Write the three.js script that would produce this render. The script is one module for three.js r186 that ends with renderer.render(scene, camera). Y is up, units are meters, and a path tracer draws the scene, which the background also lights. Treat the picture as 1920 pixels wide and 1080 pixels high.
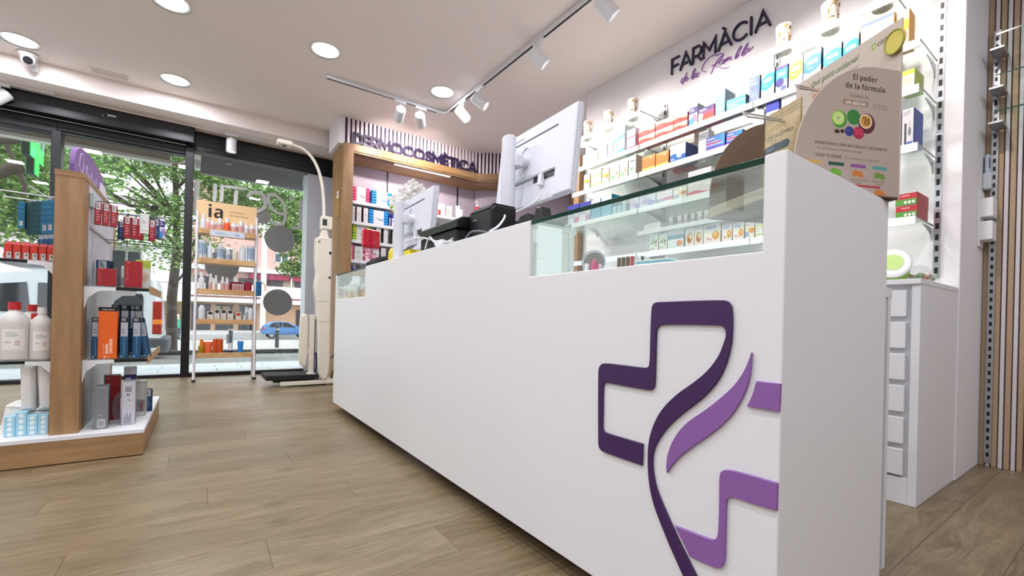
import * as THREE from 'three';
import { mergeGeometries } from 'three/addons/utils/BufferGeometryUtils.js';
import { RoundedBoxGeometry } from 'three/addons/geometries/RoundedBoxGeometry.js';
import { MarchingCubes } from 'three/addons/objects/MarchingCubes.js';
import { RectAreaLightUniformsLib } from 'three/addons/lights/RectAreaLightUniformsLib.js';

// ---------------------------------------------------------------- camera, sky, exposure
RectAreaLightUniformsLib.init();
const scene = new THREE.Scene();
const renderer = new THREE.WebGLRenderer({ antialias: true });
renderer.toneMapping = THREE.LinearToneMapping;
renderer.toneMappingExposure = 1.1;
renderer.shadowMap.enabled = true;
const camera = new THREE.PerspectiveCamera(65.56, 1920 / 1080, 0.05, 300);
camera.position.set(0, 0.66, 0);
camera.rotation.set(0, THREE.MathUtils.degToRad(-34.98), THREE.MathUtils.degToRad(1.434), 'YXZ');
camera.setViewOffset(1920, 1080, 0, -60.3, 1920, 1080);        // rising lens: the verticals stay upright
scene.background = new THREE.Color().setRGB(0.92, 0.97, 1.03);   // bright overcast sky
scene.backgroundIntensity = 3.4;
const DOWNLIGHT = 100, SPOT = 3.8, STRIP = 25;                      // lamp strengths

// ---------------------------------------------------------------- helpers
let seed = 7;
const rnd = () => { seed = (seed * 1664525 + 1013904223) % 4294967296; return seed / 4294967296; };
const rr = (a, b) => a + (b - a) * rnd();
const used = new Map();
function numbered(name) { const n = used.get(name) ?? 0; used.set(name, n + 1); return n ? name + '_' + String(n).padStart(3, '0') : name; }
const lit = (o) => { o.traverse((c) => { if (c.isMesh) { c.castShadow = true; c.receiveShadow = true; } }); return o; };
const V = (x, y, z) => new THREE.Vector3(x, y, z);
function M(color, roughness = 0.5, extra = {}) {
  const { physical, ...e } = extra;
  return new (physical ? THREE.MeshPhysicalMaterial : THREE.MeshStandardMaterial)({ color, roughness, ...e });
}
const join = (gs) => { gs = [gs].flat(9).filter(Boolean).map((g) => (g.index ? g.toNonIndexed() : g)); for (const g of gs) for (const k of Object.keys(g.attributes)) if (!['position', 'normal', 'uv'].includes(k)) g.deleteAttribute(k); return gs.length === 1 ? gs[0] : mergeGeometries(gs); };
function boxUV(g) {                                               // uv in metres from the face direction
  const p = g.attributes.position, n = g.attributes.normal, uv = new Float32Array(p.count * 2);
  for (let i = 0; i < p.count; i++) {
    const ax = Math.abs(n.getX(i)), ay = Math.abs(n.getY(i)), az = Math.abs(n.getZ(i));
    if (ay >= ax && ay >= az) { uv[2 * i] = p.getX(i); uv[2 * i + 1] = p.getZ(i); }
    else if (ax >= az) { uv[2 * i] = p.getZ(i); uv[2 * i + 1] = p.getY(i); }
    else { uv[2 * i] = p.getX(i); uv[2 * i + 1] = p.getY(i); }
  }
  g.setAttribute('uv', new THREE.BufferAttribute(uv, 2));
  return g;
}
// box by its extents, edges rounded by r
function bx(x0, x1, y0, y1, z0, z1, r = 0) {
  const w = Math.abs(x1 - x0), h = Math.abs(y1 - y0), d = Math.abs(z1 - z0);
  r = Math.min(r, w * 0.45, h * 0.45, d * 0.45);
  const g = r > 0 ? new RoundedBoxGeometry(w, h, d, 2, r) : new THREE.BoxGeometry(w, h, d);
  g.translate((x0 + x1) / 2, (y0 + y1) / 2, (z0 + z1) / 2);
  return boxUV(g.index ? g.toNonIndexed() : g);
}
const at = (g, x, y, z, ry = 0, rx = 0, rz = 0) => g.applyMatrix4(new THREE.Matrix4().compose(V(x, y, z), new THREE.Quaternion().setFromEuler(new THREE.Euler(rx, ry, rz, 'YXZ')), V(1, 1, 1)));
const cyl = (r0, r1, y0, y1, x = 0, z = 0, seg = 24) => new THREE.CylinderGeometry(r1, r0, y1 - y0, seg).translate(x, (y0 + y1) / 2, z);
const lathe = (pts, seg = 24) => new THREE.LatheGeometry(pts.map((p) => new THREE.Vector2(p[0], p[1])), seg);
const tube = (pts, r, seg = 0, rad = 8) => new THREE.TubeGeometry(new THREE.CatmullRomCurve3(pts.map((p) => V(...p))), seg || pts.length * 6, r, rad);
function rod(a, b, r, r2 = r, seg = 10) {
  const d = V(...b).sub(V(...a)), g = new THREE.CylinderGeometry(r2, r, d.length(), seg);
  g.translate(0, d.length() / 2, 0);
  g.applyQuaternion(new THREE.Quaternion().setFromUnitVectors(V(0, 1, 0), d.normalize()));
  return g.translate(...a);
}
function chaikin(pts, n = 2, closed = true) {
  for (let k = 0; k < n; k++) {
    const out = [];
    const m = pts.length;
    if (!closed) out.push(pts[0]);
    for (let i = 0; i < (closed ? m : m - 1); i++) {
      const a = pts[i], b = pts[(i + 1) % m];
      out.push([a[0] * 0.75 + b[0] * 0.25, a[1] * 0.75 + b[1] * 0.25], [a[0] * 0.25 + b[0] * 0.75, a[1] * 0.25 + b[1] * 0.75]);
    }
    if (!closed) out.push(pts[m - 1]);
    pts = out;
  }
  return pts;
}
function extrude(pts, depth, bevel = 0, holes = []) {             // outline in x-y, thickness along +z
  const s = new THREE.Shape(pts.map((p) => new THREE.Vector2(p[0], p[1])));
  for (const h of holes) s.holes.push(new THREE.Path(h.map((p) => new THREE.Vector2(p[0], p[1]))));
  const g = new THREE.ExtrudeGeometry(s, { depth: depth - 2 * bevel, bevelEnabled: bevel > 0, bevelSize: bevel, bevelThickness: bevel, bevelOffset: -bevel, bevelSegments: 1, curveSegments: 16 });
  return g.translate(0, 0, bevel);
}
const WALLWARD = -Math.PI / 2;                                    // turns a front that faces +z to face -x
function strokeGeo(strokes, w, depth) {                           // lettering cut from flat sheet: each stroke one outlined strip with round ends
  return join(strokes.map((s0, k) => {
    let s = s0.filter((p, i) => !i || Math.hypot(p[0] - s0[i - 1][0], p[1] - s0[i - 1][1]) > w * 0.02);
    if (s.length < 2) s = [s0[0], [s0[0][0] + w * 0.02, s0[0][1]]];
    const h = w / 2, n = s.length, d = depth * (1 - 0.1 * k), loop = n > 3 && Math.hypot(s[0][0] - s[n - 1][0], s[0][1] - s[n - 1][1]) < w * 0.05;
    if (loop) s.pop();
    const m = s.length, dir = (i, j) => { const x = s[j][0] - s[i][0], y = s[j][1] - s[i][1], l = Math.hypot(x, y) || 1; return [x / l, y / l]; }, L = [], R = [];
    for (let i = 0; i < m; i++) {
      const a = i > 0 ? dir(i - 1, i) : loop ? dir(m - 1, 0) : dir(0, 1), b = i < m - 1 ? dir(i, i + 1) : loop ? dir(m - 1, 0) : a;
      let nx = -(a[1] + b[1]), ny = a[0] + b[0]; const l = Math.hypot(nx, ny) || 1; nx /= l; ny /= l;
      const q = h / Math.max(0.42, -nx * b[1] + ny * b[0]);
      L.push([s[i][0] + nx * q, s[i][1] + ny * q]); R.push([s[i][0] - nx * q, s[i][1] - ny * q]);
    }
    if (loop) { const area = (p) => p.reduce((t, [x, y], i) => { const [X, Y] = p[(i + 1) % p.length]; return t + x * Y - X * y; }, 0); const [o, c] = Math.abs(area(L)) > Math.abs(area(R)) ? [L, R] : [R, L]; return extrude(o, d, 0, [c]); }
    const cap = (c, [dx, dy]) => [1, 2, 3, 4, 5].map((t) => { const g = Math.PI / 2 - t * Math.PI / 6, cs = Math.cos(g), sn = Math.sin(g); return [c[0] + h * (cs * dx - sn * dy), c[1] + h * (cs * dy + sn * dx)]; });
    const e = dir(m - 2, m - 1), f = dir(1, 0);
    return extrude([...L, ...cap(s[m - 1], e), ...R.reverse(), ...cap(s[0], f)], d);
  }));
}
const arc = (cx, cy, rx, ry, a0, a1, n = 14) => Array.from({ length: n + 1 }, (_, i) => { const a = (a0 + (a1 - a0) * i / n) * Math.PI / 180; return [cx + rx * Math.cos(a), cy + ry * Math.sin(a)]; });
const curve = (pts, n = 5) => new THREE.CatmullRomCurve3(pts.map((p) => V(p[0], p[1], 0))).getPoints(pts.length * n).map((v) => [v.x, v.y]);
const GLYPHS = {                                                  // [advance, strokes] on a cap height of 1
  D: [0.88, [[[0, 0], [0, 1], [0.32, 1], ...arc(0.32, 0.5, 0.46, 0.5, 90, -90), [0, 0]]]],
  E: [0.72, [[[0.56, 0], [0, 0], [0, 1], [0.56, 1]], [[0, 0.52], [0.5, 0.52]]]],
  F: [0.7, [[[0, 0], [0, 1], [0.58, 1]], [[0, 0.48], [0.5, 0.48]]]],
  R: [0.8, [[[0, 0], [0, 1], [0.34, 1], ...arc(0.34, 0.69, 0.28, 0.31, 90, -90), [0.12, 0.38]], [[0.36, 0.32], [0.62, 0]]]],
  M: [1.08, [[[0, 0], [0, 1], [0.43, 0.36], [0.86, 1], [0.86, 0]]]],
  O: [1.18, [arc(0.48, 0.5, 0.5, 0.5, 0, 360, 28)]],
  C: [1.06, [arc(0.5, 0.5, 0.5, 0.5, 46, 314, 22)]],
  S: [0.78, [curve([[0.56, 0.86], [0.3, 1.0], [0.06, 0.8], [0.2, 0.58], [0.46, 0.44], [0.6, 0.22], [0.34, 0], [0.03, 0.14]], 4)]],
  T: [0.84, [[[0, 1], [0.72, 1]], [[0.36, 0], [0.36, 1]]]],
  I: [0.36, [[[0.08, 0], [0.08, 1]]]],
  A: [1.0, [[[0, 0], [0.43, 1], [0.86, 0]], [[0.14, 0.3], [0.72, 0.3]]]],
  'À': [1.0, [[[0, 0], [0.43, 1], [0.86, 0]], [[0.14, 0.3], [0.72, 0.3]], [[0.28, 1.3], [0.44, 1.16]]]],
  'È': [0.72, [[[0.56, 0], [0, 0], [0, 1], [0.56, 1]], [[0, 0.52], [0.5, 0.52]], [[0.16, 1.32], [0.34, 1.16]]]],
};
function word(text, h, w, depth, parent, name, m, width) {        // one mesh per letter, left to right along +x from 0
  let total = 0; for (const c of text) total += GLYPHS[c][0];
  const sx = width ? width / (total * h) : 1; let x = 0;
  for (const c of text) {
    const [adv, st] = GLYPHS[c];
    part(parent, name, strokeGeo(st.map((s) => s.map(([a, b]) => [(x + a) * h * sx, b * h])), w, depth), m);
    x += adv;
  }
}
function thing(name, label, category, pos = [0, 0, 0], turn = 0, group) {
  const o = new THREE.Group(); o.name = numbered(name); o.position.set(...pos); o.rotation.y = turn;
  o.userData = { label, category }; if (group) o.userData.group = group;
  scene.add(o); return o;
}
function part(parent, name, geos, m, label) {
  const o = new THREE.Mesh(join(geos), m); o.name = name; if (label) o.userData.label = label;
  parent.add(o); return lit(o);
}
function solo(name, label, category, geos, m, pos = [0, 0, 0], turn = 0, group) {
  const o = new THREE.Mesh(join(geos), m); o.name = numbered(name); o.position.set(...pos); o.rotation.y = turn;
  o.userData = { label, category }; if (group) o.userData.group = group;
  scene.add(o); return lit(o);
}
function copy(src, pos, turn, label) { const o = src.clone(); o.name = numbered(src.name.replace(/_\d{3}$/, '')); o.position.set(...pos); o.rotation.y = turn; o.userData = { ...src.userData }; if (label) o.userData.label = label; scene.add(o); return o; }
function struct(name, geos, m, pos = [0, 0, 0]) {
  const o = new THREE.Mesh(join(geos), m); o.name = name; o.userData = { kind: 'structure' }; o.position.set(...pos); scene.add(o); return lit(o);
}
function structGroup(name) { const o = new THREE.Group(); o.name = name; o.userData = { kind: 'structure' }; scene.add(o); return o; }
const ORD = ['first', 'second', 'third', 'fourth', 'fifth', 'sixth', 'seventh', 'eighth', 'ninth', 'tenth', 'eleventh', 'twelfth', 'thirteenth', 'fourteenth', 'fifteenth', 'sixteenth', 'seventeenth', 'eighteenth'];
const pending = [];                                               // look-alikes: told apart at the end by their order from a named end
const queue = (o, key, phrase) => { pending.push({ o, key, phrase }); return o; };
function settleLabels() {
  const by = new Map();
  for (const p of pending) { const k = p.o.userData.label + '|' + p.phrase; if (!by.has(k)) by.set(k, []); by.get(k).push(p); }
  for (const list of by.values()) if (list.length > 1) { list.sort((a, b) => a.key - b.key); list.forEach((p, i) => { p.o.userData.label += ', ' + (ORD[i] ?? 'number ' + (i + 1)) + ' ' + p.phrase; p.o.userData.group ??= p.o.userData.label.split(',')[0].split(' on ')[0].split(' in ')[0] + 's'; }); }
}

// ---------------------------------------------------------------- textures
const perm = Array.from({ length: 512 }, () => rnd());
function vnoise(x, y, px = 256, py = 256) {
  const xi = Math.floor(x), yi = Math.floor(y), fx = x - xi, fy = y - yi, sx = fx * fx * (3 - 2 * fx), sy = fy * fy * (3 - 2 * fy);
  const h = (a, b) => perm[(((a % px) + px) % px * 57 + ((b % py) + py) % py * 131) % 512];
  return (h(xi, yi) * (1 - sx) + h(xi + 1, yi) * sx) * (1 - sy) + (h(xi, yi + 1) * (1 - sx) + h(xi + 1, yi + 1) * sx) * sy;
}
function dataTex(w, h, f, srgb = true) {
  const d = new Uint8Array(w * h * 4);
  for (let y = 0; y < h; y++) for (let x = 0; x < w; x++) { const c = f(x / w, y / h), i = (y * w + x) * 4; d[i] = c[0]; d[i + 1] = c[1]; d[i + 2] = c[2]; d[i + 3] = 255; }
  const t = new THREE.DataTexture(d, w, h); t.wrapS = t.wrapT = THREE.RepeatWrapping; t.magFilter = THREE.LinearFilter; t.minFilter = THREE.LinearMipmapLinearFilter; t.generateMipmaps = true;
  if (srgb) t.colorSpace = THREE.SRGBColorSpace; t.needsUpdate = true; return t;
}
function canvasTex(w, h, draw) {
  const c = document.createElement('canvas'); c.width = w; c.height = h; draw(c.getContext('2d'), w, h);
  const t = new THREE.CanvasTexture(c); t.colorSpace = THREE.SRGBColorSpace; t.magFilter = THREE.LinearFilter; return t;
}
const lerp = (a, b, t) => a + (b - a) * t, mix3 = (a, b, t) => [lerp(a[0], b[0], t), lerp(a[1], b[1], t), lerp(a[2], b[2], t)];
// floor: four planks, 1.22 m long, one above the other
const floorTex = dataTex(1536, 768, (u, v) => {
  const row = Math.floor(v * 4), fv = v * 4 - row;
  const cath = vnoise(u * 5 + row * 9, fv * 3 + row * 5), g = vnoise(u * 26 + row * 31, (fv + cath * 0.25) * 60 + row * 77), g2 = vnoise(u * 90 + row * 13, fv * 150 + row * 19), g3 = vnoise(u * 7 + row * 17, (fv + cath * 0.4) * 14 + row * 41);
  let t = 0.18 + 0.32 * g + 0.22 * g2 + 0.38 * g3;
  const knot = Math.max(0, 1 - Math.hypot((u - (0.22 + 0.19 * row)) * 26, (fv - 0.35 - 0.08 * row) * 5)) * 0.45;
  const c = mix3([164, 148, 119], [106, 91, 66], Math.min(1, t + knot));
  const k = [1.01, 0.98, 1.02, 0.99][row];
  return [c[0] * k, c[1] * k, c[2] * k];
});
// oak veneer, grain along v, one metre a side
const oakTex = dataTex(768, 768, (u, v) => {
  const warp = vnoise(u * 6, v * 2, 6, 2) * 0.5, g = vnoise((u + warp * 0.05) * 70, v * 5, 70, 5), g2 = vnoise(u * 190, v * 22, 190, 22), b = vnoise((u + warp * 0.14) * 12, v * 2, 12, 2);
  return mix3([186, 150, 106], [136, 102, 66], Math.min(1, 0.15 + 0.3 * g + 0.22 * g2 + 0.42 * b));
});
const oakTexH = oakTex.clone(); oakTexH.rotation = Math.PI / 2; oakTexH.needsUpdate = true;
const pineTex = dataTex(512, 256, (u, v) => {
  const g = vnoise(u * 5, v * 34 + vnoise(u * 4, v * 3) * 6), k = Math.max(0, 1 - Math.hypot((u - 0.62) * 18, (v - 0.5) * 5));
  return mix3(mix3([224, 186, 134], [188, 142, 92], g), [92, 58, 34], k);
});
const grainTex = dataTex(256, 256, (u, v) => { const g = 200 + 55 * rnd(); return [g, g, g]; }, false);
const MAT = {
  wallWhite: M(0xe8e6e8, 0.7), ceiling: M(0xfaf0eb, 0.85), white: M(0xe8e9eb, 0.42), whiteGloss: M(0xeeeeee, 0.22), counter: M(0xeaebec, 0.42, { bumpMap: grainTex, bumpScale: 0.0002 }),
  lacquer: M(0xd9dbe2, 0.4), offwhite: M(0xe6e0d2, 0.4), black: M(0x0c0d10, 0.35), blackMatt: M(0x121316, 0.7), anthracite: M(0x1b2024, 0.4, { metalness: 0.3 }),
  oak: M(0xffffff, 0.5, { map: oakTex }), oakH: M(0xffffff, 0.5, { map: oakTexH }), pine: M(0xffffff, 0.55, { map: pineTex }),
  purple: M(0x3c1a52, 0.5), lilac: M(0x8c5fa4, 0.45), deep: M(0x24143c, 0.5), steel: M(0xb9bcc0, 0.3, { metalness: 0.9 }), chromeGrey: M(0xa9a6a0, 0.35, { metalness: 0.6 }),
  plug: M(0x6a4a33, 0.6), grey: M(0x8b8d92, 0.6), paper: M(0xf3f1ee, 0.8), kraft: M(0x7d6650, 0.85),
  pane: M(0xfafdfc, 0.0, { physical: true, transmission: 1, thickness: 0, ior: 1.5 }),
  glassEdge: M(0x06382a, 0.12), shelfGlass: M(0xf8fdfa, 0.02, { physical: true, transmission: 1, thickness: 0, ior: 1.45 }),
  clearPlastic: M(0xf2f4f6, 0.08, { physical: true, transmission: 0.92, thickness: 0, ior: 1.4 }),
  lamp: M(0xffffff, 0.5, { emissive: 0xffffff, emissiveIntensity: 2.2 }),
};

// ---------------------------------------------------------------- the room
{
  const floor = structGroup('floor');
  part(floor, 'underlay', bx(-3.5, 4.3, -0.2, -0.004, -5.62, 3.4), M(0x6e5c47, 0.9));
  const mats = [0xffffff, 0xf6f3ee, 0xfaf6ef, 0xefeae2].map((c) => M(c, 0.36, { map: floorTex, bumpMap: floorTex, bumpScale: 0.0006 }));
  const W = 0.18, L = 1.22, variants = [];
  for (let k = 0; k < 8; k++) {
    const g = new RoundedBoxGeometry(L - 0.0007, 0.006, W - 0.0007, 1, 0.0006), p = g.attributes.position, uv = g.attributes.uv;
    for (let i = 0; i < p.count; i++) { const u = p.getX(i) / L + 0.5, v = p.getZ(i) / W + 0.5; uv.setXY(i, k < 4 ? u : 1 - u, ((k % 4) + (k < 4 ? v : 1 - v) * 0.96 + 0.02) / 4); }
    variants.push(g);
  }
  const rest = [];
  for (let r = 0; r < 50; r++) {
    const z = -5.62 + W * (r + 0.5), off = ((r * 0.37) % 1) * L;
    for (let k = -1; k < 7; k++) {
      const x = -3.5 + off + L * (k - 0.5) + L / 2, g = variants[Math.floor(rnd() * 8)], m = mats[Math.floor(rnd() * 4)];
      if (x < -3.2 || x > 4.2) continue;
      const seen = z < 0.35 && x > -2.6 && x < 3.9 && !(x > 1.4 && x + L / 2 < 2.8 && z < -0.9) && !(z > -1 && x < 0);
      if (!seen) { rest.push(g.clone().translate(x, -0.003, z)); continue; }
      const o = part(floor, 'plank', g, m); o.position.set(x, -0.003, z);
    }
  }
  part(floor, 'planking', rest, mats[1]).userData.kind = 'stuff';
}
struct('ceiling', [bx(-3.5, 4.3, 2.66, 2.9, -5.2, 3.5), bx(-3.5, 4.3, 2.505, 2.9, -5.62, -5.2)], MAT.ceiling);
struct('wall_left', bx(-3.6, -3.4, -0.2, 2.9, -5.7, 3.5), MAT.wallWhite);
struct('wall_back', bx(-3.6, 4.4, -0.2, 2.9, 3.4, 3.6), MAT.wallWhite);
struct('wall_front', [bx(1.0, 4.4, -0.2, 2.9, -5.9, -5.62), bx(-3.6, 1.0, 2.48, 6.5, -5.9, -5.62), bx(1.0, 4.4, 2.9, 6.5, -5.9, -5.62)], M(0xc9cad2, 0.7));
struct('wall_right', [bx(3.26, 3.5, -0.2, 2.9, -0.6, 3.5), bx(4.2, 4.4, -0.2, 2.9, -5.7, -2.6), bx(3.2, 4.4, -0.2, 2.9, -2.86, -2.6)], MAT.wallWhite);
// the partition behind the counter that carries the sign and the shelves
struct('wall_partition', bx(2.74, 3.26, 0, 2.66, -2.86, -0.486, 0.004), MAT.wallWhite);
struct('trim_1', [bx(-3.4, 1.0, 2.502, 2.506, -5.36, -5.352), bx(-3.4, 1.3, 2.494, 2.506, -5.49, -5.47)], MAT.ceiling);   // shadow lines along the lowered strip by the window

// slatted wall of alternating wood and painted strips
{
  const w = structGroup('wall_slatted');
  part(w, 'backing', bx(3.235, 3.262, 0, 2.66, -0.486, 3.4), M(0x8b7a86, 0.8));
  let z = -0.486, k = 0;
  const wd = M(0xb59c80, 0.6), wh = M(0xd6d1d6, 0.6);
  const widths = [0.024, 0.018];
  while (z < 1.2) { const d = widths[k % 2], g = bx(3.19 + (k % 2 ? 0 : 0.007), 3.236, 0, 2.66, z + 0.001, z + d - 0.003, 0.003); part(w, 'slat', g, k % 2 ? wh : wd); z += d; k++; }
}
// shop front: black aluminium frame, glass, sliding door
{
  const A = MAT.black, g = structGroup('window_1');
  part(g, 'window_frame', [bx(-0.075, 1.3, 2.3, 2.5, -5.72, -5.6, 0.004), bx(-0.075, 1.0, 2.318, 2.33, -5.6, -5.592), bx(-0.075, 1.0, 2.36, 2.37, -5.6, -5.592), bx(-0.075, 1.0, 0, 0.04, -5.7, -5.6, 0.004), bx(-0.145, -0.075, 0, 2.5, -5.72, -5.58, 0.006)], A);
  part(g, 'pane', bx(-0.075, 1.0, 0.04, 2.3, -5.66, -5.654), MAT.pane);
  const l = structGroup('window_2');
  part(l, 'window_frame', [bx(-3.4, -1.07, 2.21, 2.34, -5.7, -5.6, 0.004), bx(-1.07, -0.145, 2.25, 2.34, -5.7, -5.6, 0.004), bx(-3.4, -1.03, 2.225, 2.235, -5.6, -5.59), bx(-3.4, -0.145, 2.28, 2.29, -5.6, -5.59), bx(-3.4, -1.04, 0, 0.035, -5.7, -5.6, 0.004), bx(-1.1, -1.035, 0, 2.24, -5.7, -5.57, 0.006)], M(0x15191b, 0.45));
  part(l, 'pane', bx(-3.4, -1.1, 0.035, 2.2, -5.66, -5.654), MAT.pane);
  const d = structGroup('door_1');
  part(d, 'door_frame', [bx(-1.035, -0.145, 0, 0.03, -5.68, -5.62), bx(-1.035, -0.145, 2.235, 2.255, -5.68, -5.62)], A);
  part(d, 'pane', bx(-1.035, -0.145, 0.03, 2.24, -5.655, -5.649), MAT.pane);
  const op = thing('door_operator', 'long black automatic door drive box above the glass entrance', 'door drive', [0, 0, 0]);
  part(op, 'housing', bx(-3.4, -0.07, 2.34, 2.5, -5.6, -5.47, 0.012), MAT.black);
  part(op, 'cover_lip', bx(-3.4, -0.075, 2.335, 2.352, -5.475, -5.455, 0.004), MAT.black);
  part(op, 'sensor', [bx(-0.72, -0.66, 2.425, 2.44, -5.47, -5.464), cyl(0.004, 0.004, 0, 0.004).rotateX(Math.PI / 2).translate(-0.75, 2.42, -5.47)], MAT.steel);
}
// ---------------------------------------------------------------- ceiling lights
{
  const rim = lathe([[0.088, 0], [0.106, -0.003], [0.11, -0.008], [0.107, -0.001], [0.107, 0.0]], 40), disc = cyl(0.09, 0.09, -0.004, 0.0, 0, 0, 40);
  const spots = [[-1.14, -4.88, 'round ceiling downlight above the dome camera'], [-0.21, -4.86, 'round ceiling downlight beside the ceiling hatch'], [-0.19, -3.66, 'round ceiling downlight cut by the top edge of the picture'],
    [0.74, -3.6, 'round ceiling downlight alone in front of the track end'], [1.72, -3.62, 'round ceiling downlight inside the corner of the track']];
  const more = []; for (const z of [-2.4, -1.2, 0.1, 1.4]) for (const x of [-2.1, -1.14, -0.19, 0.75]) more.push([x, z]);
  for (const z of [-3.63, -4.88]) more.push([-2.1, z]); more.push([-1.14, -3.63], [3.5, -3.7], [2.55, 0.95], [1.72, 1.4]); let out = 0;  // last two: unseen lamps added to brighten the slatted wall and counter end
  for (const [x, z, label] of [...spots, ...more]) {
    const t = thing('downlight', label ?? 'round recessed downlight out of view above the shop floor, ' + (out < 10 ? ORD[out++] : 'number ' + (out++ + 1)) + ' of these', 'lamp', [x, 2.66, z], 0, 'recessed ceiling downlights');
    part(t, 'rim', rim, MAT.whiteGloss); part(t, 'diffuser', disc, MAT.lamp);
    const l = new THREE.RectAreaLight(0xf3f5ff, DOWNLIGHT, 0.16, 0.16); l.position.y = -0.012; l.rotation.x = -Math.PI / 2; t.add(l);
  }
}
// light tracks with spots
function spotHead(pos, aim, label, power, group = 'white track spotlights', yaw) {
  const t = thing('track_spotlight', label, 'spotlight', pos, 0, group);
  part(t, 'adapter', bx(-0.015, 0.015, -0.022, 0, -0.055, 0.055, 0.003).rotateY(yaw ?? 0), MAT.white);
  part(t, 'stem', cyl(0.006, 0.006, -0.06, -0.02), MAT.white);
  const d = V(...aim).sub(V(pos[0], pos[1] - 0.1, pos[2])).normalize(), q = new THREE.Quaternion().setFromUnitVectors(V(0, -1, 0), d);
  const can = lathe([[0, 0.065], [0.042, 0.065], [0.046, 0.06], [0.046, -0.068], [0.042, -0.068], [0.041, -0.052], [0, -0.052]], 28), lens = cyl(0.04, 0.04, -0.056, -0.052);
  for (const g of [can, lens]) g.applyQuaternion(q).translate(0, -0.115, 0);
  part(t, 'can', can, MAT.white); part(t, 'lens', lens, MAT.lamp);
  if (power) {
    const l = new THREE.SpotLight(0xfff4ee, power, 0, 0.74, 0.85); l.position.copy(d).multiplyScalar(0.08).add(V(0, -0.115, 0)); l.shadow.radius = 1.6; l.castShadow = true;
    t.add(l); l.target.position.set(...aim); l.target.updateMatrixWorld();
  }
}
{
  const X = 1.92, Z = -3.95;
  const tr = thing('light_track', 'white ceiling light track bending round a corner with black groove', 'light track');
  part(tr, 'rail', bx(0.825, X - 0.1, 2.628, 2.66, Z - 0.018, Z + 0.018, 0.003), MAT.white); part(tr, 'rail', bx(X - 0.018, X + 0.018, 2.628, 2.66, Z + 0.1, 1.5, 0.003), MAT.white);
  part(tr, 'corner_piece', tube([[X - 0.1, 2.645, Z], [X - 0.03, 2.645, Z + 0.012], [X - 0.006, 2.645, Z + 0.04], [X, 2.645, Z + 0.1]], 0.016, 16), MAT.white);
  part(tr, 'groove', [bx(0.83, X - 0.1, 2.6262, 2.63, Z - 0.007, Z + 0.007), bx(X - 0.007, X + 0.007, 2.6262, 2.63, Z + 0.1, 1.5)], MAT.black);
  const y = 2.628;
  spotHead([1.46, y, Z], [1.6, 2.3, -4.62], 'white cylinder spotlight on the track, farther from its corner', SPOT * 1.3, undefined, Math.PI / 2);
  spotHead([1.66, y, Z], [2.05, 2.25, -4.62], 'white cylinder spotlight on the track, beside its corner', SPOT * 1.3, undefined, Math.PI / 2);
  spotHead([X, y, -3.6], [2.3, 1.8, -3.1], 'white spotlight just round the track corner, aimed at the shelves', SPOT * 0.9);
  spotHead([X, y, -3.3], [2.5, 2.0, -2.9], 'white spotlight with open side frame, second round the track corner', SPOT * 0.9);
  spotHead([X, y, -2.5], [2.74, 1.75, -2.1], 'white spotlight hanging alone mid-track before the sign wall', SPOT);
  spotHead([X, y, -1.86], [2.74, 1.7, -1.45], 'white spotlight cut by the top edge of the picture', SPOT);
  spotHead([X, y, -1.25], [2.74, 1.7, -0.95], 'white track spotlight out of view near the drawer end', SPOT);
  spotHead([X, y, -0.55], [2.74, 1.5, -0.6], 'white track spotlight out of view over the drawers', SPOT * 0.8);
  const t2 = thing('window_light_track', 'short white light track on the lowered ceiling by the window', 'light track');
  part(t2, 'rail', bx(-3.2, -1.05, 2.488, 2.505, -5.44, -5.405, 0.003), MAT.white); part(t2, 'rail', bx(0.12, 0.55, 2.488, 2.505, -5.44, -5.405, 0.003), MAT.white);
  spotHead([0.235, 2.49, -5.42], [0.235, 0, -5.42], 'white cylinder spotlight pointing straight down at the window', SPOT * 0.3, 'white window spotlights', Math.PI / 2);
  spotHead([-1.37, 2.49, -5.42], [-1.75, 1.95, -5.3], 'white cylinder spotlight tilted sideways above the entrance', SPOT * 0.3, 'white window spotlights', Math.PI / 2);
}
{
  const c = thing('dome_camera', 'white dome security camera with black lens on the ceiling', 'camera', [-1.145, 2.66, -5.09]);
  part(c, 'base', lathe([[0, 0], [0.062, 0], [0.062, -0.012], [0.05, -0.026], [0, -0.026]].reverse(), 28), MAT.whiteGloss);
  part(c, 'ball', new THREE.SphereGeometry(0.043, 24, 16).translate(0.004, -0.05, 0.012), MAT.whiteGloss);
  part(c, 'lens', cyl(0.027, 0.029, 0.024, 0.046).rotateX(Math.PI / 2 + 0.5).rotateY(0.22).translate(0.004, -0.05, 0.012), MAT.black);
  const s = solo('alarm_sensor', 'small white alarm sensor hanging beside the dome camera', 'sensor', [bx(-0.018, 0.018, -0.1, 0, -0.012, 0.012, 0.006), new THREE.SphereGeometry(0.02, 16, 10).translate(0, -0.09, 0.008)], MAT.white, [-1.125, 2.66, -5.17]);
  const h = thing('ceiling_hatch', 'small flat rectangular hatch in the ceiling by the window', 'hatch', [-0.66, 2.66, -5.08]);
  part(h, 'hatch_frame', [bx(-0.12, 0.12, -0.004, 0, -0.05, -0.044), bx(-0.12, 0.12, -0.004, 0, 0.044, 0.05), bx(-0.12, -0.114, -0.004, 0, -0.05, 0.05), bx(0.114, 0.12, -0.004, 0, -0.05, 0.05)], MAT.ceiling);
  part(h, 'lid', bx(-0.112, 0.112, -0.003, 0.0, -0.042, 0.042), M(0xd8cdc8, 0.8));
}

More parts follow.
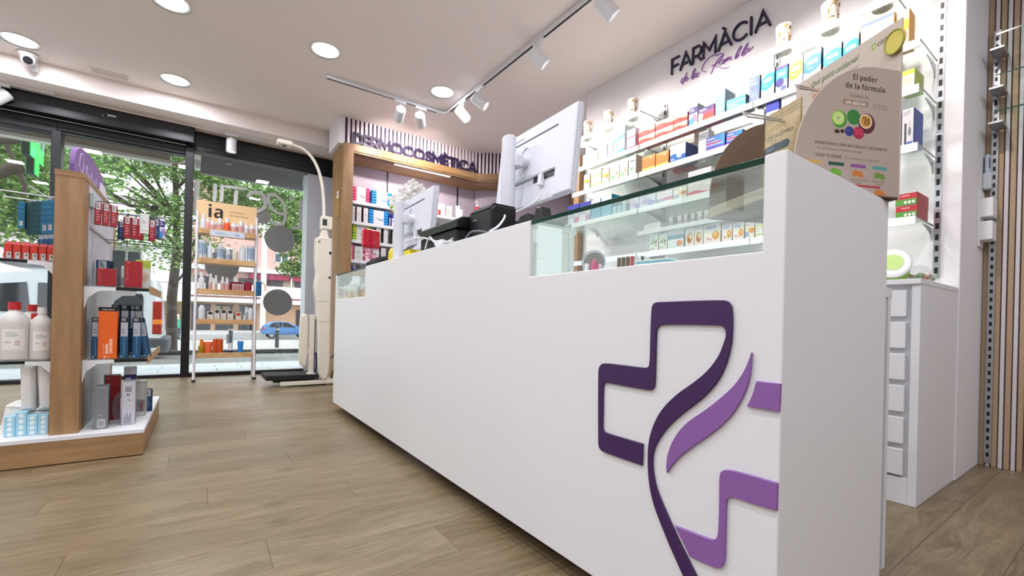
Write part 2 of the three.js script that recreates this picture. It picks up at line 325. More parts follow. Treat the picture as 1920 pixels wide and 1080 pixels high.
// ---------------------------------------------------------------- sales counter
const CX = 0.78;                                                  // plane of its front
{
  const c = thing('sales_counter', 'long white sales counter with a purple cross emblem and glass display cases', 'counter');
  const front = extrude([[-3.283, 0.055], [-0.344, 0.055], [-0.344, 0.95], [-0.38, 0.95], [-0.38, 0.787], [-1.034, 0.787], [-1.034, 0.95], [-2.6, 0.95], [-2.6, 0.775], [-3.262, 0.775], [-3.262, 0.945], [-3.283, 0.945]], 0.02, 0.0015);
  front.rotateY(WALLWARD).translate(CX + 0.02, 0, 0);
  part(c, 'front_panel', boxUV(front), MAT.counter);
  part(c, 'end_panel', bx(CX + 0.0005, 1.273, 0.055, 0.9495, -0.38, -0.3445, 0.0015), MAT.counter);
  part(c, 'end_panel', bx(CX + 0.02, 1.273, 0.055, 0.945, -3.283, -3.262, 0.0015), MAT.counter);
  part(c, 'ledge_top', extrude([[0.8, 1.034], [0.96, 1.034], [0.96, 1.42], [1.272, 1.42], [1.272, 2.6], [0.8, 2.6]], 0.0195, 0.0015).rotateX(-Math.PI / 2).translate(0, 0.93, 0), MAT.counter);
  part(c, 'ledge_back', [bx(0.91, 0.93, 0.765, 0.93, -2.58, -1.054), bx(CX + 0.02, 0.93, 0.765, 0.93, -1.054, -1.034), bx(CX + 0.02, 0.93, 0.765, 0.93, -2.6, -2.58), bx(1.25, 1.27, 0.765, 0.93, -2.6, -2.4), bx(1.25, 1.27, 0.765, 0.93, -1.9, -1.7)], MAT.counter);
  part(c, 'worktop', bx(CX + 0.02, 1.45, 0.74, 0.765, -3.262, -0.38, 0.002), MAT.white);
  part(c, 'plinth', bx(CX + 0.2, 1.4, 0, 0.056, -3.15, -0.46), M(0x4a3a2c, 0.7));
  part(c, 'back_panel', bx(1.42, 1.44, 0.056, 0.74, -3.262, -0.38), MAT.white);
  for (const [z0, z1, y0, n] of [[-1.034, -0.38, 0.787, 0], [-3.262, -2.6, 0.775, 1]]) {
    part(c, 'case_floor', bx(CX + 0.02, 1.25, 0.766, y0 - 0.0005, z0, z1), MAT.white);
    part(c, 'glass_front', bx(CX + 0.006, CX + 0.012, y0, 0.9375, z0 + 0.003, z1 - 0.003), MAT.shelfGlass);
    part(c, 'glass_top', bx(CX + 0.004, 1.26, 0.939, 0.947, z0 + 0.003, z1 - 0.003), MAT.shelfGlass);
    part(c, 'glass_edge', bx(CX + 0.0015, CX + 0.0055, 0.9375, 0.9488, z0 + 0.002, z1 - 0.002, 0.001), MAT.glassEdge);
  }
  part(c, 'case_divider', bx(0.93, 0.94, 0.787, 0.935, -1.045, -1.02), MAT.whiteGloss);
  // emblem, cut from 6 mm sheet
  const dark = [[-.614, .405], [-.614, .405], [-.614, .359], [-.614, .359], [-.66, .359], [-.715, .359], [-.733, .361], [-.741, .369], [-.742, .389], [-.745, .464], [-.747, .537], [-.746, .553], [-.738, .563], [-.722, .566], [-.659, .566], [-.619, .566], [-.606, .567], [-.601, .575], [-.601, .612], [-.601, .657], [-.6, .688], [-.598, .7], [-.589, .705], [-.573, .705], [-.507, .706], [-.451, .706], [-.437, .705], [-.429, .697], [-.427, .684], [-.426, .668], [-.426, .646], [-.427, .627], [-.434, .593], [-.449, .559], [-.476, .525], [-.512, .494], [-.545, .463], [-.569, .432], [-.584, .405], [-.589, .377], [-.586, .352], [-.577, .321], [-.558, .291], [-.54, .264], [-.518, .232], [-.497, .206], [-.459, .157], [-.459, .157], [-.487, .143], [-.487, .143], [-.51, .174], [-.538, .213], [-.562, .251], [-.583, .287], [-.595, .324], [-.6, .365], [-.6, .401], [-.596, .427], [-.585, .458], [-.567, .489], [-.534, .523], [-.502, .547], [-.472, .573], [-.45, .603], [-.441, .628], [-.437, .641], [-.438, .652], [-.444, .659], [-.454, .66], [-.506, .66], [-.565, .659], [-.579, .657], [-.586, .65], [-.587, .635], [-.587, .59], [-.587, .544], [-.588, .529], [-.595, .521], [-.607, .52], [-.657, .52], [-.71, .521], [-.725, .521], [-.731, .514], [-.731, .491], [-.73, .448], [-.73, .419], [-.728, .408], [-.718, .405], [-.669, .405]];
  const leaf = [[-.391, .615], [-.391, .615], [-.401, .585], [-.419, .555], [-.446, .527], [-.474, .501], [-.512, .471], [-.537, .438], [-.551, .405], [-.555, .378], [-.553, .361], [-.553, .361], [-.533, .392], [-.507, .419], [-.469, .452], [-.442, .478], [-.42, .505], [-.404, .536], [-.394, .565], [-.391, .588]];
  const stub = [[-.382, .567], [-.382, .567], [-.343, .568], [-.343, .568], [-.344, .522], [-.344, .522], [-.397, .522], [-.397, .522], [-.388, .541]];
  const bolt = [[-.344, .406], [-.344, .406], [-.383, .406], [-.421, .405], [-.434, .402], [-.441, .396], [-.443, .385], [-.442, .342], [-.442, .298], [-.443, .281], [-.447, .272], [-.454, .268], [-.484, .266], [-.532, .264], [-.532, .264], [-.517, .245], [-.497, .218], [-.497, .218], [-.456, .22], [-.443, .221], [-.433, .228], [-.429, .24], [-.429, .256], [-.429, .303], [-.429, .342], [-.428, .352], [-.42, .358], [-.405, .359], [-.373, .359], [-.344, .361], [-.344, .361]];
  const emb = new THREE.Group(); emb.name = 'emblem'; c.add(emb);
  const cut = (pts, m, n) => part(emb, n, extrude(chaikin(pts, 2), 0.006, 0.0008).rotateY(WALLWARD).translate(CX - 0.0001, 0, 0), m);
  cut(dark, MAT.purple, 'cross_ribbon'); cut(leaf, MAT.lilac, 'leaf'); cut(stub, MAT.lilac, 'arm_stub'); cut(bolt, MAT.lilac, 'lower_arm');
}

// ---------------------------------------------------------------- printed cartons: one sheet holds the fronts and side colours of every kind
const CELLS = new Map(), atlas = document.createElement('canvas'); atlas.width = atlas.height = 2048;
const ag = atlas.getContext('2d');
function cell(name, side, top, draw) {
  const i = CELLS.size, cx = (i % 8) * 256, cy = Math.floor(i / 8) * 256;
  ag.save(); ag.beginPath(); ag.rect(cx, cy, 256, 256); ag.clip(); ag.translate(cx, cy);
  ag.fillStyle = side; ag.fillRect(0, 206, 128, 50); ag.fillStyle = top; ag.fillRect(128, 206, 128, 50);
  draw(ag); ag.restore(); CELLS.set(name, [cx, cy]);
}
const R_ = (g, c, x, y, w, h) => { g.fillStyle = c; g.fillRect(x, y, w, h); };
const bars = (g, c, x, y, w, n, h = 6, gap = 13) => { g.fillStyle = c; for (let i = 0; i < n; i++) g.fillRect(x, y + i * gap, w * (0.65 + 0.35 * ((i * 7) % 5) / 4), h); };
const T_ = (g, s, c, x, y, font, rot = 0) => { g.save(); g.translate(x, y); g.rotate(rot); g.fillStyle = c; g.font = font; g.fillText(s, 0, 0); g.restore(); };
const oval = (g, c, x, y, rx, ry, rot = 0) => { g.fillStyle = c; g.beginPath(); g.ellipse(x, y, rx, ry, rot, 0, 7); g.fill(); };
const bg = (g, c) => R_(g, c, 0, 0, 256, 208);
const waveBand = (g, c, y0, a, h) => { g.fillStyle = c; g.beginPath(); g.moveTo(0, y0); for (let x = 0; x <= 256; x += 8) g.lineTo(x, y0 - a * Math.sin(x / 256 * Math.PI * 1.6)); g.lineTo(256, y0 + h); g.lineTo(0, y0 + h); g.fill(); };
cell('red', '#c8423a', '#e9d9cf', (g) => { bg(g, '#f5efe9'); waveBand(g, '#f0b45a', 92, 22, 40); waveBand(g, '#cf2a22', 108, 24, 110); oval(g, '#c93232', 30, 62, 13, 13); bars(g, '#8aa0b8', 52, 54, 120, 2); bars(g, '#f3b9a9', 60, 165, 90, 1); });
cell('lime', '#dfe6b0', '#f1f1ea', (g) => { bg(g, '#f4f4ec'); R_(g, '#b9d057', 0, 120, 256, 26); bars(g, '#93a45e', 40, 50, 150, 2); bars(g, '#c9a76a', 20, 160, 100, 2); });
cell('white', '#e7e7e2', '#f1f0ec', (g) => { bg(g, '#f3f2ee'); bars(g, '#b6b1a8', 40, 70, 140, 3); R_(g, '#d9c7a8', 0, 170, 256, 8); });
cell('teal', '#cfe9ea', '#bfe4ee', (g) => { bg(g, '#f4f6f3'); R_(g, '#9fdcec', 0, 0, 256, 40); oval(g, '#d8d5a8', 120, 92, 46, 34); oval(g, '#f0ead0', 120, 92, 26, 20); g.fillStyle = '#28b4b8'; g.beginPath(); g.moveTo(0, 190); g.lineTo(256, 140); g.lineTo(256, 175); g.lineTo(0, 208); g.fill(); });
cell('pink', '#f0c5d6', '#f6eef0', (g) => { bg(g, '#f6f1f1'); R_(g, '#e58fb3', 0, 14, 256, 10); bars(g, '#d9b5a4', 50, 60, 120, 3); R_(g, '#c92f86', 0, 160, 256, 22); });
cell('violetblue', '#8a8f9a', '#b9b3c9', (g) => { bg(g, '#f0eef6'); R_(g, '#3b2f7d', 0, 30, 256, 60); bars(g, '#e8e4ff', 30, 42, 170, 2, 8, 18); oval(g, '#c57fdc', 170, 140, 70, 40); oval(g, '#3d9be0', 70, 175, 80, 44); });
cell('violetred', '#dd3f72', '#4a2f86', (g) => { bg(g, '#e2376f'); R_(g, '#35227a', 0, 0, 256, 70); bars(g, '#efe9ff', 20, 22, 150, 2, 9, 20); oval(g, '#f4eef2', 40, 130, 46, 60); oval(g, '#f0452f', 160, 150, 90, 50); R_(g, '#f2b0c4', 0, 190, 256, 18); });
cell('paleblue', '#557f8e', '#5d7a88', (g) => { bg(g, '#79b3cb'); bars(g, '#f2fafc', 40, 24, 150, 2); g.strokeStyle = '#dff1f7'; g.lineWidth = 5; for (let i = 0; i < 5; i++) { g.beginPath(); g.arc(70 + i * 30, 130 + (i % 2) * 30, 30, 0, 5); g.stroke(); } oval(g, '#e06a70', 215, 190, 14, 8); });
cell('skybox', '#2f5568', '#47697a', (g) => { bg(g, '#4fa3c2'); R_(g, '#dcecf2', 0, 70, 256, 14); bars(g, '#ffffff', 30, 110, 170, 2, 12, 26); R_(g, '#a8d7e6', 0, 170, 256, 38); });
cell('slate', '#27324d', '#aeb6c8', (g) => { bg(g, '#5f779c'); bars(g, '#f0f3f8', 30, 22, 190, 2, 12, 30); g.strokeStyle = '#b6c3d8'; g.lineWidth = 4; for (let i = 0; i < 6; i++) { g.beginPath(); g.arc(60 + i * 28, 130 + (i % 3) * 16, 26, 0, 5); g.stroke(); } });
const cinfa = (name, c, dark, side) => cell(name, side, '#f1f1ef', (g) => { bg(g, '#f3f4f3'); oval(g, c, 128, 92, 150, 58, -0.12); T_(g, 'cinfatós', '#ffffff', 40, 100, 'bold 44px sans-serif', -0.06); bars(g, dark, 60, 118, 130, 1); bars(g, '#c7cdd2', 40, 172, 130, 2); });
cinfa('cinfaCyan', '#19a9e2', '#bfe6f7', '#18324f'); cinfa('cinfaLime', '#b5d32f', '#eaf3bf', '#e2e6d4'); cinfa('cinfaTeal', '#1f86a8', '#bfe3ee', '#14366e');
cell('cinfaBlue', '#2b2f7c', '#e3e6ef', (g) => { bg(g, '#f0f2f6'); R_(g, '#2a9adf', 0, 20, 256, 96); R_(g, '#4a3a92', 0, 6, 256, 20); T_(g, 'cinfatós', '#e9f6ff', 40, 78, 'bold 42px sans-serif'); oval(g, '#3b2f86', 90, 130, 90, 34); oval(g, '#4d62c4', 170, 182, 60, 22); });
cell('fruit', '#d7a640', '#f4e9d5', (g) => { bg(g, '#f2f0ef'); oval(g, '#f5c13a', 60, 175, 120, 50); oval(g, '#e4562f', 180, 180, 60, 40); bars(g, '#9aa7d0', 60, 60, 130, 2); R_(g, '#7d8fe0', 0, 0, 256, 22); });
cell('sun', '#e9a21c', '#f2dfb2', (g) => { bg(g, '#f8e3b0'); R_(g, '#f2b327', 0, 60, 256, 60); oval(g, '#e2602b', 150, 150, 60, 36); oval(g, '#f6d94c', 60, 170, 60, 40); bars(g, '#ffffff', 40, 24, 140, 2); });
cell('orange', '#b85a1e', '#d98a44', (g) => { bg(g, '#ee8328'); R_(g, '#f6a85c', 0, 0, 256, 34); bars(g, '#ffd9b0', 150, 40, 80, 1, 14); R_(g, '#f4cf56', 0, 160, 256, 48); R_(g, '#7a3d16', 0, 154, 256, 6); });
cell('bluewhite', '#0d3f80', '#e6ebf0', (g) => { bg(g, '#f3f5f7'); bars(g, '#aab9c9', 30, 30, 150, 2); waveBand(g, '#1264b5', 120, 14, 90); oval(g, '#f4f6f7', 150, 130, 44, 34, 0.4); bars(g, '#d9e8f6', 20, 160, 70, 2); T_(g, '12', '#1a2c55', 146, 142, 'bold 30px sans-serif'); });
cell('stripes', '#1d2f86', '#3a4bb0', (g) => { const q = g.createLinearGradient(0, 0, 256, 0); q.addColorStop(0, '#4a4db2'); q.addColorStop(1, '#2e9be2'); g.fillStyle = q; g.fillRect(0, 0, 256, 208); R_(g, '#f6c64a', 10, 80, 160, 8); R_(g, '#e3304e', 10, 102, 200, 14); R_(g, '#f4f4fa', 10, 126, 220, 8); R_(g, '#5a3fb2', 0, 160, 256, 48); bars(g, '#ffffff', 20, 34, 150, 1, 12); });
cell('greenwhite', '#d5e3d0', '#f0f2ec', (g) => { bg(g, '#f0f3ea'); R_(g, '#c9e2bd', 0, 120, 256, 88); oval(g, '#e7a48c', 190, 110, 34, 24); oval(g, '#8cc59a', 90, 150, 44, 26); bars(g, '#9ab08e', 40, 40, 130, 2); });
cell('mint', '#c9c3ae', '#eef2ee', (g) => { bg(g, '#dfeede'); R_(g, '#f3f5f2', 0, 0, 256, 50); R_(g, '#4d5560', 40, 52, 170, 10); for (let i = 0; i < 3; i++) oval(g, '#6dbb72', 90 + i * 30, 130 + (i % 2) * 20, 24, 14, i); });
cell('yellow', '#e6d9a6', '#f2f0e6', (g) => { bg(g, '#f4f1e8'); R_(g, '#f1cf3f', 0, 70, 256, 40); oval(g, '#e8824c', 180, 110, 50, 22); bars(g, '#c79f8c', 40, 150, 140, 2); });
cell('gelo', '#efe4e4', '#f5f1ef', (g) => { bg(g, '#f4f0ee'); T_(g, 'Gelocatil', '#c2506a', 16, 62, '40px serif'); R_(g, '#e7a4a9', 0, 76, 256, 4); waveBand(g, '#e8546a', 150, 20, 30); bars(g, '#f6b8bd', 20, 180, 200, 1); });
cell('sand', '#e6dfce', '#f0ece2', (g) => { bg(g, '#f1ede2'); R_(g, '#efc66a', 90, 70, 166, 60); oval(g, '#e39b50', 190, 110, 60, 30); R_(g, '#9cb4d4', 0, 120, 110, 60); bars(g, '#c4a78c', 20, 30, 140, 2); });
cell('magenta', '#e9c3d3', '#f3eaee', (g) => { bg(g, '#f2ebee'); R_(g, '#d55a96', 110, 110, 146, 60); R_(g, '#7f97cc', 0, 120, 110, 60); bars(g, '#d28a9f', 20, 40, 180, 2); });
cell('pinkwhite', '#e7d9dc', '#f4eef0', (g) => { bg(g, '#f5f1f2'); bars(g, '#bba9b0', 40, 50, 130, 2); R_(g, '#e8408f', 0, 130, 256, 78); });
cell('tealrow', '#5fb0bd', '#bcdfe4', (g) => { bg(g, '#8fd0d8'); R_(g, '#eaf5f4', 120, 20, 36, 170); R_(g, '#3f7f93', 176, 20, 26, 170); R_(g, '#4a5f9e', 60, 20, 22, 170); });
cell('lavender', '#7f86b8', '#cfd2e6', (g) => { bg(g, '#dfe0ee'); oval(g, '#b79bd0', 110, 110, 90, 50); oval(g, '#6f8fcf', 190, 150, 60, 40); bars(g, '#6c6fae', 30, 24, 150, 2); });
cell('cyanlid', '#1f9fc4', '#39b6da', (g) => { bg(g, '#e9f4f6'); R_(g, '#25aad0', 0, 90, 256, 118); bars(g, '#8ac7da', 40, 40, 130, 2); });
cell('bluetop', '#2a37a0', '#2f3fb0', (g) => { bg(g, '#e8eaf4'); R_(g, '#2d3cab', 0, 0, 256, 70); bars(g, '#6c78c4', 30, 100, 160, 3); R_(g, '#c45a9a', 150, 140, 106, 68); });
cell('food', '#e4ddd0', '#f1eee6', (g) => { bg(g, '#f2eee6'); R_(g, '#9fc7d6', 0, 0, 256, 50); oval(g, '#c79a5c', 128, 130, 80, 50); oval(g, '#f0ddb4', 150, 118, 34, 22); oval(g, '#8a4a2f', 100, 146, 24, 16); });
cell('porridge', '#e9e1d2', '#f4f0e8', (g) => { bg(g, '#f3efe7'); R_(g, '#a9b3d8', 40, 20, 150, 40); oval(g, '#e2a446', 186, 120, 52, 46); oval(g, '#f2cf7c', 180, 110, 24, 20); oval(g, '#d98f8a', 70, 150, 16, 14); oval(g, '#d98f8a', 110, 160, 14, 12); });
cell('herb', '#dfe6da', '#eff2ec', (g) => { bg(g, '#e9efe6'); oval(g, '#8fb78c', 90, 90, 60, 22, -0.5); oval(g, '#b9cfb0', 170, 120, 60, 22, 0.4); oval(g, '#8a5a3c', 190, 90, 26, 18); bars(g, '#9aa89a', 30, 160, 160, 2); });
cell('seafood', '#cfe0e2', '#e6eff0', (g) => { bg(g, '#dfecec'); R_(g, '#5d9fb0', 0, 50, 256, 50); oval(g, '#e2a27c', 190, 150, 50, 34); bars(g, '#f2f2ea', 30, 120, 120, 3); });
cell('greybox', '#b3b3b0', '#dedcd6', (g) => { bg(g, '#e7e4de'); R_(g, '#9a9aa4', 0, 110, 256, 70); bars(g, '#c3bfb8', 30, 40, 150, 2); oval(g, '#a8605a', 190, 150, 24, 30); });
cell('redgreen', '#b9222c', '#c8c8c4', (g) => { bg(g, '#f0f0ec'); R_(g, '#c8323a', 0, 0, 256, 104); bars(g, '#f6dada', 70, 40, 150, 1, 12); R_(g, '#5aa83e', 0, 104, 256, 104); for (let i = 0; i < 3; i++) oval(g, '#f1f5ec', 120 + i * 46, 156, 18, 26); });
cell('nebuliser', '#2346a8', '#cdd3de', (g) => { bg(g, '#dcdad8'); T_(g, 'nebulizer', '#5a6270', 30, 40, 'italic 36px sans-serif', -0.05); R_(g, '#2d2a33', 60, 80, 44, 120); oval(g, '#7a828a', 170, 130, 34, 24); R_(g, '#7a828a', 164, 70, 12, 50); R_(g, '#3a55b4', 110, 186, 120, 22); });
cell('limebox', '#a9c23c', '#d8e29a', (g) => { bg(g, '#f2f1e6'); R_(g, '#c6d94a', 0, 0, 256, 60); oval(g, '#e8c9b0', 150, 120, 70, 34); bars(g, '#c8cf9e', 30, 150, 120, 2); });
const pack = (name, c, dark) => cell(name, c, c, (g) => { bg(g, '#f4f0f2'); for (const x of [0, 196]) { R_(g, c, x, 0, 60, 208); for (let y = 12; y < 208; y += 34) R_(g, dark, x, y, 60, 7); } oval(g, dark, 150, 120, 40, 22, 0.3); oval(g, '#f4f0f2', 150, 112, 34, 18, 0.3); bars(g, '#d9cfd6', 84, 40, 90, 2); });
pack('packPink', '#e83e77', '#c22a60'); pack('packBlue', '#1f9be0', '#1277bd'); pack('packLime', '#b7d832', '#93b41f');
cell('vred', '#e9dfe0', '#f4f1ef', (g) => { bg(g, '#f4efee'); bars(g, '#c9bfc0', 40, 30, 150, 2); R_(g, '#d3282f', 20, 110, 120, 90); T_(g, 'V', '#ffffff', 58, 172, 'bold 56px sans-serif'); R_(g, '#e6cfcf', 176, 20, 10, 170); });
cell('drops', '#8a1f2b', '#b8323c', (g) => { bg(g, '#c63440'); for (let i = 0; i < 14; i++) oval(g, '#f3dcdc', (i * 61) % 240 + 8, (i * 97) % 190 + 10, 14, 12); });
cell('maroonstripe', '#5a2038', '#efeaea', (g) => { bg(g, '#f3efee'); bars(g, '#cbb9c0', 60, 80, 130, 3); });
cell('greenstripe', '#2c4a2a', '#eef0ea', (g) => { bg(g, '#f1f2ee'); bars(g, '#b9c8b4', 60, 80, 130, 3); });
cell('farma', '#1b4766', '#15181c', (g) => { bg(g, '#1d5a86'); R_(g, '#15181c', 0, 0, 256, 24); T_(g, 'FARMALASTIC', '#dfe6ea', 40, 19, 'bold 20px sans-serif'); R_(g, '#c9cdd2', 24, 26, 208, 70); bars(g, '#8b929a', 40, 60, 150, 2, 6, 14); T_(g, 'MEDIAS', '#9fc0d6', 140, 190, 'bold 34px sans-serif', -Math.PI / 2); bars(g, '#9fc0d6', 30, 192, 90, 1, 8); });
cell('tights', '#2a6a86', '#1b4a5e', (g) => { bg(g, '#1f7fa8'); for (let i = 0; i < 5; i++) R_(g, '#1a6688', 0, 20 + i * 34, 256, 10); R_(g, '#e6e6e0', 60, 150, 120, 34); bars(g, '#6a6a6a', 70, 158, 90, 2, 5, 10); });
cell('tealdark', '#164f52', '#1b5a5c', (g) => { bg(g, '#17585c'); for (let i = 0; i < 5; i++) R_(g, '#124a4e', 0, 20 + i * 34, 256, 10); R_(g, '#1f6f7c', 170, 30, 50, 160); });
cell('orangered', '#c83a2a', '#d4493a', (g) => { bg(g, '#e2412e'); R_(g, '#d9d2cc', 80, 110, 176, 98); R_(g, '#7a6a6a', 140, 128, 60, 30); });
cell('bandred', '#8e1a24', '#c8c2c2', (g) => { bg(g, '#b5222d'); R_(g, '#ece8e6', 50, 8, 150, 60); bars(g, '#3a3a3a', 70, 18, 100, 3, 7, 14); bars(g, '#e6b9bb', 60, 86, 130, 4, 8, 24); });
cell('bandblue', '#14284e', '#1d3a66', (g) => { bg(g, '#1d3e70'); R_(g, '#dfe3e8', 50, 8, 150, 60); bars(g, '#3a3a3a', 70, 18, 100, 3, 7, 14); bars(g, '#8fb0d6', 60, 86, 130, 4, 8, 24); });
cell('greycarton', '#7d7f84', '#8d9096', (g) => { bg(g, '#8f9196'); R_(g, '#dcdcdc', 60, 158, 140, 40); for (let i = 0; i < 16; i++) R_(g, '#333', 76 + i * 7, 164, 3, 28); bars(g, '#b6b8bc', 60, 134, 100, 1, 5); });
cell('whitecarton', '#9c9aa4', '#d6d4d8', (g) => { bg(g, '#dedbe4'); for (let i = 0; i < 20; i++) R_(g, '#4a4a50', 60 + i * 6, 22, 3, 26); bars(g, '#5a5a60', 90, 58, 80, 1, 7); bars(g, '#8a8a90', 120, 84, 60, 1, 5); for (let i = 0; i < 9; i++) R_(g, '#8d8a96', 40 + i * 16, 170 - (i * 37 % 30), 10, 30 + (i * 37 % 30)); });
cell('redglove', '#8d8d88', '#9a3a3a', (g) => { bg(g, '#b3212b'); bars(g, '#e3a9ab', 40, 12, 60, 1, 6); g.strokeStyle = '#dd7f84'; g.lineWidth = 4; for (let i = 0; i < 3; i++) { g.beginPath(); g.arc(44, 60 + i * 40, 12, 0, 7); g.stroke(); } });
const stripe = (name, c) => cell(name, c, c, (g) => { bg(g, '#e9ecec'); for (let x = 0; x < 256; x += 28) R_(g, c, x, 30, 14, 150); R_(g, '#f2f2f0', 30, 140, 90, 40); });
stripe('stripeBlue', '#2f86bd'); stripe('stripeOrange', '#e8623a'); stripe('stripeAmber', '#d9782f');
cell('blacktop', '#ece6da', '#efeae0', (g) => { bg(g, '#efe9df'); R_(g, '#1d1c20', 40, 10, 176, 46); bars(g, '#8a8478', 50, 110, 120, 2, 7, 22); });
cell('redtop', '#ece6da', '#efeae0', (g) => { bg(g, '#f1ece4'); R_(g, '#e0452e', 30, 14, 190, 60); bars(g, '#c98a7a', 60, 120, 110, 2, 7, 22); });
cell('sunlotion', '#b4491a', '#c8642a', (g) => { bg(g, '#d8561c'); bars(g, '#f7d9c2', 50, 60, 140, 2, 12, 30); R_(g, '#f0a05a', 60, 130, 60, 24); });
const atlasTex = new THREE.CanvasTexture(atlas); atlasTex.colorSpace = THREE.SRGBColorSpace; atlasTex.magFilter = THREE.LinearFilter;
const PRINT = M(0xe4e4e4, 0.45, { map: atlasTex });
const cellUV = (name, u, v) => { const [cx, cy] = CELLS.get(name); return [(cx + 2 + u * 252) / 2048, 1 - (cy + 2 + (1 - v) * 203) / 2048]; };
const sideUV = (name, top) => { const [cx, cy] = CELLS.get(name); return [(cx + (top ? 192 : 64)) / 2048, 1 - (cy + 231) / 2048]; };
function carton(w, h, d, name, back = false) {                    // standing on y = 0, printed front at +z, edges slightly rounded
  const g = extrude([[-w / 2, 0], [w / 2, 0], [w / 2, h], [-w / 2, h]], d, Math.min(0.0014, w * 0.05)).translate(0, 0, -d / 2);
  const p = g.attributes.position, n = g.attributes.normal, uv = new Float32Array(p.count * 2);
  for (let i = 0; i < p.count; i++) {
    const q = n.getZ(i) > 0.9 || (back && n.getZ(i) < -0.9) ? cellUV(name, p.getX(i) / w + 0.5, p.getY(i) / h) : sideUV(name, n.getY(i) > 0.6);
    uv[2 * i] = q[0]; uv[2 * i + 1] = q[1];
  }
  g.setAttribute('uv', new THREE.BufferAttribute(uv, 2));
  return g;
}
function wrap(g, name) { const uv = g.attributes.uv; for (let i = 0; i < uv.count; i++) { const q = cellUV(name, 1 - Math.abs(((uv.getX(i) * 2.5) % 2) - 1), uv.getY(i)); uv.setXY(i, q[0], q[1]); } return g; }
function wrapOnce(g, name) { g = g.toNonIndexed(); const uv = g.attributes.uv; for (let i = 0; i < uv.count; i++) { const q = cellUV(name, uv.getX(i), uv.getY(i)); uv.setXY(i, q[0], q[1]); } return g; }

// ---------------------------------------------------------------- wall shelves behind the counter
const FX = 2.461;                                                  // front line of the goods
{
  const lipM = M(0xeef0f4, 0.35), rail = (z, y0, y1, label) => {
    const t = thing('shelf_rail', label, 'rail', [2.74, 0, z]);
    part(t, 'channel', bx(-0.012, 0, y0, y1, -0.012, 0.012), MAT.steel);
    const gs = []; for (let y = y0 + 0.02; y < y1 - 0.02; y += 0.05) gs.push(bx(-0.0135, -0.01, y, y + 0.026, -0.006, 0.006));
    part(t, 'slots', gs, MAT.black).userData.kind = 'stuff';
  };
  rail(-0.562, 0.9, 2.6, 'slotted shelf rail on the white wall beside the slatted wall');
  rail(-1.27, 0.9, 2.25, 'slotted shelf rail between the second and third shelf bays');
  rail(-2.035, 0.9, 2.25, 'slotted shelf rail between the first and second shelf bays');
  function shelf(z0, z1, y, label, lipH = 0.033) {
    const t = thing('wall_shelf', label, 'shelf', [0, y, 0]);
    part(t, 'lip', bx(2.45, 2.456, -lipH, 0.003, z0, z1, 0.0015), lipM);
    part(t, 'board', bx(2.457, 2.712, -0.006, 0, z0, z1), MAT.shelfGlass);
    part(t, 'board_edge', bx(2.456, 2.712, -0.0062, 0.0002, z1 - 0.001, z1 + 0.0012), M(0x5d6b68, 0.2));
    for (const z of [z0 + 0.012, z1 - 0.012]) part(t, 'bracket', extrude([[2.6, -0.007], [2.74, -0.007], [2.74, -0.07], [2.72, -0.04], [2.66, -0.02]], 0.004).translate(0, 0, z - 0.002), MAT.steel);
  }
  const bays = [[-2.7, -2.04, 'window-end bay'], [-2.03, -1.265, 'middle bay'], [-1.26, -0.572, 'drawer-end bay']];
  const levels = [[1.884, 'second glass shelf from the top'], [1.692, 'third glass shelf from the top'], [1.447, 'fourth glass shelf from the top'], [1.138, 'lowest glass shelf']];
  shelf(-2.7, -2.035, 2.124, 'top glass shelf carrying ceramic jars, window-end bay'); shelf(-1.255, -0.66, 2.124, 'top glass shelf carrying ceramic jars, drawer-end bay');
  for (const [y, n] of levels) for (const [z0, z1, b] of bays) shelf(z0, z1, y, 'white-lipped ' + n + ' behind the counter, ' + b);
  shelf(-2.03, -1.265, 1.285, 'narrow glass shelf between the two lowest shelves, middle bay', 0.024);
  // white back board leaning behind the goods of the middle bay
  const panel = thing('back_board', 'white upright board behind the red cartons under the wall sign', 'board');
  part(panel, 'board', bx(2.726, 2.738, 1.9, 2.3, -2.01, -1.29, 0.002), MAT.whiteGloss);
}
// a carton on a shelf: kind, where it stands (z0 to z1), the height of its top, how many are stacked
const WHERE = { B: [1.885, 'on upper goods shelf'], C: [1.693, 'on second goods shelf'], D: [1.448, 'on third goods shelf'], E: [1.139, 'on lowest wall shelf'], F: [1.286, 'on narrow shelf'], W: [0.766, 'on the low worktop'] };
const DESC = {
  red: 'white carton with red wave', lime: 'white carton with lime green band', white: 'plain white medicine carton', teal: 'white carton with teal diagonal band', pink: 'white carton with magenta band',
  violetblue: 'lilac carton with violet header', violetred: 'crimson carton with dark violet top', paleblue: 'tall pale blue bubble carton', skybox: 'flat sky blue carton',
  slate: 'slate blue upright carton', cinfaCyan: 'cinfatós carton with cyan oval', cinfaLime: 'cinfatós carton with lime oval', cinfaTeal: 'cinfatós carton with teal oval', cinfaBlue: 'blue and violet cinfatós carton',
  fruit: 'white carton with fruit print', sun: 'tall yellow fruit carton', orange: 'orange carton with yellow foot', bluewhite: 'white and blue carton marked 12', stripes: 'blue carton with red stripes',
  greenwhite: 'pale green carton with salmon spot', mint: 'tall mint carton with green leaves', yellow: 'white carton with yellow band', gelo: 'long white Gelocatil carton', sand: 'cream carton with amber picture', magenta: 'white carton with magenta block',
  pinkwhite: 'white carton with bright pink foot', tealrow: 'turquoise carton with upright stripes', lavender: 'lavender carton with violet oval', cyanlid: 'carton with bright cyan lower half', bluetop: 'carton with dark blue top', food: 'carton with food bowl picture',
  porridge: 'cream carton with golden cereal', herb: 'pale carton with green leaves', seafood: 'blue-grey carton with salmon spot', greybox: 'small grey and white carton', redgreen: 'flat red and green carton', nebuliser: 'nebulizer carton with blue side', limebox: 'lime and white carton',
};
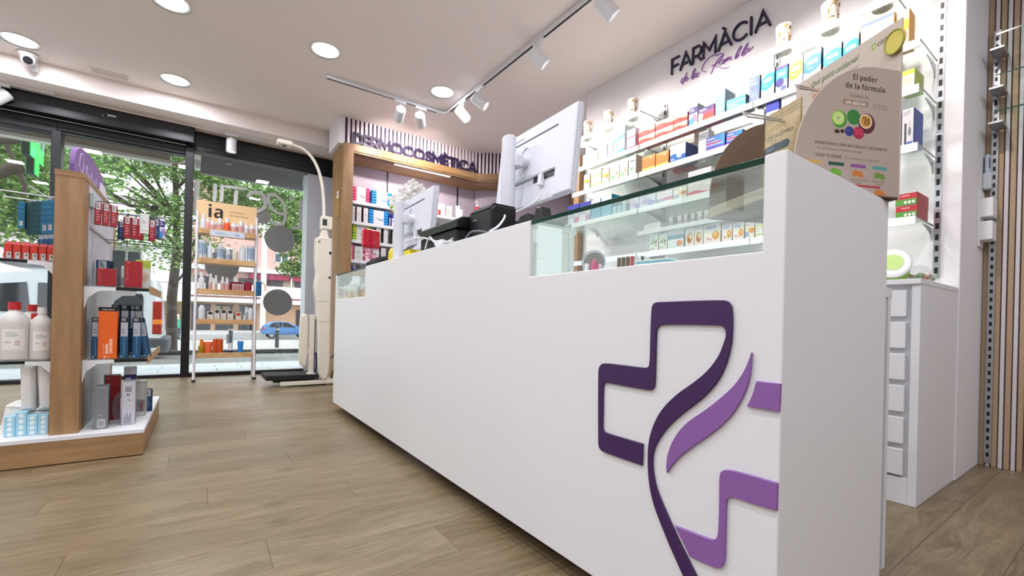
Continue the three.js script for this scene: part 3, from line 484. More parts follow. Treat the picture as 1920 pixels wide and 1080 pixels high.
function P(level, kind, z0, z1, top, n = 1, depth = 0.11, xf = FX) {
  const [y, where] = WHERE[level], w = Math.abs(z1 - z0) - 0.003, h = (top - y) / n;
  const g = carton(w, h - 0.0008, depth, kind);
  for (let i = 0; i < n; i++) {
    const lab = DESC[kind] + ' ' + where + (n > 1 ? ', ' + ['lower', n > 2 ? 'middle' : 'upper', 'topmost'][i] : '');
    queue(solo('carton', lab, 'carton', g, PRINT, [xf + depth / 2, y + i * h, (z0 + z1) / 2], WALLWARD + (n > 1 ? rr(-0.015, 0.015) : rr(-0.03, 0.03))), (z0 + z1) / 2, 'from window end');
  }
}
// upper goods shelf
P('B', 'lime', -2.599, -2.43, 1.975, 2); P('B', 'white', -2.426, -2.338, 1.995, 2); P('B', 'white', -2.333, -2.285, 1.994, 1);
P('B', 'teal', -2.281, -2.17, 2.076, 2); P('B', 'pink', -2.156, -2.074, 2.024, 2);
P('B', 'red', -2.048, -1.91, 1.996, 2); P('B', 'red', -1.909, -1.771, 1.997, 2); P('B', 'red', -1.771, -1.668, 1.987, 2);
P('B', 'violetblue', -1.662, -1.6, 2.013); P('B', 'violetred', -1.599, -1.49, 1.969); P('B', 'paleblue', -1.489, -1.426, 2.03);
P('B', 'skybox', -1.422, -1.308, 1.953); P('B', 'slate', -1.291, -1.23, 2.024); P('B', 'cinfaCyan', -1.227, -1.154, 2.034);
P('B', 'cinfaBlue', -1.153, -1.091, 2.022); P('B', 'cinfaLime', -1.09, -1.023, 2.036); P('B', 'cinfaTeal', -1.022, -.941, 2.036);
P('B', 'cinfaCyan', -.935, -.855, 2.017); P('B', 'cinfaCyan', -.854, -.788, 2.026); P('B', 'fruit', -.785, -.661, 2.053); P('B', 'sun', -.657, -.611, 2.04, 1, 0.09);
// second goods shelf
P('C', 'yellow', -2.579, -2.511, 1.816, 1); P('C', 'lime', -2.503, -2.39, 1.824, 2); P('C', 'yellow', -2.386, -2.313, 1.81);
P('C', 'greenwhite', -2.308, -2.218, 1.807); P('C', 'greenwhite', -2.214, -2.135, 1.814); P('C', 'mint', -2.131, -2.065, 1.834);
P('C', 'orange', -2.015, -1.903, 1.795); P('C', 'orange', -1.902, -1.798, 1.787); P('C', 'bluewhite', -1.793, -1.678, 1.801, 1, 0.13);
P('C', 'white', -1.618, -1.547, 1.844, 2, 0.06, 2.5); P('C', 'white', -1.722, -1.632, 1.928, 2, 0.06, 2.61); P('C', 'stripes', -1.543, -1.423, 1.776); P('C', 'stripes', -1.418, -1.321, 1.761);
P('C', 'pinkwhite', -1.27, -1.207, 1.822); P('C', 'bluetop', -1.202, -1.132, 1.855); P('C', 'white', -1.122, -1.035, 1.863); P('C', 'limebox', -.647, -.586, 1.773, 1, 0.12);
for (const [a, b, t] of [[-1.885, -1.799, 1.785], [-1.795, -1.732, 1.79]]) P('C', 'red', a, b, t, 3, 0.06, 2.62);
// third goods shelf
P('D', 'bluetop', -2.755, -2.628, 1.607); P('D', 'bluetop', -2.624, -2.498, 1.602); P('D', 'cyanlid', -2.494, -2.392, 1.599); P('D', 'cyanlid', -2.388, -2.281, 1.608, 1, 0.12);
for (let i = 0; i < 3; i++) P('D', 'tealrow', ...[[-2.271, -2.23], [-2.228, -2.185], [-2.183, -2.141]][i], 1.507);
P('D', 'lavender', -2.113, -2.033, 1.533); P('D', 'lavender', -2.03, -1.893, 1.528); P('D', 'magenta', -1.889, -1.763, 1.523); P('D', 'sand', -1.759, -1.66, 1.524);
P('D', 'gelo', -1.657, -1.501, 1.601, 2); P('D', 'white', -1.492, -1.413, 1.577); P('D', 'herb', -1.408, -1.321, 1.584); P('D', 'sand', -1.316, -1.222, 1.578); P('D', 'mint', -1.217, -1.157, 1.607);
P('D', 'white', -.724, -.631, 1.607); P('D', 'nebuliser', -.628, -.585, 1.605, 1, 0.12); 
// narrow shelf, small grey cartons
{ const s = [-1.789, -1.758, -1.727, -1.692, -1.681, -1.652, -1.633, -1.604, -1.59, -1.555, -1.545, -1.514]; for (let i = 0; i < s.length; i += 2) P('F', 'greybox', s[i], s[i + 1], 1.345, 1, 0.08); }
P('F', 'white', -1.983, -1.845, 1.33); P('F', 'bluetop', -2.014, -1.896, 1.34, 1, 0.05, 2.6);
// lowest shelf
P('E', 'herb', -1.935, -1.863, 1.252); P('E', 'herb', -1.861, -1.797, 1.249); P('E', 'seafood', -1.794, -1.674, 1.259); P('E', 'food', -1.667, -1.604, 1.284); P('E', 'food', -1.603, -1.545, 1.273);
P('E', 'porridge', -1.543, -1.434, 1.256); P('E', 'porridge', -1.428, -1.365, 1.244); P('E', 'porridge', -1.364, -1.298, 1.24); P('E', 'sand', -1.296, -1.243, 1.232); P('E', 'lime', -1.24, -1.198, 1.23, 2);
P('E', 'white', -1.193, -1.097, 1.24); P('E', 'redgreen', -.643, -.569, 1.245, 2, 0.16);
// painted ceramic jars on the top shelf
{
  const goldTex = canvasTex(512, 256, (g) => {
    R_(g, '#efe7dc', 0, 0, 512, 256); R_(g, '#b8a68c', 0, 6, 512, 3); R_(g, '#b8a68c', 0, 240, 512, 3);
    for (const x0 of [64, 320]) {
      g.lineWidth = 5; g.strokeStyle = '#a9854c'; g.beginPath(); g.ellipse(x0 + 50, 140, 52, 66, 0, 0, 7); g.stroke();
      for (let i = 0; i < 46; i++) { const a = rnd() * 6.28, r = 58 + rnd() * 42; oval(g, ['#c9923e', '#8d5f2c', '#d8ad66', '#b06a3a', '#6e6a3e'][i % 5], x0 + 50 + Math.cos(a) * r * 0.85, 140 + Math.sin(a) * r, 5 + rnd() * 7, 3 + rnd() * 5, a); }
      bars(g, '#5f4a38', x0 + 22, 116, 60, 3, 5, 20); g.strokeStyle = '#3b2d2a'; g.lineWidth = 4; g.beginPath(); g.moveTo(x0 + 20, 70); g.quadraticCurveTo(x0 + 50, 44, x0 + 90, 66); g.stroke();
    }
  });
  const porc = M(0xffffff, 0.3, { map: goldTex }), plainP = M(0xefe7dc, 0.3);
  const j = thing('ceramic_jar', 'white pharmacy jar half hidden by the tall monitor', 'jar', [2.53, 2.124, -2.613]);
  part(j, 'body', lathe([[0, 0], [0.037, 0], [0.039, 0.006], [0.035, 0.018], [0.036, 0.07], [0.04, 0.122], [0.041, 0.138], [0.039, 0.142]], 40).rotateY(0.7), porc);
  part(j, 'mouth', lathe([[0.039, 0.142], [0.036, 0.139], [0.033, 0.05], [0, 0.045]], 40), plainP);
  for (const [z, l, t] of [[-2.395, 'white pharmacy jar with dark gold drawing, between the monitor and the shelf end', 0.25], [-2.16, 'white gilded pharmacy jar at the end of the first top shelf', 0], [-1.146, 'white pharmacy jar with gold cartouche, nearest the sign lettering', -0.1], [-.932, 'densely gilded pharmacy jar cut by the top edge of the picture', 0.15], [-.725, 'pharmacy jar out of view, only its base ring seen through glass', 0]])
    copy(j, [2.53, 2.124, z], t, l);
}
// sign on the wall
{
  const s = thing('wall_sign', 'raised dark purple FARMÀCIA de la Rambla lettering on the white wall', 'sign', [2.739, 2.446, -1.99], WALLWARD);
  word('FARMÀCIA', 0.103, 0.0135, 0.012, s, 'letter', MAT.deep, 0.685);
  const ox = -1.99, oy = 2.446, sc = [
    [[-1.886, 2.373], [-1.903, 2.382], [-1.916, 2.366], [-1.913, 2.351], [-1.899, 2.359], [-1.883, 2.377], [-1.871, 2.408]], [[-1.871, 2.408], [-1.889, 2.369], [-1.903, 2.337]],
    [[-1.886, 2.362], [-1.87, 2.368], [-1.868, 2.378], [-1.88, 2.378], [-1.886, 2.365], [-1.881, 2.351], [-1.866, 2.352], [-1.857, 2.362]],
    [[-1.834, 2.351], [-1.812, 2.382], [-1.807, 2.407], [-1.816, 2.404], [-1.83, 2.373], [-1.834, 2.349], [-1.824, 2.341], [-1.808, 2.355]],
    [[-1.793, 2.362], [-1.806, 2.37], [-1.819, 2.362], [-1.818, 2.349], [-1.805, 2.351], [-1.79, 2.368], [-1.799, 2.348], [-1.793, 2.341], [-1.775, 2.365]],
    [[-1.725, 2.348], [-1.74, 2.356], [-1.756, 2.371], [-1.753, 2.393], [-1.727, 2.423], [-1.698, 2.437], [-1.668, 2.434], [-1.653, 2.422]], [[-1.61, 2.407], [-1.644, 2.39], [-1.672, 2.353], [-1.691, 2.318]],
    [[-1.653, 2.422], [-1.633, 2.423], [-1.61, 2.415], [-1.607, 2.405], [-1.626, 2.382], [-1.655, 2.37], [-1.687, 2.371]], [[-1.687, 2.371], [-1.649, 2.351], [-1.614, 2.322], [-1.579, 2.308], [-1.563, 2.306]],
    [[-1.609, 2.371], [-1.62, 2.379], [-1.634, 2.366], [-1.63, 2.352], [-1.617, 2.356], [-1.604, 2.372], [-1.612, 2.353], [-1.606, 2.348]],
    [[-1.606, 2.348], [-1.592, 2.372], [-1.596, 2.352], [-1.584, 2.368], [-1.571, 2.373], [-1.58, 2.355], [-1.567, 2.366], [-1.556, 2.37], [-1.561, 2.352], [-1.55, 2.352]],
    [[-1.531, 2.343], [-1.5, 2.381], [-1.489, 2.405], [-1.5, 2.403], [-1.526, 2.362], [-1.529, 2.345], [-1.518, 2.345], [-1.505, 2.357], [-1.513, 2.366], [-1.523, 2.361]],
    [[-1.489, 2.345], [-1.458, 2.382], [-1.448, 2.403], [-1.458, 2.398], [-1.481, 2.367], [-1.488, 2.349], [-1.478, 2.339], [-1.465, 2.349]],
    [[-1.445, 2.365], [-1.455, 2.373], [-1.468, 2.361], [-1.465, 2.346], [-1.452, 2.353], [-1.441, 2.369], [-1.447, 2.351], [-1.439, 2.35], [-1.417, 2.367]]];
  for (const st of sc) part(s, 'script_letter', strokeGeo([curve(st.map(([z, y]) => [z - ox, y - oy]), 3)], 0.0033, 0.006), M(0x9b5fb0, 0.45));
}
// wooden post closing the shelf wall, and the drawer unit at its other end
solo('wood_post', 'oak post at the window end of the wall shelves', 'post', bx(2.68, 2.735, 0, 2.1, -2.93, -2.865, 0.002), MAT.oak);
{
  const t = thing('drawer_cabinet', 'tall narrow white cabinet with six drawers beside the slatted wall', 'cabinet');
  part(t, 'carcass', [bx(2.195, 2.735, 0, 0.835, -0.518, -0.492, 0.002), bx(2.215, 2.735, 0, 0.835, -2.7, -0.518, 0.002), bx(2.195, 2.215, 0, 0.1, -2.7, -0.518, 0.002)], MAT.white);
  part(t, 'top', bx(2.185, 2.738, 0.833, 0.853, -2.7, -0.49, 0.002), MAT.white);
  for (let i = 0; i < 6; i++) for (const [z0, z1] of [[-0.96, -0.532], [-1.4, -0.972]]) part(t, 'drawer', bx(2.188, 2.214, 0.108 + i * 0.1205, 0.108 + i * 0.1205 + 0.1, z0, z1, 0.0025), MAT.white);
  const wt = thing('wipes_tub', 'round white and green tub standing tilted on the drawer cabinet', 'tub', [2.42, 0.873, -0.64], 0.3);
  part(wt, 'tub_body', lathe([[0, 0], [0.058, 0], [0.06, 0.01], [0.058, 0.06], [0, 0.06]], 32).rotateZ(1.2).translate(0, 0.035, 0), M(0x8fc13e, 0.4));
  part(wt, 'lid', [lathe([[0, 0.06], [0.062, 0.06], [0.063, 0.078], [0.05, 0.084], [0, 0.084]], 32).rotateZ(1.2).translate(0, 0.035, 0)], MAT.whiteGloss);
  part(wt, 'lid_print', lathe([[0, 0.0845], [0.036, 0.0845], [0.036, 0.086], [0, 0.086]], 24).rotateZ(1.2).translate(0, 0.035, 0), M(0xb7d67f, 0.4));
  const sb = thing('sweet_bag', 'clear bag of colourful sweets beside the round tub', 'bag', [2.5, 0.853, -0.57]);
  const gs = []; for (let i = 0; i < 26; i++) gs.push(at(new THREE.SphereGeometry(0.012, 8, 6), rr(-0.08, 0.08), 0.012 + rr(0, 0.03), rr(-0.04, 0.04)));
  part(sb, 'sweets', gs.slice(0, 9), M(0x6f8f5a, 0.4)).userData.kind = 'stuff'; part(sb, 'sweets', gs.slice(9, 18), M(0xa8643e, 0.4)).userData.kind = 'stuff'; part(sb, 'sweets', gs.slice(18), M(0xd8d2c6, 0.4)).userData.kind = 'stuff';
  part(sb, 'film', new THREE.SphereGeometry(1, 20, 14, 0, 6.3, 0, Math.PI / 2).scale(0.1, 0.085, 0.055), MAT.clearPlastic);
}
// fittings on the slatted wall
{
  const r = thing('shelf_rail', 'perforated steel shelf rail fixed to the slatted wall', 'rail', [3.19, 0, -0.452]);
  part(r, 'channel', bx(-0.012, -0.002, 0.02, 2.14, -0.012, 0.012), MAT.steel);
  const gs = []; for (let y = 0.05; y < 2.12; y += 0.04) gs.push(bx(-0.0135, -0.011, y, y + 0.02, -0.005, 0.005));
  part(r, 'slots', gs, MAT.black).userData.kind = 'stuff';
  for (const [y, l] of [[2.005, 'highest clear glass shelf on the slatted wall'], [1.82, 'middle clear glass shelf on the slatted wall'], [1.655, 'lowest clear glass shelf on the slatted wall']]) {
    const t = thing('glass_shelf', l, 'shelf', [0, y, 0]);
    part(t, 'board', bx(2.93, 3.175, 0, 0.006, -0.42, 0.5), MAT.shelfGlass);
    part(t, 'front_edge', bx(2.929, 2.931, 0, 0.006, -0.42, 0.5), M(0x1f4a40, 0.15));
    part(t, 'bracket', bx(3.05, 3.18, -0.012, 0, -0.46, -0.41, 0.003), MAT.steel); part(t, 'bracket', bx(3.14, 3.18, -0.03, -0.012, -0.46, -0.445, 0.003), MAT.steel);
  }
  const k = thing('remote_control', 'pale remote control in its holder on the grey wall edge', 'remote', [3.16, 1.42, -0.486]);
  part(k, 'holder', bx(-0.025, 0.025, -0.06, 0.02, 0, 0.03, 0.008), M(0xd5dbe2, 0.4)); part(k, 'handset', bx(-0.022, 0.022, -0.05, 0.11, 0.006, 0.024, 0.008), M(0xc9d8e6, 0.4)); part(k, 'screen', bx(-0.023, -0.016, 0.04, 0.09, 0.0235, 0.0255), MAT.black);
  const p = thing('wall_controls', 'white control plate with two square boxes below the remote', 'controls', [3.1, 1.2, -0.486]);
  part(p, 'plate', bx(-0.05, 0.05, -0.13, 0.14, 0, 0.008, 0.003), MAT.white); part(p, 'control_box', bx(-0.04, 0.06, 0.01, 0.1, 0.006, 0.05, 0.004), MAT.white); part(p, 'control_box', bx(-0.04, 0.06, -0.1, -0.01, 0.006, 0.05, 0.004), MAT.white);
}

// ---------------------------------------------------------------- oak wall unit with the DERMOCOSMÈTICA lettering
{
  const t = thing('oak_shelf_unit', 'oak wall unit with striped fascia and white shelves beside the window wall', 'shelf unit');
  part(t, 'side_panel', bx(1.14, 1.236, 0, 2.385, -5.05, -4.6, 0.002), MAT.oak);
  part(t, 'header', bx(1.236, 2.665, 2.315, 2.388, -4.66, -4.6, 0.002), MAT.oakH);
  part(t, 'soffit', bx(1.236, 2.98, 2.301, 2.316, -5.0, -4.61), MAT.oakH);
  const lp = M(0xaea3b0, 0.7);
  part(t, 'back', bx(1.236, 3.0, 0.2, 2.3, -5.04, -4.985), lp, 'pale lilac back panel');
  // corner wing turned towards the back wall
  const wing = new THREE.Group(); wing.name = 'corner_wing'; wing.position.set(2.665, 0, -4.6); wing.rotation.y = -0.6; t.add(wing);
  part(wing, 'header', bx(0, 1.15, 2.315, 2.388, -0.06, 0, 0.002), MAT.oakH); part(wing, 'soffit', bx(-0.02, 1.15, 2.3, 2.316, -0.42, -0.01), MAT.oakH);
  part(wing, 'back', bx(-0.05, 1.2, 0.2, 2.3, -0.46, -0.4), lp); part(wing, 'end_panel', bx(1.15, 1.24, 0, 2.385, -0.45, 0, 0.002), MAT.oak);
  for (const y of [1.835, 1.43, 1.03]) part(wing, 'shelf_board', bx(0, 1.15, y - 0.03, y, -0.4, -0.1, 0.002), MAT.white);
  const dk = M(0x2d1a44, 0.6), sl = M(0xe8dce2, 0.6);
  part(t, 'fascia', [bx(1.16, 2.76, 2.386, 2.66, -4.72, -4.68)], dk); part(wing, 'fascia', bx(-0.02, 1.2, 2.386, 2.66, -0.12, -0.08), dk);
  part(t, 'fascia_return', bx(1.1, 1.162, 2.386, 2.66, -5.06, -4.66, 0.002), MAT.wallWhite);
  for (let i = 0; i < 35; i++) part(t, 'slat', bx(1.186 + i * 0.0435, 1.211 + i * 0.0435, 2.386, 2.659, -4.682, -4.656, 0.002), sl);
  for (let i = 0; i < 26; i++) part(wing, 'slat', bx(0.008 + i * 0.0435, 0.033 + i * 0.0435, 2.386, 2.659, -0.082, -0.056, 0.002), sl);
  for (const y of [1.845, 1.635, 1.445, 1.24, 1.03]) { part(t, 'shelf_board', bx(1.24, y > 1.7 ? 2.6 : 2.0, y - 0.032, y, -4.985, -4.69, 0.002), MAT.white); }
  part(t, 'shelf_board', bx(2.0, 2.6, 1.43 - 0.032, 1.43, -4.985, -4.69, 0.002), MAT.white);
  part(t, 'rail', [bx(2.6, 2.612, 1.0, 2.3, -4.985, -4.975), bx(1.71, 1.722, 1.0, 2.3, -4.985, -4.975)], MAT.black);
  part(t, 'upright', [bx(1.5, 1.53, 0.9, 1.83, -4.93, -4.9), bx(1.33, 1.35, 0.9, 1.83, -4.93, -4.9)], MAT.steel);
  const strip = thing('strip_light', 'bright linear lamp under the oak header of the wall unit', 'lamp', [0, 2.299, 0]);
  part(strip, 'diffuser', bx(1.68, 2.34, -0.006, 0.004, -4.68, -4.65, 0.002), MAT.lamp); part(strip, 'channel', bx(1.24, 2.62, -0.001, 0.001, -4.685, -4.645), MAT.plug);
  const l = new THREE.RectAreaLight(0xffeef4, STRIP, 0.64, 0.03); l.position.set(2.01, -0.012, -4.665); l.rotation.x = -Math.PI / 2 + 0.35; strip.add(l);
  const s = thing('department_sign', 'dark purple DERMOCOSMÈTICA letters standing on the oak header', 'sign', [1.238, 2.4, -4.622]);
  word('DERMOCOSMÈTICA', 0.097, 0.0235, 0.014, s, 'letter', MAT.deep, 1.43);
  const q = thing('door_sign', 'small brass plaque under a white square on the oak side panel', 'plaque', [1.139, 0, -4.78], -Math.PI / 2);
  part(q, 'plate', bx(-0.05, 0.05, 1.66, 1.95, 0, 0.005, 0.002), M(0xb98a3e, 0.35, { metalness: 0.5 })); part(q, 'white_card', bx(-0.03, 0.035, 1.86, 1.93, 0.005, 0.007), MAT.paper); part(q, 'black_dot', cyl(0.012, 0.012, 0, 0.003, 0, 0, 16).rotateX(Math.PI / 2).translate(0, 1.895, 0.006), MAT.black);
}
function D(kind, name, desc, x0, x1, y0, y1, depth = 0.1, zf = -4.71) {
  const w = Math.abs(x1 - x0) - 0.003;
  queue(solo(name, desc, 'carton', carton(w, y1 - y0, depth, kind), PRINT, [(x0 + x1) / 2, y0, zf - depth / 2], rr(-0.03, 0.03)), (x0 + x1) / 2, 'from oak panel');
}
function wipes(kind, desc, x0, x1, y0, y1) {                        // soft pack: pillow with a flap lid
  const w = x1 - x0, h = y1 - y0, g = carton(w, h, 0.12, kind), p = g.attributes.position;
  const t = thing('wipes_pack', desc, 'wipes pack', [(x0 + x1) / 2, y0, -4.78]);
  part(t, 'pack', g, PRINT);
  part(t, 'ribs', [0, 1, 2, 3, 4].flatMap((i) => [-1, 1].map((s) => bx(s * w * 0.5, s * w * 0.27, h * (0.1 + i * 0.19), h * (0.2 + i * 0.19), 0.04, 0.068, 0.012))), M({ packPink: 0xe83e77, packBlue: 0x1f9be0, packLime: 0xb7d832 }[kind], 0.35));
}
wipes('packPink', 'pink and white wipes pack on the top white shelf of the oak unit', 1.265, 1.439, 1.847, 2.0); wipes('packBlue', 'blue and white wipes pack on the top white shelf of the oak unit', 1.463, 1.681, 1.847, 1.995);
wipes('packBlue', 'blue and white wipes pack on the second white shelf of the oak unit', 1.439, 1.644, 1.637, 1.79); wipes('packLime', 'lime and white wipes pack on the third white shelf of the oak unit', 1.274, 1.454, 1.447, 1.6);
wipes('packPink', 'pink and white wipes pack on the fourth white shelf of the oak unit', 1.221, 1.296, 1.242, 1.4); wipes('packPink', 'pink and white wipes pack behind the clear acrylic stand', 1.393, 1.482, 1.242, 1.4);
for (const [a, b] of [[1.262, 1.294], [1.305, 1.359], [1.375, 1.428]]) D('maroonstripe', 'carton', 'slim white carton with maroon side, second white shelf', a, b, 1.637, 1.79, 0.06);
for (const [a, b] of [[1.652, 1.67], [1.679, 1.723]]) D('bluetop', 'carton', 'narrow dark blue carton beside the blue wipes, second white shelf', a, b, 1.637, 1.77, 0.06);
for (const [a, b] of [[1.511, 1.566], [1.594, 1.646], [1.69, 1.741], [1.765, 1.819]]) D('greenstripe', 'carton', 'slim white carton with dark green side, third white shelf', a, b, 1.447, 1.61, 0.06);
D('white', 'carton', 'white carton beside pink wipes on the fourth white shelf', 1.295, 1.385, 1.242, 1.385, 0.08); for (const [a, b] of [[1.485, 1.553], [1.57, 1.628]]) D('maroonstripe', 'carton', 'white carton with maroon side, fourth white shelf', a, b, 1.242, 1.395, 0.07);
D('yellow', 'carton', 'yellow carton peeping out beside the smaller monitor', 1.669, 1.734, 1.242, 1.38, 0.07);
D('vred', 'carton', 'white carton with a red square marked V', 2.185, 2.313, 1.836, 1.985, 0.08); D('white', 'carton', 'tall white carton next to the red V carton', 2.327, 2.361, 1.836, 1.97, 0.06);
for (const [a, b] of [[2.21, 2.257], [2.264, 2.352], [2.359, 2.442]]) D('white', 'carton', 'plain white carton below the cream tubes of the oak unit', a, b, 1.432, 1.56, 0.07);
function tubeOf(h, w, name, desc, pos, m, cap, turn = 0) {           // squeeze tube standing on its cap
  const t = thing(name, desc, 'tube', pos, turn), p = [];
  const body = new THREE.CylinderGeometry(w * 0.52, w * 0.4, h * 0.84, 24, 6).translate(0, h * 0.58, 0), a = body.attributes.position;
  for (let i = 0; i < a.count; i++) { const k = Math.max(0, (a.getY(i) - h * 0.16) / (h * 0.84)); a.setZ(i, a.getZ(i) * (1 - k * 0.9)); a.setX(i, a.getX(i) * (1 + k * 0.08)); }
  body.computeVertexNormals();
  part(t, 'tube_body', body, m); part(t, 'cap', cyl(w * 0.42, w * 0.36, 0, h * 0.17), cap); return t;
}
tubeOf(0.145, 0.05, 'cream_tube', 'white cream tube, first from the red V carton', [2.391, 1.836, -4.74], M(0xf1eef0, 0.35), MAT.white);
tubeOf(0.165, 0.055, 'cream_tube', 'tallest white cream tube on the oak unit', [2.49, 1.836, -4.74], M(0xf1eef0, 0.35), MAT.white);
tubeOf(0.12, 0.05, 'cream_tube', 'short grey cream tube leaning before the tallest tube', [2.519, 1.836, -4.71], M(0xe3e0e0, 0.35), MAT.white);
function pump(name, desc, pos, h, r, m, label = null) {
  const t = thing(name, desc, 'bottle', pos);
  part(t, 'bottle_body', lathe([[0, 0], [r, 0], [r, h * 0.62], [r * 0.86, h * 0.7], [r * 0.35, h * 0.74], [0, h * 0.74]], 24), m);
  part(t, 'pump_head', [cyl(r * 0.38, r * 0.38, h * 0.73, h * 0.82), cyl(r * 0.12, r * 0.12, h * 0.82, h * 0.95), bx(-r * 0.95, r * 0.3, h * 0.94, h, -r * 0.22, r * 0.22, 0.003)], MAT.white);
  if (label) part(t, 'label', cyl(r * 1.01, r * 1.01, h * 0.15, h * 0.5), label); return t;
}
pump('pump_bottle', 'red pump bottle with white head on the corner shelf', [2.712, 1.836, -4.66], 0.235, 0.036, M(0xcf2f33, 0.3), M(0xe8c9c6, 0.5));
for (const [u, d] of [[922, 'first'], [938, 'second']]) { const o = solo('drops_box', 'small red carton with white drops, ' + d + ' from the red pump bottle', 'carton', carton(0.06, 0.075, 0.05, 'drops'), PRINT, [2.665 + (u === 922 ? 0.13 : 0.22) * 0.825, 1.836, -4.6 - 0.16 + (u === 922 ? 0.13 : 0.22) * 0.565], -0.6); }
pump('shampoo_bottle', 'blue bottle with green cap at the foot of the oak unit', [1.309, 1.032, -4.75], 0.17, 0.04, M(0x1d4fa8, 0.35), M(0x3f9a4a, 0.4));
// ---------------------------------------------------------------- white orchid standing on the counter
{
  const t = thing('orchid', 'white orchid in bloom behind the smaller monitor', 'flower', [1.07, 0.949, -2.76]);
  part(t, 'pot', lathe([[0, 0], [0.045, 0], [0.06, 0.1], [0.056, 0.1], [0.05, 0.09], [0, 0.09]], 24), MAT.whiteGloss);
  part(t, 'stem', [tube([[0, 0.08, 0], [0.01, 0.25, 0.01], [0.0, 0.42, 0], [0.04, 0.5, 0.02], [0.09, 0.5, 0.03]], 0.004, 24), tube([[0, 0.08, 0], [-0.02, 0.25, 0], [-0.03, 0.4, 0], [-0.07, 0.45, 0.02]], 0.004, 20)], M(0x2c2a20, 0.6));
  const leafG = []; for (let i = 0; i < 3; i++) leafG.push(at(new THREE.SphereGeometry(1, 14, 8).scale(0.06, 0.005, 0.022), Math.cos(i * 2.1) * 0.05, 0.1, Math.sin(i * 2.1) * 0.05, -i * 1.7, 0, 0.25));
  part(t, 'leaves', leafG, M(0x4f7a35, 0.45));
  const petal = new THREE.SphereGeometry(1, 10, 8).scale(0.013, 0.019, 0.003).translate(0, 0.019, 0), bloomG = join([...[0, 1, 2, 3, 4].map((k) => (k % 2 ? petal.clone().scale(1.25, 1, 1) : petal.clone()).rotateX(0.2).rotateZ(k * 1.257)), new THREE.SphereGeometry(0.006, 8, 6).translate(0, 0, 0.006)]);
  const wm = M(0xf4f1ec, 0.5, { physical: true, transmission: 0.12, thickness: 0 });
  for (const [x, y] of [[0.09, 0.5], [0.06, 0.53], [0.03, 0.49], [0.0, 0.53], [0.06, 0.47], [0.1, 0.455], [0.02, 0.445], [-0.03, 0.5], [-0.06, 0.465], [-0.02, 0.455], [-0.09, 0.44], [-0.055, 0.42], [0.03, 0.56], [0.09, 0.545]]) part(t, 'bloom', at(bloomG.clone(), x, y, 0.04 + rr(-0.015, 0.02), -0.65 + rr(-0.35, 0.35), rr(-0.1, 0.35), rr(-0.5, 0.5)), wm);
  part(t, 'bud', [at(new THREE.SphereGeometry(0.014, 10, 8), -0.1, 0.4, 0.03), at(new THREE.SphereGeometry(0.011, 10, 8), -0.085, 0.375, 0.03)], M(0xb5c46a, 0.5));
}

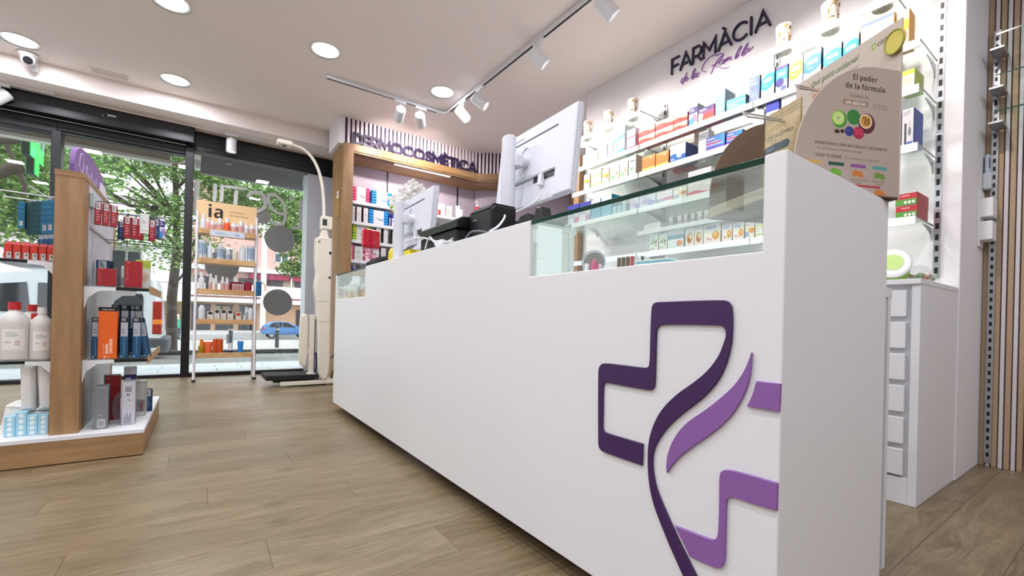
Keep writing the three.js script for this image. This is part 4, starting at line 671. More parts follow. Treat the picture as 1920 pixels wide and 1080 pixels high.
// ---------------------------------------------------------------- things on the counter
{
  function monitor(name, label, cx, cy, cz, w, h, turn, tilt, stand) {
    const t = thing(name, label, 'monitor', [cx, 0.95, cz], turn), Y = cy - 0.95, m = MAT.lacquer;   // screen faces +x, its back faces the customer
    const head = new THREE.Group(); head.name = 'screen_unit'; head.position.set(0, Y, 0); head.rotation.z = tilt; t.add(head);
    part(head, 'shell', [extrude([[-w / 2, -h / 2], [w / 2, -h / 2], [w / 2, h / 2], [-w / 2, h / 2]], 0.022, 0.004).rotateY(WALLWARD).translate(0.02, 0, 0),
      extrude([[-w / 2 + 0.001, -h / 2 + 0.001], [-w * 0.27, -h / 2 + 0.001], [-w * 0.27, -h * 0.17], [w * 0.3, -h * 0.17], [w * 0.3, -h / 2 + 0.001], [w / 2 - 0.001, -h / 2 + 0.001], [w / 2 - 0.001, h / 2 - 0.001], [-w / 2 + 0.001, h / 2 - 0.001]], 0.013, 0.004).rotateY(WALLWARD).translate(-0.001, 0, 0)], m);
    part(head, 'panel', bx(0.0195, 0.022, -h / 2 + 0.012, h / 2 - 0.008, -w / 2 + 0.008, w / 2 - 0.008), M(0x101115, 0.2));
    part(head, 'slot', bx(-0.0155, -0.012, h * 0.33, h * 0.33 + 0.007, -w * 0.36, w * 0.3, 0.002), M(0x4d5260, 0.5));
    part(head, 'mount_plate', [extrude([[-w * 0.25, -h * 0.14], [w * 0.02, -h * 0.14], [w * 0.02, h * 0.2], [-w * 0.25, h * 0.2]], 0.003, 0.001).rotateY(WALLWARD).translate(-0.0125, 0, 0), new THREE.TorusGeometry(0.052, 0.0018, 8, 40).scale(0.75, 1.25, 1).rotateY(WALLWARD).translate(-0.0155, 0.02, stand * 0.6)], m);
    part(head, 'port_recess', bx(-0.004, -0.001, -h * 0.24, -h * 0.17, w * 0.02, w * 0.29), MAT.black);
    part(head, 'badge', bx(-0.0148, -0.0138, h * 0.39, h * 0.41, -w * 0.3, -w * 0.14), M(0x9a9db0, 0.4));
    part(head, 'plug', [bx(-0.022, -0.002, -h * 0.32, -h * 0.18, w * 0.12, w * 0.16, 0.004)], MAT.white);
    part(t, 'neck', [bx(-0.07, -0.03, Y - 0.005, Y + 0.045, stand - 0.01, stand + 0.05, 0.006), cyl(0.024, 0.024, 0.0, 0.036, 0, 0, 28).rotateZ(Math.PI / 2).translate(-0.008, Y + 0.02, stand + 0.042)], m);
    part(t, 'column', lathe([[0, 0], [0.036, 0], [0.036, Y + h * 0.36], [0.03, Y + h * 0.375], [0, Y + h * 0.38]], 28).scale(0.75, 1, 1).translate(-0.076, 0, stand), m);
    part(t, 'foot', bx(-0.1, 0.08, 0, 0.012, stand - 0.1, stand + 0.1, 0.005), m);
    return t;
  }
  monitor('monitor', 'large white monitor seen from behind beside the glass case', 1.125, 1.303, -1.475, 0.53, 0.335, -0.03, -0.09, -0.08);
  monitor('monitor', 'smaller white monitor seen from behind, in front of the orchid', 0.94, 1.165, -2.29, 0.53, 0.3, -0.03, -0.07, -0.02);
  const wire = (name, label, pts, r, m) => solo(name, label, 'cable', tube(pts, r, pts.length * 8, 8), m);
  wire('cable', 'white cable sagging from the large monitor to its column', [[1.09, 1.175, -1.37], [1.08, 1.14, -1.38], [1.03, 1.09, -1.48], [0.98, 1.055, -1.58], [0.96, 1.0, -1.63], [0.95, 0.957, -1.66]], 0.0038, MAT.white);
  wire('cable', 'black cable arching past the foot of the large monitor', [[1.0, 0.97, -1.64], [1.0, 1.035, -1.6], [1.03, 1.055, -1.52], [1.08, 1.055, -1.42], [1.12, 1.03, -1.3], [1.14, 0.97, -1.24]], 0.006, MAT.black);
  wire('cable', 'white cable looping out of the printers to the smaller monitor', [[.83, .965, -2.237], [.83, 1.006, -2.21], [.83, 1.034, -2.111], [.825, 1.03, -1.949], [.822, 1.003, -1.807], [.82, .976, -1.707], [.82, .968, -1.591]], 0.0036, MAT.white);
  wire('cable', 'thin white cable dropping over the counter edge by the printer', [[.815, .982, -1.758], [.815, 1.013, -1.803], [.815, 1.002, -1.825], [.81, .964, -1.839]], 0.003, MAT.white);
  wire('cable', 'grey cable curving along the foot of the black printer', [[.83, .969, -1.51], [.83, .986, -1.474], [.835, .985, -1.423], [.84, .968, -1.353]], 0.0036, M(0x5b5d62, 0.5));
  wire('cable', 'thick white cable leaning on the black receipt printer', [[.86, .981, -1.385], [.865, .993, -1.337], [.9, 1.026, -1.356], [.96, 1.068, -1.437]], 0.004, MAT.white);
  const ad = thing('power_adapter', 'small white adapter lying on the cable by the printer', 'adapter', [0.812, 0.95, -1.696], 0.05);
  part(ad, 'adapter_body', bx(-0.01, 0.01, 0.012, 0.034, -0.032, 0.032, 0.004), MAT.white); part(ad, 'cable_end', tube([[0, 0.024, 0.032], [0.002, 0.022, 0.06], [0.004, 0.03, 0.1]], 0.003, 12), MAT.white);
  part(ad, 'foot', bx(-0.008, 0.008, 0, 0.013, -0.02, 0.02, 0.003), MAT.white);
  // black laser printer and receipt printer
  const p = thing('printer', 'long low black printer with lifted lid edge on the counter', 'printer', [0.935, 0.95, -1.79]); p.scale.set(0.8, 0.62, 0.85);
  part(p, 'printer_body', extrude([[-0.12, 0], [0.19, 0], [0.19, 0.13], [0.02, 0.13], [-0.12, 0.115]], 0.42, 0.008).translate(0, 0, -0.2), MAT.blackMatt);
  part(p, 'scanner_lid', extrude([[-0.13, 0.118], [0.19, 0.15], [0.19, 0.23], [-0.1, 0.19], [-0.13, 0.165]], 0.44, 0.006).translate(0, 0.005, -0.2), MAT.black);
  part(p, 'paper_strip', at(bx(-0.002, 0.002, 0, 0.012, -0.09, 0.09), -0.118, 0.165, 0.05), MAT.paper);
  const r = thing('receipt_printer', 'square black receipt printer next to the tall monitor column', 'printer', [0.935, 0.95, -1.5], 0); r.scale.set(0.65, 0.76, 1);
  part(r, 'printer_body', extrude([[-0.08, 0], [0.1, 0], [0.1, 0.19], [-0.05, 0.19], [-0.08, 0.165]], 0.17, 0.008).translate(0, 0, -0.085), MAT.black);
  part(r, 'cover', extrude([[-0.078, 0.168], [-0.047, 0.194], [0.1, 0.194], [0.1, 0.197], [-0.05, 0.198], [-0.083, 0.17]], 0.15, 0.001).translate(0, 0, -0.075), MAT.blackMatt);
  const ep = canvasTex(128, 32, (g) => { R_(g, '#0c0d10', 0, 0, 128, 32); T_(g, 'EPSON', '#c9cdd2', 24, 24, 'bold 22px sans-serif'); });
  const pl = new THREE.PlaneGeometry(0.05, 0.0125).rotateY(-Math.PI / 2).translate(-0.0812, 0.13, -0.03); part(r, 'maker_mark', pl, M(0xffffff, 0.4, { map: ep }));
  const ph = thing('desk_phone', 'black desk phone with cradle at the foot of the large monitor', 'phone', [0.875, 0.95, -1.1], 0.05);
  part(ph, 'phone_body', extrude([[-0.075, 0], [0.055, 0], [0.055, 0.014], [0.0, 0.02], [-0.02, 0.044], [-0.05, 0.04], [-0.075, 0.01]], 0.1, 0.004).rotateY(-Math.PI / 2).translate(0.05, 0, 0), MAT.blackMatt);
  part(ph, 'handset', extrude([[-0.012, 0.01], [0.032, 0.008], [0.022, 0.054], [-0.002, 0.056]], 0.045, 0.004).rotateY(-Math.PI / 2).translate(0.0, 0, 0.02), MAT.black);
  const wd = thing('card_terminal', 'black card reader shape on the counter beside the acrylic stand', 'card reader', [0.88, 0.949, -2.72], 0.2); wd.scale.set(1, 1.35, 1.1);
  part(wd, 'reader_body', extrude([[-0.04, 0], [0.06, 0], [0.06, 0.05], [0.03, 0.06], [-0.04, 0.03]], 0.1, 0.006).translate(0, 0, -0.05), MAT.blackMatt); part(wd, 'keypad', at(bx(0, 0.05, 0, 0.003, -0.035, 0.035, 0.001), -0.025, 0.037, 0, 0, 0, 0.4), MAT.black);
  const yb = thing('yellow_box', 'yellow box lying open behind the smaller monitor foot', 'box', [0.865, 0.95, -2.119]); yb.scale.set(0.7, 0.9, 0.8);
  part(yb, 'box_body', bx(-0.04, 0.04, 0, 0.05, -0.05, 0.05, 0.003), M(0xd9c915, 0.5)); part(yb, 'flap', at(bx(0, 0.05, 0, 0.003, -0.07, 0.07), -0.04, 0.049, 0, 0, 0, 0.6), M(0x2a2a22, 0.6));
  const yc = thing('yellow_bottle', 'yellow lemon-shaped bottle by the smaller monitor column', 'bottle', [0.85, 0.95, -2.349]);
  part(yc, 'bottle_body', lathe([[0, 0], [0.022, 0], [0.025, 0.03], [0.024, 0.06], [0.014, 0.08], [0, 0.085]], 24), M(0xdcc61f, 0.35));
  // clear acrylic stand with a red sign card
  const a = thing('acrylic_stand', 'clear round acrylic stand holding a red translucent tray on the counter', 'display stand', [0.905, 0.949, -2.92], 0.3);
  part(a, 'red_tray', new RoundedBoxGeometry(0.125, 0.125, 0.05, 4, 0.02).translate(0, 0.215, 0), M(0xd81f3e, 0.1, { physical: true, transmission: 0.45, thickness: 0 }));
  const ring = (rx, ry, y) => new THREE.TubeGeometry(new THREE.CatmullRomCurve3(Array.from({ length: 24 }, (_, i) => V(Math.cos(i / 24 * 6.283) * rx, y + Math.sin(i / 24 * 6.283) * ry, 0)), true), 60, 0.005, 8, true);
  part(a, 'clear_frame', [ring(0.085, 0.085, 0.09), bx(-0.05, 0.05, 0.145, 0.155, -0.02, 0.02, 0.004), bx(-0.08, 0.08, 0, 0.01, -0.05, 0.05, 0.004)], MAT.clearPlastic);
  const beads = []; for (let i = 0; i < 20; i++) beads.push(at(new THREE.SphereGeometry(0.01, 8, 6), rr(-0.05, 0.05), 0.09 + rr(0, 0.055), rr(-0.01, 0.02)));
  part(a, 'beads', beads, M(0xe8a5b8, 0.2)).userData.kind = 'stuff';
  // inside the near glass case
  const gl = thing('gift_globe', 'round clear gift globe with pink bottles inside the glass case', 'gift set', [0.865, 0.788, -.861], -0.9);
  part(gl, 'globe', new THREE.TorusGeometry(0.03, 0.0022, 10, 40).translate(0, 0.034, 0), M(0xb9c6dc, 0.15)); part(gl, 'globe_back', cyl(0.028, 0.028, -0.014, -0.011, 0, 0, 40).rotateX(Math.PI / 2).translate(0, 0.034, 0), M(0x9a9590, 0.4));
  part(gl, 'pink_bottle', lathe([[0, 0], [0.009, 0], [0.009, 0.026], [0.003, 0.03], [0.003, 0.038], [0, 0.038]], 16).translate(0.002, 0.004, 0.004), M(0xe2588c, 0.3)); part(gl, 'white_bottle', lathe([[0, 0], [0.006, 0], [0.0065, 0.024], [0, 0.026]], 16).translate(-0.017, 0.004, 0.004), M(0xf3e6ea, 0.3)); part(gl, 'white_bottle', lathe([[0, 0], [0.006, 0], [0.006, 0.02], [0.002, 0.024], [0, 0.024]], 16).translate(0.018, 0.004, 0.004), M(0xe9b4cb, 0.3));
  const sp = thing('sample_rack', 'row of four upright amber samples in a white rack inside the case', 'sample rack', [0.85, 0.788, -.739], 0);
  part(sp, 'rack_back', bx(0.006, 0.011, 0, 0.034, -0.03, 0.032, 0.001), MAT.white);
  for (let i = 0; i < 3; i++) part(sp, 'amber_sample', bx(0, 0.0055, 0.004, 0.034, -0.026 + i * 0.014, -0.019 + i * 0.014, 0.001), M(0x6d4a1a, 0.35));
  part(sp, 'red_sample', bx(0, 0.0055, 0.004, 0.034, 0.016, 0.022, 0.001), M(0xc23a3a, 0.4));
  const lf = thing('leaflet_stack', 'white leaflets with a blue edge lying flat inside the case', 'leaflets', [0.86, 0.788, -.642], 0.1);
  for (let i = 0; i < 4; i++) part(lf, 'leaflet', bx(-0.04, 0.06, i * 0.004, i * 0.004 + 0.003, -0.045 + i * 0.002, 0.05 - i * 0.003), i === 2 ? M(0x7fc4dc, 0.6) : MAT.paper);
  const bl = thing('price_ticket', 'small white ticket with red mark standing in the case', 'ticket', [0.88, 0.8045, -.711], -0.9); part(bl, 'card', bx(-0.006, 0.006, 0, 0.02, 0, 0.002), MAT.paper); part(bl, 'red_mark', bx(-0.003, 0.003, 0.003, 0.018, 0.002, 0.003), M(0xb33, 0.5));
  // far glass case
  for (let i = 0; i < 7; i++) queue(solo('small_jar', 'small beige jar inside the far glass case', 'jar', [cyl(0.016, 0.018, 0, 0.03 + (i % 3) * 0.01, 0, 0, 16), cyl(0.012, 0.012, 0.03, 0.055 + (i % 3) * 0.01, 0, 0, 16)], M([0xd9c29a, 0xc9a468, 0xe6ddd0][i % 3], 0.4), [0.86 + (i % 2) * 0.05, 0.776, -3.18 + i * 0.075]), i, 'from the window end');
  solo('paper_tray', 'white paper tray above the jars in the far glass case', 'tray', [bx(0.9, 1.1, 0.86, 0.866, -3.15, -2.65, 0.002), bx(0.9, 0.905, 0.775, 0.862, -3.14, -3.13), bx(0.9, 0.905, 0.775, 0.862, -2.68, -2.67)], MAT.paper);
  // low worktop goods between shelves and counter, seen through the glass
  P('W', 'white', -2.35, -2.18, 0.9, 1, 0.1, 1.28); P('W', 'greybox', -0.9, -0.74, 0.86, 1, 0.1, 1.3);
  const pot = [0xd9cf5a, 0xe3d77a, 0xf0e9e4, 0xe6a9b0];
  for (let i = 0; i < 4; i++) { const t = thing('pump_vial', ['yellow', 'pale', 'cream', 'pink'][i] + ' small bottle with pointed cap behind the phone', 'bottle', [2.475, 1.4475, -2.69 + i * 0.022]); part(t, 'vial', lathe([[0, 0], [0.014, 0], [0.014, 0.06], [0, 0.066]], 14), M(pot[i], 0.35)); part(t, 'cap', cyl(0.008, 0.003, 0.064, 0.09, 0, 0, 12), MAT.white); }
}
// cardboard sweet display on the glass top, turned a little from the counter
{
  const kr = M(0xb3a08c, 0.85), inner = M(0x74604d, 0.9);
  const t = thing('sweet_display', 'cardboard counter display for sugar-free sweets with hooks and fruit print', 'display', [1.386, 0.9505, -0.592], -Math.PI / 2 - 0.419);
  // local frame: +x runs along the header towards the printed side panel, +z points to the customer side
  const front = canvasTex(1024, 1080, (g) => {
    R_(g, '#b0a093', 0, 0, 1024, 1080);  // card tone darkened to carry the shade of this backlit side
    T_(g, 'El poder', '#2e2824', 540, 130, 'bold 62px sans-serif'); T_(g, 'de la fórmula', '#2e2824', 470, 205, 'bold 62px sans-serif'); T_(g, 'CARAMELOS', '#5a4a40', 515, 276, '34px sans-serif');
    R_(g, '#9a7f6c', 450, 300, 250, 44); T_(g, 'SIN AZÚCAR', '#e9ddd2', 476, 336, 'bold 34px sans-serif');
    for (let i = 0; i < 3; i++) { g.strokeStyle = '#6a5a50'; g.lineWidth = 3; g.beginPath(); g.arc(770 + i * 50, 330, 20, 0, 7); g.stroke(); T_(g, ['S', 'L', 'V'][i], '#6a5a50', 760 + i * 50, 341, '26px sans-serif'); }
    oval(g, '#2f7d33', 560, 440, 66, 62); oval(g, '#3f8f2d', 420, 470, 74, 70); oval(g, '#a9cf5a', 410, 462, 62, 58); oval(g, '#cfe39a', 410, 462, 50, 46); for (let i = 0; i < 9; i++) { g.strokeStyle = '#8db84a'; g.lineWidth = 4; g.beginPath(); g.moveTo(410, 462); g.lineTo(410 + 50 * Math.cos(i * 0.7), 462 + 46 * Math.sin(i * 0.7)); g.stroke(); }
    oval(g, '#5a1c30', 690, 480, 82, 84); oval(g, '#e6c9a8', 680, 462, 64, 60); oval(g, '#c8902f', 680, 462, 50, 46); for (let i = 0; i < 18; i++) oval(g, '#6a4a1a', 655 + (i * 29) % 60, 432 + (i * 17) % 62, 6, 9);
    oval(g, '#28367a', 520, 560, 44, 40); oval(g, '#3a4a92', 510, 550, 18, 14); oval(g, '#a11d44', 610, 565, 56, 50); for (let i = 0; i < 12; i++) oval(g, '#c8335a', 575 + (i * 23) % 74, 535 + (i * 31) % 60, 12, 11); oval(g, '#2a1a16', 400, 572, 26, 16); oval(g, '#2a1a16', 452, 566, 20, 16);
    T_(g, 'INGREDIENTES 100% NATURALES Y SALUDABLES', '#4a3c34', 190, 690, 'bold 31px sans-serif'); T_(g, '✓ Sin conservantes ni colorantes naturales', '#4a3c34', 200, 730, '24px sans-serif'); T_(g, 'ELIGE TU SABOR', '#4a3c34', 200, 790, 'bold 32px sans-serif'); T_(g, 'En función de tu necesidad', '#6a5a50', 480, 790, '28px sans-serif');
    const cols = ['#c9a25a', '#1f4f45', '#8a4f8f', '#4f9a9a'], sweet = ['#d9953a', '#6aa832', '#c9772f', '#6f8f3a'];
    const name = [['Miel, própolis', '& limón'], ['Eucalipto', ''], ['Equinácea, tomillo', '& naranja'], ['Melisa, malva', '& menta']];
    for (let i = 0; i < 4; i++) { const x = 110 + i * 215; R_(g, cols[i], x, 824, 150, 28); oval(g, sweet[i], x + 50, 900, 34, 26, -0.5); oval(g, sweet[i], x + 100, 906, 32, 24, 0.5); T_(g, name[i][0], '#4a3c34', x + 4, 958, '20px sans-serif'); T_(g, name[i][1], '#4a3c34', x + 24, 980, '20px sans-serif'); }
    R_(g, '#4f8f4a', 330, 990, 260, 18); R_(g, '#b23a44', 590, 990, 250, 18); for (let i = 0; i < 3; i++) { const x = 330 + i * 215; oval(g, ['#4f7a3a', '#b02a6a', '#c9772f'][i], x + 50, 1042, 34, 24, -0.5); oval(g, ['#4f7a3a', '#b02a6a', '#c9772f'][i], x + 100, 1046, 32, 22, 0.5); }
  });
  const W = 0.27, Ht = 0.285, outline = [[0, 0], [W, 0]];
  // side panels: straight at the header, quarter curve towards the customer
  const side = (m, name, x, label) => {
    const pts = [[0, 0], [W, 0], [W - 0.002, 0.06], ...arc(0.055, 0.06, W - 0.057, Ht - 0.06, 0, 86, 16), [0, Ht]];
    const g = extrude(pts, 0.004), p = g.attributes.position, uv = g.attributes.uv;
    for (let i = 0; i < p.count; i++) uv.setXY(i, 1 - p.getX(i) / W, p.getY(i) / Ht);
    part(t, name, g.rotateY(-Math.PI / 2).translate(x, 0, 0), m, label);
  };
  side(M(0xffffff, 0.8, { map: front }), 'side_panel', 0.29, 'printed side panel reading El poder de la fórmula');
  side(inner, 'side_panel', 0.004, 'plain brown inner side panel');
  const head = canvasTex(1024, 1024, (g) => {
    R_(g, '#c3b6a8', 0, 0, 1024, 1024); oval(g, '#8fa84e', 800, 70, 22, 22); oval(g, '#c3b6a8', 800, 70, 12, 12); T_(g, 'cinfa', '#4a4038', 830, 84, 'bold 42px sans-serif');
    T_(g, '¡Qué gusto cuidarse!', '#3f5a34', 170, 96, 'italic bold 50px sans-serif'); T_(g, 'Sabores y texturas naturales, pura con el poder', '#6a5f55', 160, 140, '24px sans-serif'); T_(g, 'natural, te ayudan a sentirte bien', '#6a5f55', 190, 172, '24px sans-serif');
    g.strokeStyle = '#5f6f50'; g.lineWidth = 5; g.beginPath(); g.arc(690, 240, 46, 0, 7); g.stroke(); bars(g, '#5f6f50', 664, 220, 52, 3, 5, 16); oval(g, '#a82a5a', 884, 260, 30, 20, 0.4); oval(g, '#7fae8a', 120, 520, 60, 30, -0.8);
  });
  const hd = extrude([[0, 0], [0.29, 0], [0.29, 0.405], [0, 0.4]], 0.004), hp = hd.attributes.position, hu = hd.attributes.uv;
  for (let i = 0; i < hp.count; i++) hu.setXY(i, hp.getX(i) / 0.29, hp.getY(i) / 0.405);
  part(t, 'header_panel', hd.rotateY(0).translate(0, 0, -0.004), M(0xffffff, 0.8, { map: head }), 'printed header panel');
  part(t, 'base_tray', bx(0.004, 0.29, 0, 0.004, 0, W), inner); part(t, 'front_rim', bx(0.004, 0.29, 0, 0.03, W - 0.004, W), kr);
  const lem = M(0xc9bb55, 0.7);
  part(t, 'lemon_slice', [cyl(0.024, 0.024, 0, 0.004, 0, 0, 32).scale(0.9, 1, 1.1).rotateX(Math.PI / 2).translate(0.279, 0.356, 0.003)], lem, 'printed lemon slice cutout');
  part(t, 'lemon_rind', new THREE.TorusGeometry(0.0235, 0.002, 8, 40).scale(0.9, 1.1, 1).translate(0.279, 0.356, 0.007), M(0x9a9a45, 0.7));
  part(t, 'leaf_tab', extrude([[0.04, 0.1], [0, 0.12], [-0.01, 0.2], [0.02, 0.17]], 0.003).translate(0, 0.08, 0.001), M(0x5d8468, 0.7));
  const hookM = M(0xc4beb8, 0.35, { metalness: 0.4 });
  for (const [x, y, L] of [[0.185, 0.205, 0.3], [0.19, 0.285, 0.165]]) part(t, 'hook', [tube([[x - 0.012, y, 0], [x - 0.012, y + 0.0, L * 0.5], [x - 0.012, y + 0.006, L]], 0.0022, 20), tube([[x + 0.012, y - 0.018, 0], [x + 0.012, y - 0.016, L * 0.5], [x, y - 0.008, L]], 0.0022, 20), tube([[x - 0.012, y + 0.006, L], [x - 0.006, y + 0.002, L + 0.008], [x, y - 0.008, L]], 0.0022, 10)], hookM);
  // pouches of sweets hanging on the hooks
  const bagTex = canvasTex(512, 1024, (g) => {
    R_(g, '#a99468', 0, 0, 512, 1024); R_(g, '#927c4e', 0, 60, 512, 10); R_(g, '#927c4e', 0, 100, 512, 8); T_(g, 'Eucalipto', '#3a3020', 90, 330, 'bold italic 76px serif'); bars(g, '#6a5a3a', 180, 360, 160, 1, 9);
    g.fillStyle = '#17343a'; g.beginPath(); g.roundRect(40, 400, 400, 90, 40); g.fill(); bars(g, '#5f8a8a', 90, 438, 260, 1, 10);
    for (let i = 0; i < 5; i++) oval(g, ['#6a8a6f', '#4f7560', '#88a588'][i % 3], 120 + i * 80, 700 - (i % 2) * 90, 150, 34, -0.9 + i * 0.2); R_(g, '#3f6f5f', 0, 860, 512, 164);
  });
  const orTex = canvasTex(256, 512, (g) => { R_(g, '#c2a05a', 0, 0, 256, 512); R_(g, '#b9622b', 0, 0, 256, 60); R_(g, '#a88a4a', 0, 90, 256, 6); bars(g, '#6a5020', 40, 170, 140, 2, 16, 40); oval(g, '#d9a23a', 130, 400, 90, 70); });
  const pouch = (label, tx, x, y, z, w, h) => {
    const g = new THREE.BoxGeometry(w, h, 0.004, 14, 20, 1), p = g.attributes.position, n = g.attributes.normal;
    for (let i = 0; i < p.count; i++) { const a = 1 - (2 * p.getX(i) / w) ** 2, b = Math.max(0, 1 - ((p.getY(i) / h + 0.12) / 0.46) ** 2); p.setZ(i, p.getZ(i) + Math.sign(p.getZ(i)) * (0.02 * Math.sqrt(Math.max(0, a * b)) + 0.0016 * Math.sin(p.getX(i) * 210 + p.getY(i) * 70) * a)); }
    g.computeVertexNormals();
    const q = thing('sweet_pouch', label, 'pouch', [0, 0, 0], 0); q.position.copy(t.localToWorld(V(x, y, z))); q.rotation.y = t.rotation.y;
    part(q, 'bag', g, M(0xffffff, 0.38, { map: tx }));
    return q;
  };
  t.updateMatrixWorld(true);
  pouch('gold Eucalipto sweet pouch hanging on the lower hook of the display', bagTex, 0.178, 0.12, 0.2, 0.108, 0.225);
  pouch('gold sweet pouch with orange strip on the upper hook of the display', orTex, 0.222, 0.172, 0.1, 0.12, 0.22);
}

// ---------------------------------------------------------------- free-standing display with goods on both sides
{
  const t = thing('display_island', 'oak and white double-sided display island with glass shelves by the entrance', 'display island');
  part(t, 'base', bx(-0.735, -0.198, 0.004, 0.102, -3.62, -2.641, 0.001), MAT.oakH); part(t, 'base_top', bx(-0.737, -0.196, 0.102, 0.119, -3.622, -2.639, 0.001), MAT.white);
  part(t, 'foot', bx(-0.7, -0.23, 0, 0.005, -3.58, -2.67), MAT.black);
  part(t, 'end_post', bx(-0.514, -0.422, 0.119, 1.25, -2.79, -2.68, 0.001), MAT.oak); part(t, 'top_rail', bx(-0.516, -0.42, 1.232, 1.256, -3.58, -2.678, 0.001), MAT.oakH);
  part(t, 'end_post', bx(-0.514, -0.422, 0.119, 1.25, -3.58, -3.5, 0.001), MAT.oak);
  const pv = M(0xc6c6cc, 0.5);
  part(t, 'core_panel', bx(-0.43, -0.422, 0.119, 1.232, -3.5, -2.79), pv); part(t, 'core_panel', bx(-0.514, -0.506, 0.119, 0.42, -3.5, -2.79), pv); part(t, 'core_panel', bx(-0.514, -0.506, 0.9, 1.232, -3.5, -2.79), pv);
  const br = (x0, x1, y, z) => { const d = x1 - x0, p = [[0, 0], [d, 0], [d, -0.014], [d * 0.45, -0.018], [d * 0.12, -0.05], [0, -0.1]]; return extrude(p.map(([a, b]) => [x0 + a, y + b]), 0.006).translate(0, 0, z); };
  for (const [y, x1] of [[0.768, -0.197], [0.436, -0.197]]) {
    part(t, 'bracket', br(-0.422, -0.316, y - 0.004, -2.735), MAT.white); part(t, 'bracket', br(-0.422, -0.316, y - 0.004, -3.5), MAT.white);
    part(t, 'glass_shelf', bx(-0.42, x1, y - 0.006, y, -3.5, -2.735), MAT.shelfGlass); part(t, 'shelf_edge', bx(-0.316, x1, y - 0.016, y - 0.001, -2.738, -2.732, 0.001), MAT.black);
    part(t, 'label_strip', bx(x1, x1 + 0.004, y - 0.026, y + 0.012, -3.5, -2.735), M(0xb98a5c, 0.5));
  }
  for (const y of [0.866, 0.436]) { part(t, 'bracket', br(0.515, 0.6, y - 0.004, 2.729).rotateY(Math.PI), MAT.white); part(t, 'glass_shelf', bx(-0.735, -0.515, y - 0.006, y, -3.5, -2.735), MAT.shelfGlass); part(t, 'shelf_edge', bx(-0.735, -0.6, y - 0.014, y - 0.001, -2.738, -2.732, 0.001), MAT.black); }
  const sg = thing('island_sign', 'purple rounded header sign with white end standing on the oak island', 'sign', [-0.466, 1.256, 0]);
  const o = chaikin([[2.7, 0], [2.69, 0.06], [2.74, 0.12], [2.84, 0.15], [3.1, 0.17], [3.35, 0.15], [3.5, 0.1], [3.56, 0.04], [3.57, 0]], 2, false);
  part(sg, 'board', extrude(o, 0.018, 0.002).rotateY(Math.PI / 2).translate(-0.009, 0, 0), M(0x7f5d99, 0.5));
  part(sg, 'white_end', extrude([[3.26, 0.01], [3.3, 0.1], [3.42, 0.1], [3.52, 0.055], [3.55, 0.01]], 0.003).rotateY(Math.PI / 2).translate(0.0092, 0, 0), M(0xd9d4de, 0.6));
  part(sg, 'script_mark', strokeGeo([curve([[2.78, 0.05], [2.8, 0.1], [2.84, 0.12], [2.87, 0.08], [2.84, 0.03], [2.8, 0.04]], 4), ...[0, 1, 2, 3, 4].map((i) => curve([[2.92 + i * 0.06, 0.03], [2.94 + i * 0.06, 0.09 - (i % 2) * 0.03], [2.97 + i * 0.06, 0.03]], 4))], 0.006, 0.002).rotateY(Math.PI / 2).translate(0.0092, 0, 0).scale(1, 1, 1), M(0xcbb9d8, 0.6));
  part(sg, 'socket_box', bx(0.045, 0.06, -0.125, -0.06, -2.86, -2.79, 0.002), M(0xaebfc2, 0.4));
}
